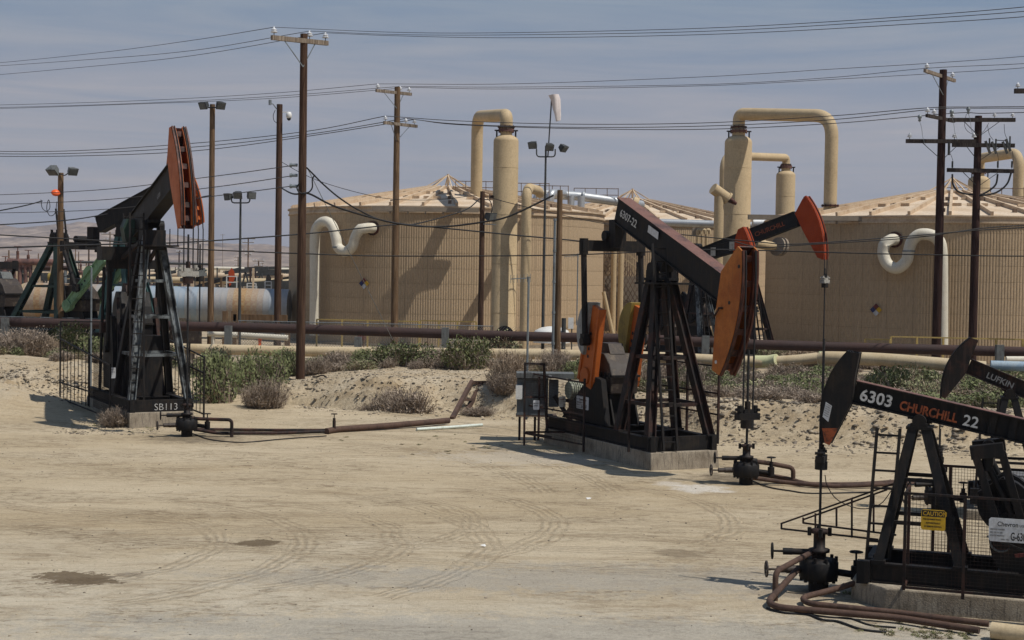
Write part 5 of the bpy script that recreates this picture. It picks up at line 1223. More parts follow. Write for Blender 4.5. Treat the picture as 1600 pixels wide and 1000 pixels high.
J6, F6, xb, nb_ = pumpjack('distant pumpjack with the lower brick red head just above the orange head', place(1076, 80.5), 42, V(track=.5, trackw=.95, zp=5.6, theta=13, m_head='red', m_face='red', m_rim='red', m_flange=None, m_leg_front='greyed', block=None, crank=far_crank, motor=None, guard=None, carrier=(3.3, 3.9, .9), platform=None, head=dict(a0=22, a1=-20, inner=[(3.62, -1.26), (3.0, .25), (2.86, .5), (3.50, 1.5)])))
scaled(J6, .94)
for x_ in (1.5, 2.9): m = MB(); m.box(F6(x_, .68, -.24), (.35, .02, .5)); m.build('pale_patch', 'bone', J6)
J8, F8, xb, nb_ = pumpjack('green pumpjack with pale green cranks hidden behind the left pump', place(178, 84), 59, V(theta=21, m_head='orange', m_face='orange', m_rim='orange', m_beam='black', beam=(-1.3, 3.1, .33, 1.03), m_post='teal', m_frame='black', m_flange=None, block=None, motor=None, guard=None, carrier=(3.3, 4.5, .9), m_carrier='greypaint', platform=None,
    crank=dict(eq=(-2.0, 4.4), shaft=(-1.95, 1.9), phi=44, len=2.9, pin=1.0, y=.85, w=(.26, .36), mat=('mint', 'mint'), weights=.25, wmat=('mint', 'green'), one=True, wside=1)))
scaled(J8, 1.37)
J7, F7, xb, nb_ = pumpjack('headless pumpjack with a dark green A-frame post at the far left edge', place(76, 87), 58, V(nobeam=True, m_post='green', m_frame='black', block=None, motor=None, guard=None, platform=None, legs=(1.6, -1.4, .9), zp=4.65,
    crank=dict(eq=(-3.2, 3.4), shaft=(-3.0, 2.1), phi=160, len=1.9, pin=.9, y=.80, w=(.42, .56), mat=('black', 'black'), weights=.4, wmat=('black', 'black'), one=True, wside=1), gear=(-2.9, 1.65, 2.85, .5), m_lid='greypaint'))
scaled(J7, 1.42)
for k_ in range(4):
    m = MB(); m.cyl((.35+.16*k_, -.3 if k_ % 2 else .3, 4.35), (.35+.16*k_, -.3 if k_ % 2 else .3, 4.9), .055, 7); m.build('anchor_bolt', 'black', J7)

# the small pair at the right
small_head = dict(a0=32, a1=-28, inner=[(1.24, -.715), (1.05, .02), (1.09, .40), (1.10, .80)])
P3 = dict(k=.62, s0=-.3, zp=2.80, theta=11.0, hw=.62, block=(-7, .62, .33, .98), chamfer=.55, batter=.05, skid=(.33, .64), skidx=(-6, .32), legs=(.22, -.98, .60), apex=(.10, .16),
    saddle_h=.14, braces=(.30, .62), ladder=((.42, .50, .5), (.30, .45, 2.68), -.34, 'x'), rungs=8, beam=(-2.6, 1.06, .0, .36), beam_w=.22, web=.05, stiff=(-1.05, -1.35, -2.55), r=1.49, head_w=.30, head=small_head,
    m_beam='black', m_flange='redrust', m_head='black', m_face='black', m_rim='black', carrier=(2.1, 4.0, .8), tip=(1, [(1.24, -.715), (1.315, -.70), (1.41, -.48), (1.17, -.42)]),
    m_post='black', crank=dict(eq=(-1.32, 2.28), shaft=(-2.0, 1.0), phi=55, len=1.1, pin=.45, y=.42, w=(.3, .4), mat=('black', 'black'), weights=.3, wmat=('black', 'black')),
    gear=(-2.2, .95, 1.6, .34), m_pitman='black', m_gear='black', m_lid='blackred')
O3 = (6.06, 22.82, 0)
J3, F3, xb, nb_ = pumpjack('small black pumpjack at the lower right with 6303 CHURCHILL 22 on its beam', O3, -110, P3, 'small pumpjacks')
exr = -xb
lettering('number', '6303', .255, 'paintwhite', J3, F3(.96, .085, .113), exr, nb_, .006)
lettering('name', 'CHURCHILL', .195, 'paintorange', J3, F3(.34, .085, .113), exr, nb_, .006, sx=.83)
lettering('number', '22', .235, 'paintwhite', J3, F3(-.62, .075, .113), exr, nb_, .004)
m = MB(); m.prism([(1.335, -.36), (1.44, -.30), (1.44, -.06), (1.335, -.10)], F3(0, 0, .172), xb, nb_, .006); lbp = m.build('paper_notice', 'signwhite', J3)
m = MB()
for j in range(6): m.bar(F3(1.35, -.11-.035*j, .177), F3(1.43, -.085-.035*j, .177), .002, .008, nb_)
m.build('notice_print', 'inkgrey', lbp)
for y_ in (.52, -.2): MB().bar((-1.08, y_, 2.38), (-1.55, y_, 2.46), .2, .20).build('equalizer_box', 'black', J3)
for xa, xb_, y_ in ((-1.13, -1.46, .56), (-1.52, -1.82, .50)): MB().bar((xa, y_, 2.42), (xb_, y_, 1.42), .11, .13, (0, 1, 0)).build('pitman_arm', 'black', J3)
m = MB(); m.box((-3.4, .2, .95), (2.4, 1.0, .75)); m.build('engine_block', 'black', J3)
m = MB(); m.tube(arc((-1.55, .7, 1.12), (1, 0, 0), (0, 0, 1), .16, 0, 2*PI, 18), .015, 6); m.bar((-1.35, .72, 1.18), (-1.95, .72, .98), .03, .03); m.build('brake_wheel', 'greyed', J3)
m = MB(); m.bar((-1.75, .74, .92), (-2.25, .74, 1.02), .05, .05); m.cyl((-2.1, .74, .88), (-2.1, .80, .88), .07, 10); m.cyl((-2.28, .74, .90), (-2.28, .82, .90), .06, 10); m.build('brake_lever', 'hazred', J3)
m = MB(); m.cyl((-2.0, .36, 1.05), (-2.0, .46, 1.05), .62, 28); m.build('sheave', 'black', J3)
P4 = dict(P3); P4.update(theta=22, block=(-6, .6, .2, .9), chamfer=0, tip=None, m_flange=None, m_beam='blackred', carrier=(1.3, 1.9, .75), m_head='blackred')
c4 = at(1556, 612, 31.0)
O4 = Vector((c4.x, c4.y, 0)); 
J4, F4, xb, nb_ = pumpjack('second small dark pumpjack behind the first with raised LUFKIN lettering on its beam', O4, -105, P4, 'small pumpjacks')
J4.scale = (.92, .92, .93)
lettering('raised_name', 'LUFKIN', .19, 'inkgrey', J4, F4(.62, .10, .115), -xb, nb_, .004)

# ------------------------------------------------------------------ wellheads
def valve(m, c, ax, s=1.0, wheel=True):
    c = Vector(c); ax = Vector(ax).normalized(); q = ax.orthogonal().normalized(); w = ax.cross(q)
    m.cyl(c, c+ax*.16*s, .06*s, 8); m.cyl(c+ax*.16*s, c+ax*.34*s, .022*s, 6)
    if wheel:
        m.tube([c+ax*.34*s+(q*math.cos(t)+w*math.sin(t))*.13*s for t in [2*PI*j/14 for j in range(15)]], .018*s, 5, False)
        m.bar(c+ax*.34*s-q*.13*s, c+ax*.34*s+q*.13*s, .02*s, .02*s); m.bar(c+ax*.34*s-w*.13*s, c+ax*.34*s+w*.13*s, .02*s, .02*s)
def wellhead(label, p, s=1.0, yaw=0, htop=.8, kind=0):
    T = thing('wellhead', label, 'wellhead', (p[0], p[1], tz(p[0], p[1])), yaw, 'wellheads')
    m = MB(); m.cyl((0, 0, -.1), (0, 0, .22*s), .17*s, 14); m.build('casing', 'black', T)
    m = MB(); m.lathe([(.0, .20*s), (.30*s, .20*s), (.33*s, .24*s), (.33*s, .50*s), (.28*s, .55*s), (.12*s, .57*s), (.0, .57*s)], (0, 0, 0), 14)
    for j in range(10):
        t = 2*PI*j/10; m.cyl((.29*s*math.cos(t), .29*s*math.sin(t), .17*s), (.29*s*math.cos(t), .29*s*math.sin(t), .60*s), .03*s, 6)
    m.build('casing_head', 'black', T)
    m = MB(); m.lathe([(.12*s, .55*s), (.12*s, .66*s), (.18*s, .67*s), (.18*s, .72*s), (.10*s, .74*s), (.10*s, htop*.93), (.15*s, htop*.94), (.15*s, htop), (.05*s, htop+.02)], (0, 0, 0), 12); m.build('stuffing_box', 'blackred', T)
    for t in (0, PI/2, PI, 3*PI/2): MB().cyl((.17*s*math.cos(t), .17*s*math.sin(t), htop*.90), (.17*s*math.cos(t), .17*s*math.sin(t), htop*1.03), .035*s, 6).build('packing_bolt', 'black', T)
    m = MB(); m.cyl((0, 0, .66*s), (-.45*s, 0, .66*s), .055*s, 8); valve(m, (-.45*s, 0, .66*s), (-1, 0, 0), s); m.build('flow_valve', 'black', T)
    m = MB(); m.cyl((-.25*s, 0, .36*s), (-.55*s, -.05, .36*s), .07*s, 8); valve(m, (-.55*s, -.05, .36*s), (-1, -.1, 0), s); m.build('casing_valve', 'gear', T)
    m = MB(); m.cyl((.25*s, 0, .34*s), (.62*s, -.02, .30*s), .06*s, 8); m.cyl((.62*s, -.02, .22*s), (.62*s, -.02, .45*s), .085*s, 8); valve(m, (.62*s, -.02, .42*s), (0, 0, 1), s*.8); m.build('side_valve', 'black', T)
    return T
W3 = wellhead('wellhead with valve wheels under the small 6303 pump', (O3[0]+1.2*math.sin(rad(-110)), O3[1]-1.2*math.cos(rad(-110))), .93, -.1, .98)
W2 = wellhead('oily wellhead under the orange head of the middle pump', (O2[0]+4.76*math.sin(rad(24.5)), O2[1]-4.76*math.cos(rad(24.5))), .95, 0, .95)
W1 = wellhead('dark wellhead under the raised head of the left pump', (O1[0]+4.76*math.sin(rad(28)), O1[1]-4.76*math.cos(rad(28))), .95, .3, .95)
a4 = Vector((math.sin(rad(-105)), -math.cos(rad(-105)), 0)); w4 = Vector(O4)+a4*(1.2*.92)
W4 = wellhead('wellhead behind the wire mesh under the second small pump', (w4.x, w4.y), .9, .2, .95)

# ------------------------------------------------------------------ flowlines on the ground
def flow(label, pts, r, mat='flowline', rr=.18, name='flowline', extra=None):
    P = [Vector(p) for p in pts]; o = P[0].copy(); T = thing(name, label, 'pipe', o, 0, 'flowlines on the ground')
    MB().tube(rounded([p-o for p in P], rr, 6), r, 10).build('pipe', mat, T)
    for c in extra or (): MB().cyl(P[c]-o+(P[c-1]-P[c]).normalized()*.25, P[c]-o+(P[c-1]-P[c]).normalized()*.37, r*1.35, 10).build('coupling', 'black', T)
    return T
g = lambda x, y, z=.06: gp(x, y, z)
w3 = W3.location
def drop(x0, y0, x1, y1): b = gp(x1, y1, .0); t = at(x0, y0, b.y); t.x = b.x; return [t, b]
flow('brown bent riser pipe dropping to the ground left of the near wellhead',
    [w3+Vector((-.1, 0, .62)), *drop(1213, 893, 1211, 938)], .046, rr=.12)
flow('outer of two brown ground pipes doubling back past the near concrete block',
    [w3+Vector((-.35, -.05, .34)), g(1199, 941, .07), g(1215, 949, .07), g(1400, 965, .07), g(1530, 985, .07)], .050, rr=.2)
flow('inner of two brown ground pipes doubling back past the near concrete block',
    [g(1345, 908, .28), g(1300, 922, .16), g(1251, 934, .08), g(1262, 943, .07), g(1400, 957, .07), g(1545, 975, .07)], .046, rr=.2)
flow('short thick tan pipe lying in the bottom right corner', [g(1549, 985, .12), g(1700, 1004, .12)], .12, 'tanpipe')
w2 = W2.location
flow('brown bent pipe leaving the middle wellhead to the right and dropping to the ground', [w2+Vector((0, 0, .58)), w2+Vector((.5, .02, .52)), *drop(1238, 731, 1239, 757)], .055, rr=.12, extra=(1,))
flow('long brown flowline from the middle wellhead towards the small pumps', [w2+Vector((.1, 0, .28)), g(1228, 747, .12), g(1262, 757, .07), g(1340, 757, .07), g(1440, 750, .07)], .055, rr=.3)
flow('second brown pipe beside the long one leaving the middle wellhead', [w2+Vector((.1, -.1, .18)), g(1228, 754, .07), g(1300, 760, .07), g(1430, 755, .07)], .05, rr=.3)
w1 = W1.location
flow('black bent pipe beside the left wellhead turning down to the ground', [w1+Vector((0, 0, .55)), w1+Vector((.4, 0, .52)), *drop(362, 656, 362, 683)], .05, 'blackred', .12, extra=(1,))
flow('brown flowline along the ground from the left wellhead to the valve stem', [w1+Vector((0, 0, .25)), g(340, 677, .10), g(430, 677, .07), g(512, 674, .08)], .05, 'blackred')
flow('second flowline from the left wellhead lying just behind the first', [w1+Vector((0, 0.1, .2)), g(340, 671, .07), g(430, 672, .07), g(512, 672, .07)], .045, 'blackred')
T = flow('thick brown pipe sloping up along the ground to the leaning steel frame', [g(510, 674, .09), g(526, 671, .10), g(610, 665, .12), g(701, 657, .14)], .10, 'flowline')
m = MB(); p = g(522, 672, .1); m.cyl((0, 0, 0), (0, 0, .28), .05, 8); valve(m, (0, 0, .25), (0, 0, 1), .7); vv = m.build('stem_valve', 'blackred', None, p); tag(vv, 'small black valve standing on the brown ground pipe', 'valve')
tag(MB().tube([Vector((0, 0, 0)), g(700, 668, .06)-g(651, 671, .05), g(754, 664, .12)-g(651, 671, .05)], .05, 8).build('plastic_pipe', 'pvc', None, g(651, 671, .05)), 'pale white plastic pipe lying on the dirt by the tumbleweed', 'pipe')
fr0 = onground(706, 655); T = thing('leaning_ladder', 'rusty steel ladder frame leaning on the gravel bank', 'steel frame', fr0)
pA, pB = at(737, 597, 53.4)-fr0, at(753, 598, 53.6)-fr0; pC, pD = Vector((0, 0, 0)), at(724, 652, 51.6)-fr0
for a_, b_ in ((pA, pC), (pB, pD)): MB().bar(a_, b_, .13, .16).build('rail', 'flowline', T)
for f in (.03, .5): MB().bar(pA.lerp(pC, f), pB.lerp(pD, f), .08, .08).build('crossbar', 'flowline', T)
MB().bar(pA, pA+Vector((.8, .1, .02)), .08, .08).build('top_bar', 'flowline', T)
def hose(label, pts, r=.018, mat='cable'):
    P = [onground(x, y)+Vector((0, 0, r)) for x, y in pts]; o = P[0].copy()
    tag(MB().tube(smooth_path([p-o for p in P], 5), r, 6).build('ground_cable', mat, None, o), label, 'cable', 'cables lying on the dirt')
_d = 23.3; tag(MB().tube(smooth_path([at(1289, 742, _d)-at(1289, 742, _d), at(1293, 760, _d)-at(1289, 742, _d), at(1310, 782, _d)-at(1289, 742, _d), at(1345, 795, _d)-at(1289, 742, _d), at(1375, 788, _d)-at(1289, 742, _d), at(1394, 765, _d)-at(1289, 742, _d)], 5), .008, 5).build('control_cable', 'cable', None, at(1289, 742, _d)), 'thin cable drooping from the rod clamp to the ladder of the small 6303 pump', 'cable')
hose('black cable snaking on the dirt below the near flowlines', [(1198, 952), (1225, 959), (1262, 962), (1285, 970), (1310, 973), (1345, 985), (1385, 990)])
hose('second thin cable on the dirt between the near flowlines', [(1238, 953), (1270, 962), (1300, 966), (1330, 968), (1360, 978), (1400, 982)], .014)
hose('thin cable trailing on the ground from the middle wellhead to the right', [(1175, 752), (1200, 762), (1235, 768), (1270, 772), (1360, 770)])
hose('thin cable lying on the dirt below the left wellhead', [(300, 678), (330, 688), (380, 692), (440, 687), (510, 682)])
hose('stiff dark cable draped over the gravel bank below the tallest pole', [(468, 582), (490, 590), (510, 602), (540, 612), (575, 625)], .03, 'blackred')

# ------------------------------------------------------------------ fences, guards, signs, cabinet
def mesh_panel(T, a, b, c, d, nx_, nz_, r=.006, mat='blackred'):
    """woven wire between corners a (bottom left), b (bottom right), c (top right), d (top left)."""
    m = MB(); a, b, c, d = map(Vector, (a, b, c, d))
    for i in range(nx_+1): m.tube([a.lerp(b, i/nx_), d.lerp(c, i/nx_)], r, 3, False)
    for i in range(nz_+1): m.tube([a.lerp(d, i/nz_), b.lerp(c, i/nz_)], r, 3, False)
    return m.build('wire_mesh', mat, T, kind='stuff')
def jl(J): return J.matrix_world.copy() if False else Matrix.Translation(J.location) @ Matrix.Rotation(J.rotation_euler.z, 4, 'Z')
def guard(label, J, posts, rails, meshes=(), bars=(), t=.05, mat='blackred', name='guard_fence', group='steel guard fences'):
    T = thing(name, label, 'fence', J.location, J.rotation_euler.z, group)
    for a_, b_ in posts: MB().bar(a_, b_, t, t).build('post', mat, T)
    for a_, b_ in rails: MB().bar(a_, b_, t*.8, t*.8).build('rail', mat, T)
    for a_, b_ in bars: MB().bar(a_, b_, .022, .022).build('bar', mat, T)
    for q in meshes: mesh_panel(T, *q, mat=mat)
    return T
# middle pump: open frame at the left, rail and mesh to the right
y = -1.25
guard('brown pipe guard rail with mesh along the near side of the middle pump', J2,
    [((-1.25, y, .1), (-1.25, y, 2.1)), ((1.25, y, .4), (1.25, y, 2.35)), ((-4.1, y, .1), (-4.1, y, 1.95))],
    [((-5.0, y, 2.0), (-1.25, y, 1.98)), ((-5.0, y, 1.05), (-1.25, y, 1.1)), ((-5.0, y, .2), (-1.25, y, .3))], [((-4.1, y, .3), (-1.25, y, .3), (-1.25, y, 1.98), (-4.1, y, 1.98), 36, 22, .004)])
guard('mesh guard with brown rails behind the ladder of the middle pump', J2,
    [((.3, 1.05, .6), (.3, 1.05, 2.6)), ((1.85, 1.05, .6), (1.85, 1.05, 2.6)), ((-1.4, 1.05, .6), (-1.4, 1.05, 2.6))],
    [((-1.4, 1.05, 2.6), (1.85, 1.05, 2.6)), ((-1.4, 1.05, 1.9), (1.85, 1.05, 1.9)), ((-1.4, 1.05, 1.35), (1.85, 1.05, 1.35))], [((-1.4, 1.05, .7), (1.85, 1.05, .7), (1.85, 1.05, 2.55), (-1.4, 1.05, 2.55), 42, 22, .004)])
gx0 = at(820, 640, 40.5)
T = thing('guard_gate', 'open brown gate frame standing before the grey cabinet', 'gate', gx0)
c_ = [at(x, y_, d_)-gx0 for x, y_, d_ in ((819, 696, 40.6), (820, 568, 40.6), (850, 569, 41.2), (855, 676, 41.4))]
for i, j in ((0, 1), (1, 2), (2, 3)): MB().bar(c_[i], c_[j], .06, .06).build('frame', 'blackred', T)
MB().bar(c_[1].lerp(c_[0], .41), c_[2].lerp(c_[3], .48), .05, .05).build('rail', 'blackred', T)
mesh_panel(T, c_[1].lerp(c_[0], .41), c_[2].lerp(c_[3], .48), c_[2], c_[1], 14, 18, .004)
MB().bar(at(820, 676, 40.7)-gx0, at(862, 683, 40.5)-gx0, .05, .05).build('sill', 'blackred', T)
MB().bar(at(822, 675, 41)-gx0, at(898, 675, 41.6)-gx0, .05, .05).build('sill', 'blackred', T)
# electrical cabinet on a stand
cb0 = at(845, 640, 43.0); T = thing('electrical_cabinet', 'long slate-grey electrical cabinet on a stand behind the open gate', 'electrical cabinet', (cb0.x, cb0.y, 0))
o = T.location.copy()
def cbx(nm, x0, y0, x1, y1, d, dep, mat, prot=0.0):
    a_, b_ = at(x0, y0, d-prot)-o, at(x1, y1, d-prot)-o; c = (a_+b_)/2; m = MB(); m.box((c.x, c.y+dep/2, c.z), (abs(b_.x-a_.x), dep, abs(a_.z-b_.z))); return m.build(nm, mat, T)
cbx('roof_plate', 807, 583, 897, 592, 43, .9, 'greypaint', .25)
cbx('housing', 808, 592, 856, 649, 43, .5, 'cabinet'); cbx('door', 829, 596, 848, 634, 43, .05, 'greypaint', .06); cbx('meter_box', 806, 602, 816, 624, 43, .2, 'white', .2)
cbx('side_box', 858, 594, 872, 636, 43, .35, 'cabinet'); cbx('door', 860, 596, 866, 620, 43, .04, 'greypaint', .05); cbx('label_plate', 857, 587, 862, 590, 43, .02, 'signwhite', .28)
cbx('base_shelf', 806, 649, 870, 652, 43, .7, 'brownrail')
for px in (812, 836, 860, 888):
    a_ = at(px, 650, 43.3)-o; MB().bar((a_.x, a_.y, a_.z), (a_.x, a_.y, -.2), .07, .07).build('leg', 'blackred', T)
MB().bar(at(890, 590, 43.3)-o, at(892, 690, 43.3)-o, .1, .1).build('leg', 'blackred', T)
MB().bar(at(866, 618, 41.5)-o, at(899, 668, 41.5)-o, .14, .12).build('strut', 'black', T)
def sign(label, c, ex, w, h, mat='signwhite', lines=(), group=None, cut=.0, head=None):
    """flat enamel plate; ex is the reading direction, lines are (text, size, x, y, material)."""
    ex = Vector(ex).normalized(); ey = Vector((0, 0, 1)); ez = ex.cross(ey)
    T = thing('sign', label, 'sign', c, 0, group); ct = min(w, h)*.08
    poly = [(ct, 0), (w-ct, 0), (w, ct), (w, h-ct), (w-ct, h), (ct, h), (0, h-ct), (0, ct)]
    MB().prism(poly, (0, 0, 0), ex, ey, .012).build('plate', mat, T)
    if head: q = MB(); q.prism([(w*.03, h*head), (w*.97, h*head), (w*.97, h*.97), (w*.03, h*.97)], ez*.0075, ex, ey, .003); q.build('header', 'ink', T)
    for s, sz, x_, y_, mt, *sx_ in lines: lettering('lettering', s, sz, mt, T, ez*.0095+ex*x_+ey*y_, ex, ey, .003 if sx_ else .001, sx_[0] if sx_ else .85)
    return T
v3 = Matrix.Rotation(J3.rotation_euler.z, 3, 'Z') @ Vector((-1, 0, 0))
def l3(x, y_, z): return J3.location + Matrix.Rotation(J3.rotation_euler.z, 3, 'Z') @ Vector((x, y_, z))
sign('yellow CAUTION sign wired to the mesh of the small 6303 pump', l3(-.44, 1.22, 1.29), v3, .345, .30, 'signyellow',
     [('CAUTION', .088, .025, .215, 'signyellow'), ('THIS EQUIPMENT STARTS', .026, .03, .15, 'ink'), ('AUTOMATICALLY', .03, .07, .095, 'ink'), ('BY REMOTE CONTROL', .028, .05, .045, 'ink')], head=.66)
sign('white Chevron sign reading G-6303 on the mesh at the lower right', l3(-1.39, 1.24, 1.20), v3, .80, .34, 'signwhite',
     [('Chevron', .095, .115, .225, 'ink'), ('U.S.A. Inc.', .048, .42, .23, 'ink'), ('MIDWAY SUNSET', .030, .02, .165, 'inkgrey'), ('SEC. 23 31S 22E', .030, .02, .12, 'inkgrey'), ('SOUTH MIDWAY', .030, .02, .075, 'inkgrey'), ('WELL NO.', .028, .17, .025, 'inkgrey'), ('G-6303', .165, .30, .03, 'ink', .50)])
p4 = at(1572, 763, 29.6)
sign('second white Chevron sign behind, cut by the right edge', p4, v3, .80, .36, 'signwhite',
     [('Chevron', .10, .10, .23, 'ink'), ('U.S.A. Inc.', .05, .43, .235, 'ink'), ('MIDWAY SUNSET', .030, .02, .165, 'inkgrey'), ('SEC. 23 31S 22E', .030, .02, .12, 'inkgrey'), ('G-6304', .165, .30, .03, 'ink', .50)])
v2 = Matrix.Rotation(J2.rotation_euler.z, 3, 'Z') @ Vector((1, 0, 0))
def l2(x, y_, z): return J2.location + Matrix.Rotation(J2.rotation_euler.z, 3, 'Z') @ Vector((x, y_, z))
sign('small white Chevron sign on the black belt guard of the middle pump', l2(-2.75, -.72, 1.15), v2, .74, .36, 'signwhite',
     [('Chevron', .095, .16, .235, 'ink'), ('U.S.A.', .05, .53, .24, 'ink'), ('MIDWAY SUNSET', .045, .04, .16, 'inkgrey'), ('SEC. 23', .045, .04, .10, 'inkgrey'), ('G-6307', .13, .30, .04, 'ink')])
sign('small white DO NOT START tag hanging on the gate rail', at(833, 640, 40.6), (1, .1, 0), .17, .26, 'signwhite', [('DO NOT', .045, .01, .16, 'ink'), ('START', .05, .01, .09, 'ink')])
sign('faded orange and white arrow tag under the motor', at(873, 636, 41.0), (1, .1, 0), .19, .30, 'bone', [('DANGER', .04, .01, .2, 'hazred')])
v1 = Matrix.Rotation(J1.rotation_euler.z, 3, 'Z') @ Vector((.45, .9, 0))
sign('small faded paper sign on the guard of the left pump', at(173, 591, 46.5), (1, .25, 0), .15, .34, 'signwhite', [('NO', .05, .02, .26, 'inkgrey'), ('SMOKING', .03, .01, .19, 'inkgrey')])
# small pump guards
yn = 1.15
guard('wire mesh guard along the near side of the small 6303 pump', J3,
    [((-.21, yn, .36), (-.21, yn, 1.80)), ((-.21, .55, .36), (-.21, .55, 1.82)), ((-1.05, yn, .3), (-1.05, yn, 1.80)), ((-2.2, yn, .3), (-2.2, yn, 1.8))],
    [((-.21, yn, 1.80), (-3.4, yn, 1.80)), ((-.21, yn, .40), (-3.4, yn, .40)), ((-.21, yn, 1.80), (-.21, .5, 1.82)), ((-.21, .5, .40), (-.21, yn, .40))],
    [((-.21, yn, .40), (-2.6, yn, .40), (-2.6, yn, 1.80), (-.21, yn, 1.80), 46, 27, .0028)], t=.045)
guard('wire mesh guard along the far side of the small 6303 pump', J3,
    [((-.45, -1.2, .3), (-.45, -1.2, 1.95)), ((-1.6, -1.2, .3), (-1.6, -1.2, 1.95)), ((-.7, -1.2, .3), (-.7, -1.2, 1.95))],
    [((-.45, -1.2, 1.95), (-3.4, -1.2, 1.95)), ((-.45, -1.2, .45), (-3.4, -1.2, .45))],
    [((-.45, -1.2, .45), (-2.6, -1.2, .45), (-2.6, -1.2, 1.95), (-.45, -1.2, 1.95), 46, 30, .0028)], t=.05)
T = thing('fold_out_rail', 'slanting black pipe handrail folded out in front of the small 6303 pump', 'handrail', at(1385, 780, 23.6)); o = T.location.copy()
def rb(nm, a_, b_, d0, d1, t=.028): MB().bar(at(*a_, d0)-o, at(*b_, d1)-o, t, t).build(nm, 'blackred', T)
rb('rail', (1221, 818), (1396, 756), 24.4, 23.2); rb('rail', (1221, 826), (1372, 843), 24.4, 23.2); rb('rail', (1255, 812), (1386, 765), 24.2, 23.3); rb('rail', (1255, 817), (1400, 836), 24.2, 23.2)
rb('post', (1221, 817), (1221, 827), 24.4, 24.4); rb('post', (1255, 809), (1255, 818), 24.2, 24.2)
for x_, y0_, y1_ in ((1274, 802, 832), (1307, 793, 822), (1331, 779, 840), (1365, 771, 832)): rb('baluster', (x_, y0_), (x_, y1_), 23.9-(x_-1274)*.005, 23.9-(x_-1274)*.005)
# left pump cage
def bars_between(a_, b_, c_, d_, n):  # bottom a-b, top d-c
    a_, b_, c_, d_ = map(Vector, (a_, b_, c_, d_)); return [(a_.lerp(b_, i/n), d_.lerp(c_, i/n)) for i in range(1, n)]
x0_, x1_, yl = -4.9, .9, -1.35
guard('black barred cage along the left side of the left pump', J1,
    [((x0_, yl-.4, .3), (x0_, yl-.4, 3.0)), ((-2.2, yl, .3), (-2.2, yl, 2.55)), ((x1_, yl, .2), (x1_, yl, 1.9))],
    [((x0_, yl-.4, 2.4), (x1_, yl, 1.85)), ((x0_, yl-.4, .9), (-1.5, yl, .8)), ((x0_, yl-.4, .35), (x1_, yl, .2)), ((x0_, yl-.4, 3.0), (x0_+1.2, 1.3, 3.0))],
    [((-1.5, yl, .35), (x1_, yl, .35), (x1_, yl, 1.85), (-1.5, yl, 2.1), 30, 24, .005)], bars_between((x0_, yl-.4, .35), (-1.5, yl, .3), (-1.5, yl, 2.1), (x0_, yl-.4, 2.4), 9), t=.05, mat='black')
guard('black barred cage along the right side of the left pump', J1,
    [((-.2, 1.45, .3), (-.2, 1.45, 2.5)), ((1.5, 1.45, .2), (1.5, 1.45, 2.1)), ((-4.5, 1.45, .3), (-4.5, 1.45, 2.7))],
    [((-4.5, 1.45, 2.6), (1.5, 1.45, 2.1)), ((-4.5, 1.45, .4), (1.5, 1.45, .3)), ((-4.5, 1.45, 2.0), (1.5, 1.45, 1.6))],
    (), bars_between((-4.5, 1.45, .4), (1.5, 1.45, .3), (1.5, 1.45, 2.0), (-4.5, 1.45, 2.6), 14), t=.05, mat='black')

# yellow handrails and chain-link fence by the tanks
def yard_rail(x0, x1, yt, d, label, n):
    a_, b_ = at(x0, yt, d), at(x1, yt+(x1-x0)*.022, d-1); T = thing('handrail', label, 'handrail', a_, 0, 'yellow handrails at the tank feet')
    for dz in (0, -.55): MB().bar(Vector((0, 0, dz)), b_-a_+Vector((0, 0, dz)), .07, .07).build('rail', 'handrail', T)
    for k in range(n+1):
        p = (b_-a_)*(k/n); MB().bar(p, Vector((p.x, p.y, -a_.z-.1)), .10, .10).build('post', 'handrail', T)
yard_rail(495, 655, 499, 90.5, 'yellow pipe handrail at the foot of the left tank', 4)
yard_rail(657, 744, 501, 90, 'short yellow handrail beside the bush at the left tank', 3)
yard_rail(1392, 1640, 526, 79.5, 'long yellow handrail at the foot of the right tank', 6)
yard_rail(1352, 1391, 530, 79.8, 'short yellow handrail left of the tall red-brown pole', 1)
def chain_fence(x0, x1, d, label, ytop):
    a_, b_ = at(x0, ytop, d), at(x1, ytop, d-2); a_.z = tz(a_.x, a_.y); b_.z = tz(b_.x, b_.y)
    T = thing('chain_link_fence', label, 'fence', a_, 0, 'chain-link fences'); L = b_-a_; H = 1.75; n = int(L.length/3)
    for k in range(n+1):
        p = L*(k/n); MB().cyl(p-Vector((0, 0, .3)), p+Vector((0, 0, H)), .035, 6).build('post', 'brownrail', T)
    MB().cyl(Vector((0, 0, H)), L+Vector((0, 0, H)), .025, 5).build('top_rail', 'galv', T)
    m = MB(); st = .16; u = L.normalized(); nn = int(L.length/st)
    for k in range(-int(H/st), nn):
        for s in (1, -1):
            q0 = u*(k*st) if s > 0 else u*(k*st+H); q1 = q0+u*(H*s)
            t0, t1 = 0.0, 1.0
            m.bar(q0+Vector((0, .01*s, 0)), q1+Vector((0, .01*s, H)), .012, .012)
    m.build('wire_mesh', 'galv', T, kind='stuff')
chain_fence(-40, 210, 86, 'chain-link fence behind the dry bush at the left', 530)
chain_fence(372, 770, 84.5, 'chain-link fence in front of the left tank', 530)

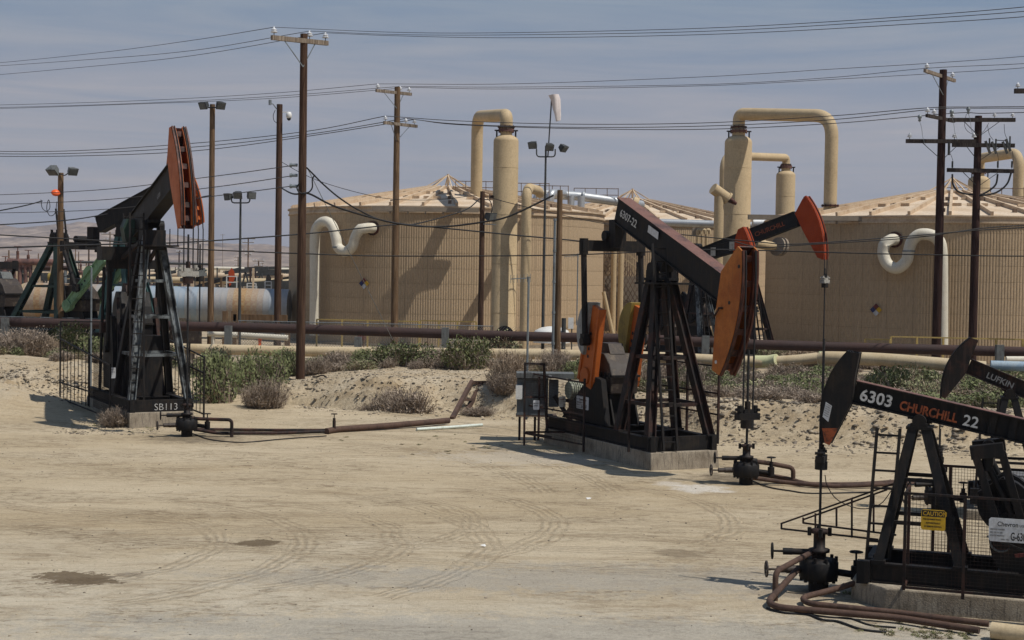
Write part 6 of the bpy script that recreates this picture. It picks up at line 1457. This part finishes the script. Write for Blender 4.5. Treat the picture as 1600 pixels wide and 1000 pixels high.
# small things by the tanks
hz_ = at(565, 527, 88); tag(MB().box((0, 0, 0), (.45, .3, .35)).build('red_box', 'hazred', None, hz_, bevel=.03), 'small red box on the ground by the left tank fence', 'box')
f0 = at(406, 533, 86); f0.z = tz(f0.x, f0.y)
fh = tag(MB().lathe([(.10, 0), (.10, .12), (.07, .14), (.07, .42), (.10, .44), (.09, .52), (.03, .6), (0, .62)], (0, 0, 0), 12).build('fire_hydrant', 'beacon', None, f0), 'small red hydrant left of the tallest pole', 'hydrant'); fh.scale = (1.3, 1.3, 1.4)
wt = at(862, 519, 84); tag(MB().lathe([(1.05, -.6), (1.05, -.1), (.95, .1), (.6, .26), (.2, .33), (0, .34)], (0, 0, 0), 28).build('domed_vessel', 'white', None, wt), 'low white domed vessel behind the maroon pipe beside the red-brown pole', 'vessel')
eb = at(892, 505, 83); T = thing('electrical_box', 'small pale electrical box on a post by the middle tank', 'electrical box', eb); MB().box((0, 0, 0), (.3, .2, .62)).build('box', 'white', T); MB().box((.06, .06, -1.0), (.07, .07, 2.4)).build('post', 'lamp', T)
bp_ = at(881, 497, 82); tag(MB().cyl((0, 0, -2.4), (0, 0, 0), .13, 12).build('bollard', 'lamp', None, bp_), 'short black post standing by the pale electrical box', 'post')
sg = at(363, 486, 88); T = thing('timber_rack', 'squat timber post frame in front of the blue-grey vessel', 'timber frame', sg)
for px, yt in ((352, 486), (366, 486), (449, 520)):
    a_ = at(px, yt, 88)-sg; MB().box((a_.x, a_.y, a_.z-1.2), (.3, .3, 2.4)).build('post', 'pole_brown', T)
MB().box(at(407, 497, 88)-sg, (3.2, .3, .42)).build('beam', 'pole_brown', T)
sg = at(290, 530, 87); T = thing('mesh_crate', 'rusty lattice panel leaning behind the left pump under the maroon pipe', 'panel', sg)
MB().box((0, 0, 0), (1.9, .1, 1.3)).build('panel', 'gear', T)
rd = at(1284, 532, 23.55)

# ------------------------------------------------------------------ scrub
def bush_mesh(name, seed, twig, leaf, ntw=260, nleaf=1400, flat=.75, lsz=.055, tw=.016, spread=1.0):
    r = random.Random(seed); T_ = MB(); Lf = MB()
    lobes = [(r.uniform(-.55, .55)*spread, r.uniform(-.55, .55)*spread, r.uniform(.35, .62), r.uniform(.55, 1.0)) for _ in range(7)]
    def tip():
        lx, ly, lr, lh = r.choice(lobes)
        while True:
            v = Vector((r.uniform(-1, 1), r.uniform(-1, 1), r.uniform(-.9, 1)))
            if .25 < v.length < 1: break
        v = v*(v.length**-.35)
        return Vector((lx+v.x*lr, ly+v.y*lr, max(r.uniform(.02, .12), (lh*.48+v.z*lr*.85)*flat*1.25)))
    def strip(pts, w):
        sd = Vector((r.uniform(-1, 1), r.uniform(-1, 1), r.uniform(-.3, .3))).normalized()*w
        vs = []
        for i, p in enumerate(pts):
            q = sd*(1-i/len(pts)*.7); vs += [p-q, p+q]
        T_.add(vs, [(2*i, 2*i+1, 2*i+3, 2*i+2) for i in range(len(pts)-1)])
    for _ in range(ntw):
        t = tip(); b = Vector((t.x*.55+r.uniform(-.15, .15), t.y*.55+r.uniform(-.15, .15), -.05)); m_ = b.lerp(t, .5)+Vector((r.uniform(-.09, .09), r.uniform(-.09, .09), r.uniform(-.02, .10)))
        strip([b, m_, t], tw*1.2)
        for _k in range(3):
            s = m_.lerp(t, r.uniform(.1, .9)); e_ = s+Vector((r.gauss(0, .13), r.gauss(0, .13), r.uniform(-.03, .16))); strip([s, e_], tw*.7)
    for _ in range(nleaf):
        c = tip(); a_ = Vector((r.gauss(0, 1), r.gauss(0, 1), r.gauss(0, 1))).normalized(); b_ = a_.orthogonal().normalized()
        s = lsz*r.uniform(.5, 1.2); c2 = c+Vector((r.gauss(0, .05), r.gauss(0, .05), r.gauss(0, .04)))
        Lf.add([c2-a_*s, c2+b_*s*.45, c2+a_*s, c2-b_*s*.45], [(0, 1, 2, 3)])
    me = bpy.data.meshes.new(name); n = len(T_.v)
    me.from_pydata(T_.v+Lf.v, [], T_.f+[[i+n for i in f] for f in Lf.f])
    me.materials.append(M[twig]); me.materials.append(M[leaf])
    me.polygons.foreach_set('material_index', [0]*len(T_.f)+[1]*len(Lf.f)); me.update(); return me
BM = {'green': [bush_mesh('shrub', 11+i, 'twig', 'leaf', 200, 3000) for i in range(4)],
      'olive': [bush_mesh('shrub', 31+i, 'twig2', 'leaf2', 280, 1900) for i in range(3)],
      'dry': [bush_mesh('shrub', 51+i, 'twig', 'twig', 900, 500, lsz=.035, tw=.011) for i in range(4)],
      'tan': [bush_mesh('shrub', 71+i, 'twig2', 'twig2', 900, 400, lsz=.035, tw=.011) for i in range(3)]}
def bush(px, py, wpx, hpx, kind, label, d=None, seed=0):
    r = random.Random(px*7+py+seed)
    if d is None: p = onground(px, py)
    else:
        p = at(px, py, d); p.z = tz(p.x, d)
    sc = p.y/FPX; me = BM[kind][r.randrange(len(BM[kind]))]
    o = bpy.data.objects.new('shrub', me); COL.objects.link(o); o.location = p
    o.rotation_euler = (0, 0, r.uniform(0, 6.28)); w = wpx*sc/2.0*1.15; o.scale = (w, w*.9, hpx*sc*1.15)
    return tag(o, label, 'shrub', 'desert shrubs')
bush(22, 576, 100, 50, 'dry', 'big grey dry bush at the left edge in front of the pipelines', 60)
bush(62, 580, 60, 38, 'tan', 'tan dry bush just right of the big grey one at the left edge', 60)
bush(100, 592, 90, 62, 'green', 'green bush behind the rubble bank left of the left pump', 61)
bush(148, 596, 70, 48, 'green', 'green bush behind the bars of the left pump cage', 61)
bush(230, 600, 90, 45, 'green', 'green bush directly behind the base of the left pump', 60)
bush(352, 634, 92, 82, 'green', 'large green bush just right of the left pump', 53.8)
bush(402, 618, 80, 72, 'green', 'second large green bush between the left pump and the tallest pole', 56)
bush(330, 600, 70, 55, 'olive', 'olive bush behind the large green one by the left pump', 59)
bush(412, 640, 78, 52, 'dry', 'grey tumbleweed at the foot of the large green bushes', 52.2)
bush(450, 586, 60, 45, 'green', 'green bush just left of the tallest pole base', 60)
bush(490, 580, 50, 32, 'dry', 'low dry bush at the foot of the tallest pole', 59)
bush(540, 584, 80, 30, 'dry', 'low grey bush right of the tallest pole', 62)
bush(575, 583, 50, 30, 'green', 'small green bush between two grey ones below the tan pipeline', 61)
bush(622, 585, 92, 40, 'green', 'wide green bush in the middle of the scrub below the left tank', 60)
bush(680, 586, 60, 30, 'dry', 'small grey bush below the left tank in the middle scrub', 61)
bush(728, 594, 84, 54, 'green', 'tall green bush above the leaning steel frame', 59)
bush(632, 650, 118, 60, 'dry', 'wide grey tumbleweed lying against the gravel bank in the middle', 52.0)
bush(590, 640, 70, 36, 'dry', 'smaller grey tumbleweed left of the wide one on the bank', 52.4)
bush(800, 640, 84, 62, 'tan', 'tall tan-grey bush left of the grey cabinet', 53)
bush(786, 655, 60, 40, 'dry', 'grey bush behind the leaning steel frame', 52.5)
bush(745, 666, 60, 17, 'dry', 'low tumbleweed at the foot of the leaning steel frame', 50.6)
bush(784, 536, 96, 50, 'olive', 'pale green feathery bush in front of the left tower foot', 80)
bush(860, 604, 60, 50, 'dry', 'dry bush behind the red-brown pole', 58)
bush(905, 600, 60, 44, 'green', 'green bush behind the grey cabinet', 58)
bush(1000, 618, 90, 60, 'dry', 'grey bush seen through the legs of the middle pump', 54)
bush(1075, 622, 70, 60, 'dry', 'grey bush right of the middle pump post', 52)
bush(1103, 626, 44, 26, 'olive', 'yellow-green low bush on the bank right of the middle pump', 49.5)
bush(1132, 615, 66, 46, 'green', 'dark green bush under the orange pump head', 53)
bush(1190, 620, 80, 36, 'dry', 'grey scrub right of the hanging rods', 52)
bush(1245, 612, 80, 50, 'green', 'green bush left of the tall polished rod', 55)
bush(1212, 536, 60, 40, 'olive', 'pale green bush at the corner of the right tank', 79)
bush(1265, 536, 96, 40, 'tan', 'tan feathery bush at the foot of the right tank', 78)
bush(1320, 536, 70, 24, 'dry', 'low grey bush at the foot of the right tank', 78)
bush(1385, 614, 90, 62, 'green', 'green bush right of the small black pump head', 56)
bush(1342, 622, 70, 56, 'dry', 'grey bush behind the small black pump head', 55)
bush(1418, 582, 60, 40, 'olive', 'olive bush rising over the thicker tan pipeline', 64)
bush(1445, 622, 90, 55, 'olive', 'olive bush left of the second small pump head', 55)
bush(1500, 634, 90, 44, 'tan', 'tan bush behind the second small pump head', 52)
bush(1570, 644, 90, 40, 'dry', 'grey bush behind the LUFKIN beam', 52)
bush(186, 662, 66, 34, 'dry', 'dead weeds against the left pump concrete base', 45.5)
bush(218, 650, 30, 40, 'dry', 'spindly dead weed on the base of the left pump', 46.2)

def scatter_mass(name, meshes, spots, label, cat='scrub', zoff=-.03):
    """joins many small plants that nobody could count into one object."""
    V_, F_, MI = [], [], []; mats = []
    n0 = 0
    zs_ = terrain(np.array([q[0] for q in spots]), np.array([q[1] for q in spots]))
    for (x, y, s, h, k), z_ in zip(spots, zs_):
        me = meshes[k]; co = np.empty(len(me.vertices)*3, np.float32); me.vertices.foreach_get('co', co); co = co.reshape(-1, 3)
        a_ = rnd.uniform(0, 6.28); c_, s_ = math.cos(a_), math.sin(a_)
        q = np.stack([(co[:, 0]*c_-co[:, 1]*s_)*s+x, (co[:, 0]*s_+co[:, 1]*c_)*s+y, co[:, 2]*h+z_+zoff], 1)
        V_.append(q)
        for m_ in me.materials:
            if m_ not in mats: mats.append(m_)
        lut = [mats.index(m_) for m_ in me.materials]
        li = np.empty(len(me.loops), np.int32); me.loops.foreach_get('vertex_index', li)
        lt = np.empty(len(me.polygons), np.int32); me.polygons.foreach_get('loop_total', lt)
        mi = np.empty(len(me.polygons), np.int32); me.polygons.foreach_get('material_index', mi)
        F_.append((li+n0, lt)); MI.append(np.array(lut, np.int32)[mi]); n0 += len(co)
    V_ = np.concatenate(V_); li = np.concatenate([f[0] for f in F_]); lt = np.concatenate([f[1] for f in F_]); mi = np.concatenate(MI)
    me = bpy.data.meshes.new(name); me.vertices.add(len(V_)); me.vertices.foreach_set('co', V_.astype(np.float32).ravel())
    me.loops.add(len(li)); me.loops.foreach_set('vertex_index', li); me.polygons.add(len(lt))
    me.polygons.foreach_set('loop_start', np.concatenate([[0], np.cumsum(lt)[:-1]]).astype(np.int32)); me.polygons.foreach_set('loop_total', lt)
    me.polygons.foreach_set('material_index', mi)
    for m_ in mats: me.materials.append(m_)
    me.update(calc_edges=True)
    o = bpy.data.objects.new(name, me); COL.objects.link(o); o['kind'] = 'stuff'; o['label'] = label; o['category'] = cat
    return o
lo = [bush_mesh('s', 101+i, 'twig', 'leaf', 110, 900, lsz=.08, tw=.02) for i in range(3)] + [bush_mesh('s', 111+i, 'twig', 'twig', 330, 250, lsz=.05, tw=.016) for i in range(3)] + [bush_mesh('s', 121+i, 'twig2', 'leaf2', 150, 600, lsz=.07, tw=.02) for i in range(2)]
spots = []
for _ in range(1150):
    y = rnd.uniform(45, 71); x = rnd.uniform(-.37, .37)*y
    yt = np.interp(x, TX, TY)+np.interp(x, TX, TW)+np.interp(x, TX, TL)*(.75 if x < 3 else .2)
    if y < yt: continue
    if -7 < x < 2 and y < 58: continue
    if x < 2 and y > 67 and rnd.random() < .6: continue
    dens = float(fbm(np.array([x*.25]), np.array([y*.25]), 2, 91)[0])+.5
    k = (rnd.choice((0, 1, 2)) if dens > .52 else rnd.choice((3, 4, 5))) if rnd.random() < .8 else rnd.choice((6, 7, 3))
    s = rnd.uniform(.45, 1.1); hh = s*rnd.uniform(.7, 1.1)
    if y < yt+4: s *= .8; hh = min(hh, .55)
    spots.append((x, y, s, hh, k))
for _ in range(70):
    y = rnd.uniform(73.5, 78); x = rnd.uniform(-.37, .36)*y
    if -16 < x < -2.5: continue
    s = rnd.uniform(.4, .8); spots.append((x, y, s, s*.8, rnd.choice((0, 3, 4, 5, 6, 7))))
for x_, n_ in ((-26, 8), (8, 14), (17, 12)):
    for _ in range(n_):
        s = rnd.uniform(.5, .9); spots.append((x_+rnd.uniform(-4, 4), rnd.uniform(77, 80.5), s, s*.9, rnd.choice((3, 4, 5, 6))))
scatter_mass('scrub', lo, spots, 'belt of grey and green scrub along the pipelines', 'scrub')
sp2 = []
for _ in range(500):
    y = 180*math.exp(rnd.random()*2.2); x = rnd.uniform(-.38, -.10)*y; s = rnd.uniform(.8, 2.2); sp2.append((x, y, s, s*.7, 0))
tiny = bush_mesh('s', 200, 'twig', 'leaf', 10, 60, lsz=.3, tw=.05)
scatter_mass('valley_scrub', [tiny], sp2, 'dots of dark scrub on the far valley floor', 'scrub')

# ------------------------------------------------------------------ rubble, gravel, clods
def rock_mesh(seed, mat):
    r = random.Random(seed); m = MB(); vs = []
    for v in ((1, 0, 0), (-1, 0, 0), (0, 1, 0), (0, -1, 0), (0, 0, .7), (0, 0, -.6), (.6, .6, .35), (-.6, .5, .4), (.5, -.6, .4), (-.55, -.6, .3)):
        vs.append(Vector(v)*r.uniform(.75, 1.2))
    import bmesh
    bm = bmesh.new(); [bm.verts.new(v) for v in vs]; bmesh.ops.convex_hull(bm, input=bm.verts)
    me = bpy.data.meshes.new('rock'); bm.to_mesh(me); bm.free(); me.materials.append(M[mat]); return me
RK = [rock_mesh(i, 'rock') for i in range(4)]+[rock_mesh(9+i, 'rockdark') for i in range(3)]
rs = []
def strew(n, fx, fy, smin, smax, pd):
    for _ in range(n):
        x, y = fx(), fy()
        if callable(y): y = y(x)
        s = smin*(smax/smin)**(rnd.random()**2.2); rs.append((x, y, s, s*.8, rnd.randrange(4) if rnd.random() > pd else 4+rnd.randrange(3)))
bank = lambda a_, b_: (lambda: (lambda x: float(np.interp(x, TX, TY))+rnd.gauss(1.2, 1.6)))
strew(3600, lambda: rnd.uniform(-21, -12), bank(0, 0), .018, .08, .22)
strew(2400, lambda: rnd.uniform(-9.5, 2), bank(0, 0), .018, .09, .30)
strew(5200, lambda: rnd.uniform(3, 21), bank(0, 0), .012, .085, .62)
def clods(n, x0, x1, m_, smin, smax):
    for _ in range(n):
        cx_ = rnd.uniform(x0, x1); cy_ = float(np.interp(cx_, TX, TY))+rnd.uniform(-.1, 2.6); sp_ = rnd.uniform(.12, .5)
        for _k in range(m_): rs.append((cx_+rnd.gauss(0, sp_*1.3), cy_+rnd.gauss(0, sp_), *(lambda s: (s, s*.8))(smin*(smax/smin)**(rnd.random()**1.6)), 4+rnd.randrange(3) if rnd.random() < .75 else rnd.randrange(4)))
clods(75, 3.5, 20, 26, .02, .13); clods(40, -21, -12, 26, .02, .10); clods(22, -9, 3, 22, .02, .09)
strew(1500, lambda: rnd.uniform(-9, 1.5), lambda: rnd.uniform(55, 60), .02, .07, .2)
strew(4200, lambda: rnd.uniform(-14, 14), lambda: rnd.uniform(15, 50), .007, .03, .6)
strew(500, lambda: rnd.uniform(-13.5, -10.5), lambda: rnd.uniform(43, 47), .02, .07, .6)
scatter_mass('rubble', RK, rs, 'loose stones and clods on the banks and yard', 'rubble', .0)
wd = [bush_mesh('s', 301+i, 'twig2', 'weed', 30, 60, lsz=.14, tw=.02, flat=.5) for i in range(2)]
ws_ = []
for px, py, n_ in ((1455, 990, 26), (1400, 984, 8), (1500, 992, 10), (700, 682, 5), (690, 705, 5), (755, 700, 7), (640, 690, 4), (560, 690, 4), (1325, 930, 4), (150, 668, 10), (230, 668, 6)):
    for _ in range(n_):
        p = gp(px+rnd.gauss(0, 22), py+rnd.gauss(0, 4)); s = rnd.uniform(.035, .10); ws_.append((p.x, p.y, s*1.3, s, rnd.randrange(2)))
scatter_mass('weeds', wd, ws_, 'small green weeds sprouting from the dirt', 'weeds', -.004)
for px, py, s, lb in ((920, 780, .10, 'white crumpled litter scrap on the bare dirt right of the middle'), (756, 854, .08, 'pale litter scrap on the dirt below the middle')):
    p = gp(px, py); m = MB(); r = random.Random(px)
    pts = [Vector((r.uniform(-1, 1)*s, r.uniform(-1, 1)*s*.6, r.uniform(0, 1)*s*.6)) for _ in range(9)]
    for i in range(7): m.add([pts[i], pts[i+1], pts[(i+2) % 9]], [(0, 1, 2)])
    tag(m.build('litter_scrap', 'white', None, p), lb, 'litter')

# ------------------------------------------------------------------ the oil field beyond, at the left
def far_pole(px, yt, yb, label, arms=(), mat='pole_brown', d=None, r=.17):
    d = d or min(900, CAMH*FPX/max(6, yb-(422+(px-800)*.0157)))
    t = at(px, yt, d); T = thing('utility_pole', label, 'utility pole', (t.x, d, -.5), 0, 'distant utility poles'); H = t.z+.5
    MB().tube([(0, 0, 0), (0, 0, H)], [r, r*.8], 7).build('pole', mat, T)
    for ya, w in arms:
        z = at(px, ya, d).z+.5; w_ = w*d/FPX/2
        MB().box((0, -.2, z), (2*w_, .14, .16)).build('crossarm', 'arm', T)
        for f in (-.9, -.35, .9): MB().cyl((f*w_, -.2, z+.08), (f*w_, -.2, z+.4), .1, 6).build('insulator', 'porcelain', T)
for i, (px, yt, yb, arms, mt, tx_) in enumerate([(172, 362, 448, ((366, 26), (375, 20), (391, 18)), 'arm', 'triple-armed distant pole left of the left pump'), (139, 371, 452, ((373, 20), (382, 18)), 'pole_dark', 'dark double-armed distant pole left of the left pump'),
    (105, 367, 446, ((370, 8),), 'pole_brown', 'thin distant pole just right of the beacon pole'), (110, 388, 446, (), 'pole_red', 'short bare distant pole right of the beacon pole'), (118, 388, 440, (), 'pole_brown', 'slim bare distant pole midway between the green post and the dark pole'),
    (123, 393, 440, (), 'pole_brown', 'bare distant pole just left of the dark double-armed one'), (14, 391, 450, (), 'pole_brown', 'bare distant pole at the far left'), (157, 396, 435, ((404, 7),), 'pole_brown', 'small distant pole below the triple-armed one'),
    (348, 366, 416, ((367, 8),), 'arm', 'pale distant pole with a short top arm between pump and light pole'), (388, 371, 452, ((373, 22), (379, 18), (392, 20), (398, 10)), 'pole_brown', 'many-armed distant pole right of the thin light pole'),
    (372, 402, 438, ((402, 12), (407, 12), (415, 12)), 'pole_brown', 'small armed distant pole at the thin light pole'), (404, 407, 455, ((408, 18), (416, 12)), 'pole_brown', 'double-armed distant pole left of the camera pole'),
    (410, 411, 440, ((412, 6),), 'pole_brown', 'small distant pole beside the double-armed one'), (309, 373, 440, ((374, 24), (381, 20)), 'pole_brown', 'distant armed pole seen between the pump rods'), (185, 380, 450, (), 'pole_dark', 'bare distant pole beside the left pump tail'),
    (243, 400, 445, (), 'pole_brown', 'bare distant pole behind the left pump legs'), (280, 392, 450, ((394, 8),), 'pole_red', 'distant pole right of the left pump legs'), (60, 396, 440, (), 'pole_brown', 'bare distant pole behind the green A-frame')]):
    far_pole(px, yt, yb, tx_, arms, mt)
def rack(label, x0, x1, yl, d, r, mat, posts=5, slope=.016, ybase=None):
    a_, b_ = at(x0, yl, d), at(x1, yl+(x1-x0)*slope, d); T = thing('pipe_rack', label, 'pipe rack', a_, 0, 'distant pipe racks')
    MB().tube([Vector((0, 0, 0)), b_-a_], r, 8).build('pipe', mat, T)
    for k in range(posts):
        p = (b_-a_)*((k+.5)/posts); MB().box((p.x, p.y, p.z/1-a_.z/2-.2), (r*.9, r*.9, a_.z+.4)).build('leg', 'rafter' if mat != 'rustface' else mat, T)
rack('distant cream pipe rack level with the top of the blue-grey vessel', -20, 452, 425.0, 210, .42, 'rafter', 14)
rack('second distant cream pipe rack just above the blue-grey vessel', 80, 452, 434.5, 180, .38, 'tanpipe', 9)
rack('brown pipe rack at the far left behind the green A-frame', 12, 96, 409, 118, .28, 'redrust', 3)
rack('dark pipe rack under the brown one at the far left', -20, 110, 417, 122, .2, 'purple', 4)
rack('dark distant pipe line crossing behind the left pump', 90, 330, 409, 190, .16, 'lamp', 8)
rack('tan distant pipe behind the light poles', 330, 455, 419, 260, .3, 'cream', 5)
rack('yellow-tipped pipe end behind the green A-frame', 76, 88, 433, 120, .34, 'yellow', 1)
for i, (x0, x1, yt, yb, d) in enumerate(((5, 12, 424, 440, 118), (24, 31, 408, 440, 118), (40, 48, 414, 440, 118), (102, 118, 421, 438, 150), (122, 130, 425, 440, 150))):
    p = at((x0+x1)/2, yb, d); q = at((x0+x1)/2, yt, d); w = (x1-x0)*d/FPX
    T = thing('pipe_manifold', 'small rusty pipe manifold far left, number %s from the edge' % ('one', 'two', 'three', 'four', 'five')[i], 'manifold', (p.x, d, 0), 0, 'distant manifolds')
    T['label'] = ('small rusty pipe manifold nearest the left edge', 'rusty arch manifold left of the green A-frame', 'rusty manifold inside the green A-frame legs', 'grey manifold right of the beacon pole above the vessel', 'rusty manifold left of the dark double-armed pole')[i]
    MB().tube(rounded([(-w/2, 0, 0), (-w/2, 0, q.z), (w/2, 0, q.z), (w/2, 0, 0)], .3, 4), .16, 8).build('arch', 'redrust' if i != 3 else 'galv', T)
    m = MB(); m.cyl((0, 0, q.z-.1), (0, 0, q.z+.7), .12, 8); valve(m, (0, 0, q.z+.5), (0, 0, 1), 2.0); m.build('valve', 'redrust', T)
def far_jack(label, px, py, d, s, flip, mat, th, kind='black'):
    p = at(px, py, d); T = thing('pumpjack', label, 'pumpjack', (p.x, d, 0), .3, 'distant pumpjacks'); f = -1 if flip else 1; z = p.z
    for y_ in (-.8, .8):
        for x_ in (-1.3, 1.3): MB().bar((x_*s, y_*s, 0), (0, y_*.2*s, z), .22*s, .22*s).build('samson_leg', kind, T)
    dx, dz = math.cos(rad(th)), math.sin(rad(th)); e0 = Vector((-2.6*f*dx*s, 0, z+.4*s-2.6*dz*s)); e1 = Vector((3.4*f*dx*s, 0, z+.4*s+3.4*dz*s))
    MB().bar(e0, e1, .4*s, .62*s).build('walking_beam', kind, T)
    hp = [(0, -1.6), (.65, -.9), (.95, 0), (.8, 1.0), (.4, 1.6), (-.15, .8)]
    MB().prism([(x_*f*s, y_*s) for x_, y_ in hp], e1, (1, 0, 0), (0, 0, 1), .5*s).build('head', mat, T)
    MB().box((-2.2*f*s, 0, z*.3), (1.5*s, 1.0*s, z*.6)).build('gearbox', kind, T)
    for y_ in (-.8, .8): MB().bar((-2.3*f*s, y_*s, z*.5), e0+Vector((.1, y_*s, 0)), .16*s, .16*s).build('pitman_arm', kind, T)
far_jack('distant pumpjack with a red head above the vessel near the left floodlight pole', 328, 446, 150, .6, False, 'red', 18)
far_jack('tiny distant pumpjack with a pink-red head left of the camera pole', 411, 437, 240, .5, False, 'red', 22)
far_jack('distant black pumpjack between the camera pole and the tallest pole', 448, 438, 180, .6, True, 'black', -12)
for i, (x0, x1, yt, yb, d) in enumerate(((354, 370, 432, 458, 108), (386, 400, 443, 455, 130), (414, 424, 440, 456, 108))):
    a_, b_ = at(x0, yb, d), at(x1, yt, d); w = b_.x-a_.x; h_ = b_.z-a_.z
    T = thing('steel_platform', ('white steel platform with ladder on top of the blue-grey vessel', 'pale pump skid behind the vessel right of the thin light pole', 'small white railing behind the vessel by the camera pole')[i], 'platform', a_)
    for x_ in (0, w):
        MB().bar((x_, 0, -.4), (x_, 0, h_), .07, .07).build('post', 'white', T)
    for f in (.3, .65, 1): MB().bar((0, 0, h_*f), (w, 0, h_*f), .06, .06).build('rail', 'white', T)
    if i == 1: MB().box((w/2, .4, h_*.3), (w, .8, h_*.7)).build('skid_body', 'galv', T)
# the rest of the field reads as one far-off mass of posts, lines and frames
fm = {}
for mt in ('lamp', 'rafter', 'redrust', 'cable', 'pole_brown', 'white', 'purple'): fm[mt] = MB()
rr_ = random.Random(5)
for _ in range(560):
    d_ = 125*math.exp(rr_.random()*1.5); x_ = at(rr_.uniform(-40, 460), 430, d_).x; k_ = rr_.random()
    mt = rr_.choice(('lamp', 'rafter', 'redrust', 'cable', 'pole_brown', 'purple', 'lamp'))
    if k_ < .45: h_ = rr_.uniform(1.5, 5.0); fm[mt].box((x_, d_, h_/2-.2), (.16, .16, h_+.4))
    elif k_ < .72:
        h_ = rr_.uniform(.5, 2.8); w_ = rr_.uniform(2, 14); fm[mt].cyl((x_, d_, h_), (x_+w_, d_+rr_.uniform(-2, 2), h_), rr_.uniform(.08, .2), 6)
        for f in (.1, .5, .9): fm[mt].box((x_+w_*f, d_, h_/2-.1), (.12, .12, h_+.2))
    elif k_ < .88:
        w_ = rr_.uniform(.6, 2.0); h_ = rr_.uniform(.6, 2.4); fm[mt].box((x_, d_, h_/2), (w_, w_*.6, h_))
        fm['lamp'].cyl((x_+w_*.3, d_-.3, h_), (x_+w_*.3, d_-.3, h_+rr_.uniform(.4, 1.6)), .08, 6)
    else:
        w_ = rr_.uniform(1.0, 2.2); h_ = rr_.uniform(2.2, 4.5)
        for s in (-1, 1): fm['lamp'].bar((x_+s*w_*.6, d_, 0), (x_, d_, h_), .18, .18)
        fm['lamp'].bar((x_-w_*1.4, d_, h_-rr_.uniform(-.6, .9)), (x_+w_*1.5, d_, h_+.5), .3, .4)
V_ = []; F_ = []; MI_ = []; ms_ = []
for mt, mb_ in fm.items():
    if not mb_.v: continue
    o_ = len(V_); V_ += mb_.v; F_ += [[i+o_ for i in f] for f in mb_.f]; MI_ += [len(ms_)]*len(mb_.f); ms_.append(M[mt])
me = bpy.data.meshes.new('distant_oilfield'); me.from_pydata(V_, [], F_)
for m_ in ms_: me.materials.append(m_)
me.polygons.foreach_set('material_index', MI_); me.update()
o_ = bpy.data.objects.new('distant_oilfield', me); COL.objects.link(o_); o_['kind'] = 'stuff'; o_['label'] = 'far-off mass of oil field posts, pipes and frames along the horizon'; o_['category'] = 'oil field'
def hillock(px, yb, yt, w, d, mat_):
    p = at(px, yb, d); h_ = (yb-yt)*d/FPX; W_ = w*d/FPX; m = MB(); n = 26; vs = []
    for j in range(n):
        for i in range(n):
            u, v = i/(n-1)*2-1, j/(n-1)*2-1; r = math.hypot(u, v)
            z = max(0, 1-r)**.8*h_*(1+.5*float(fbm(np.array([u*3+px]), np.array([v*3.]), 4, 3)[0]))
            vs.append((p.x+u*W_/2*1.2, d+v*W_/2, p.z-.5+z))
    m.add(vs, [(j*n+i, j*n+i+1, (j+1)*n+i+1, (j+1)*n+i) for j in range(n-1) for i in range(n-1)], True)
    o = m.build('hillock', ground.data.materials[0]); o['kind'] = 'structure'
hillock(322, 434, 413, 130, 300, 0); hillock(20, 440, 424, 140, 260, 0); hillock(225, 432, 418, 150, 420, 0); hillock(420, 436, 424, 110, 400, 0)

# ------------------------------------------------------------------ dusty air
hb = MB(); hb.box((0, 2650, 92), (9000, 5340, 206))
hm = bpy.data.materials.new('dusty_air'); hm.use_nodes = True; ht = hm.node_tree; ht.nodes.clear()
pv = ht.nodes.new('ShaderNodeVolumePrincipled'); pv.inputs['Color'].default_value = (0.80, 0.84, 1.0, 1); pv.inputs['Density'].default_value = HAZE
pv.inputs['Anisotropy'].default_value = 0.2
ho = ht.nodes.new('ShaderNodeOutputMaterial'); ht.links.new(pv.outputs[0], ho.inputs['Volume'])
hz = hb.build('haze', hm); hz['kind'] = 'stuff'; hz['label'] = 'thin dusty air over the valley'; hz['category'] = 'haze'
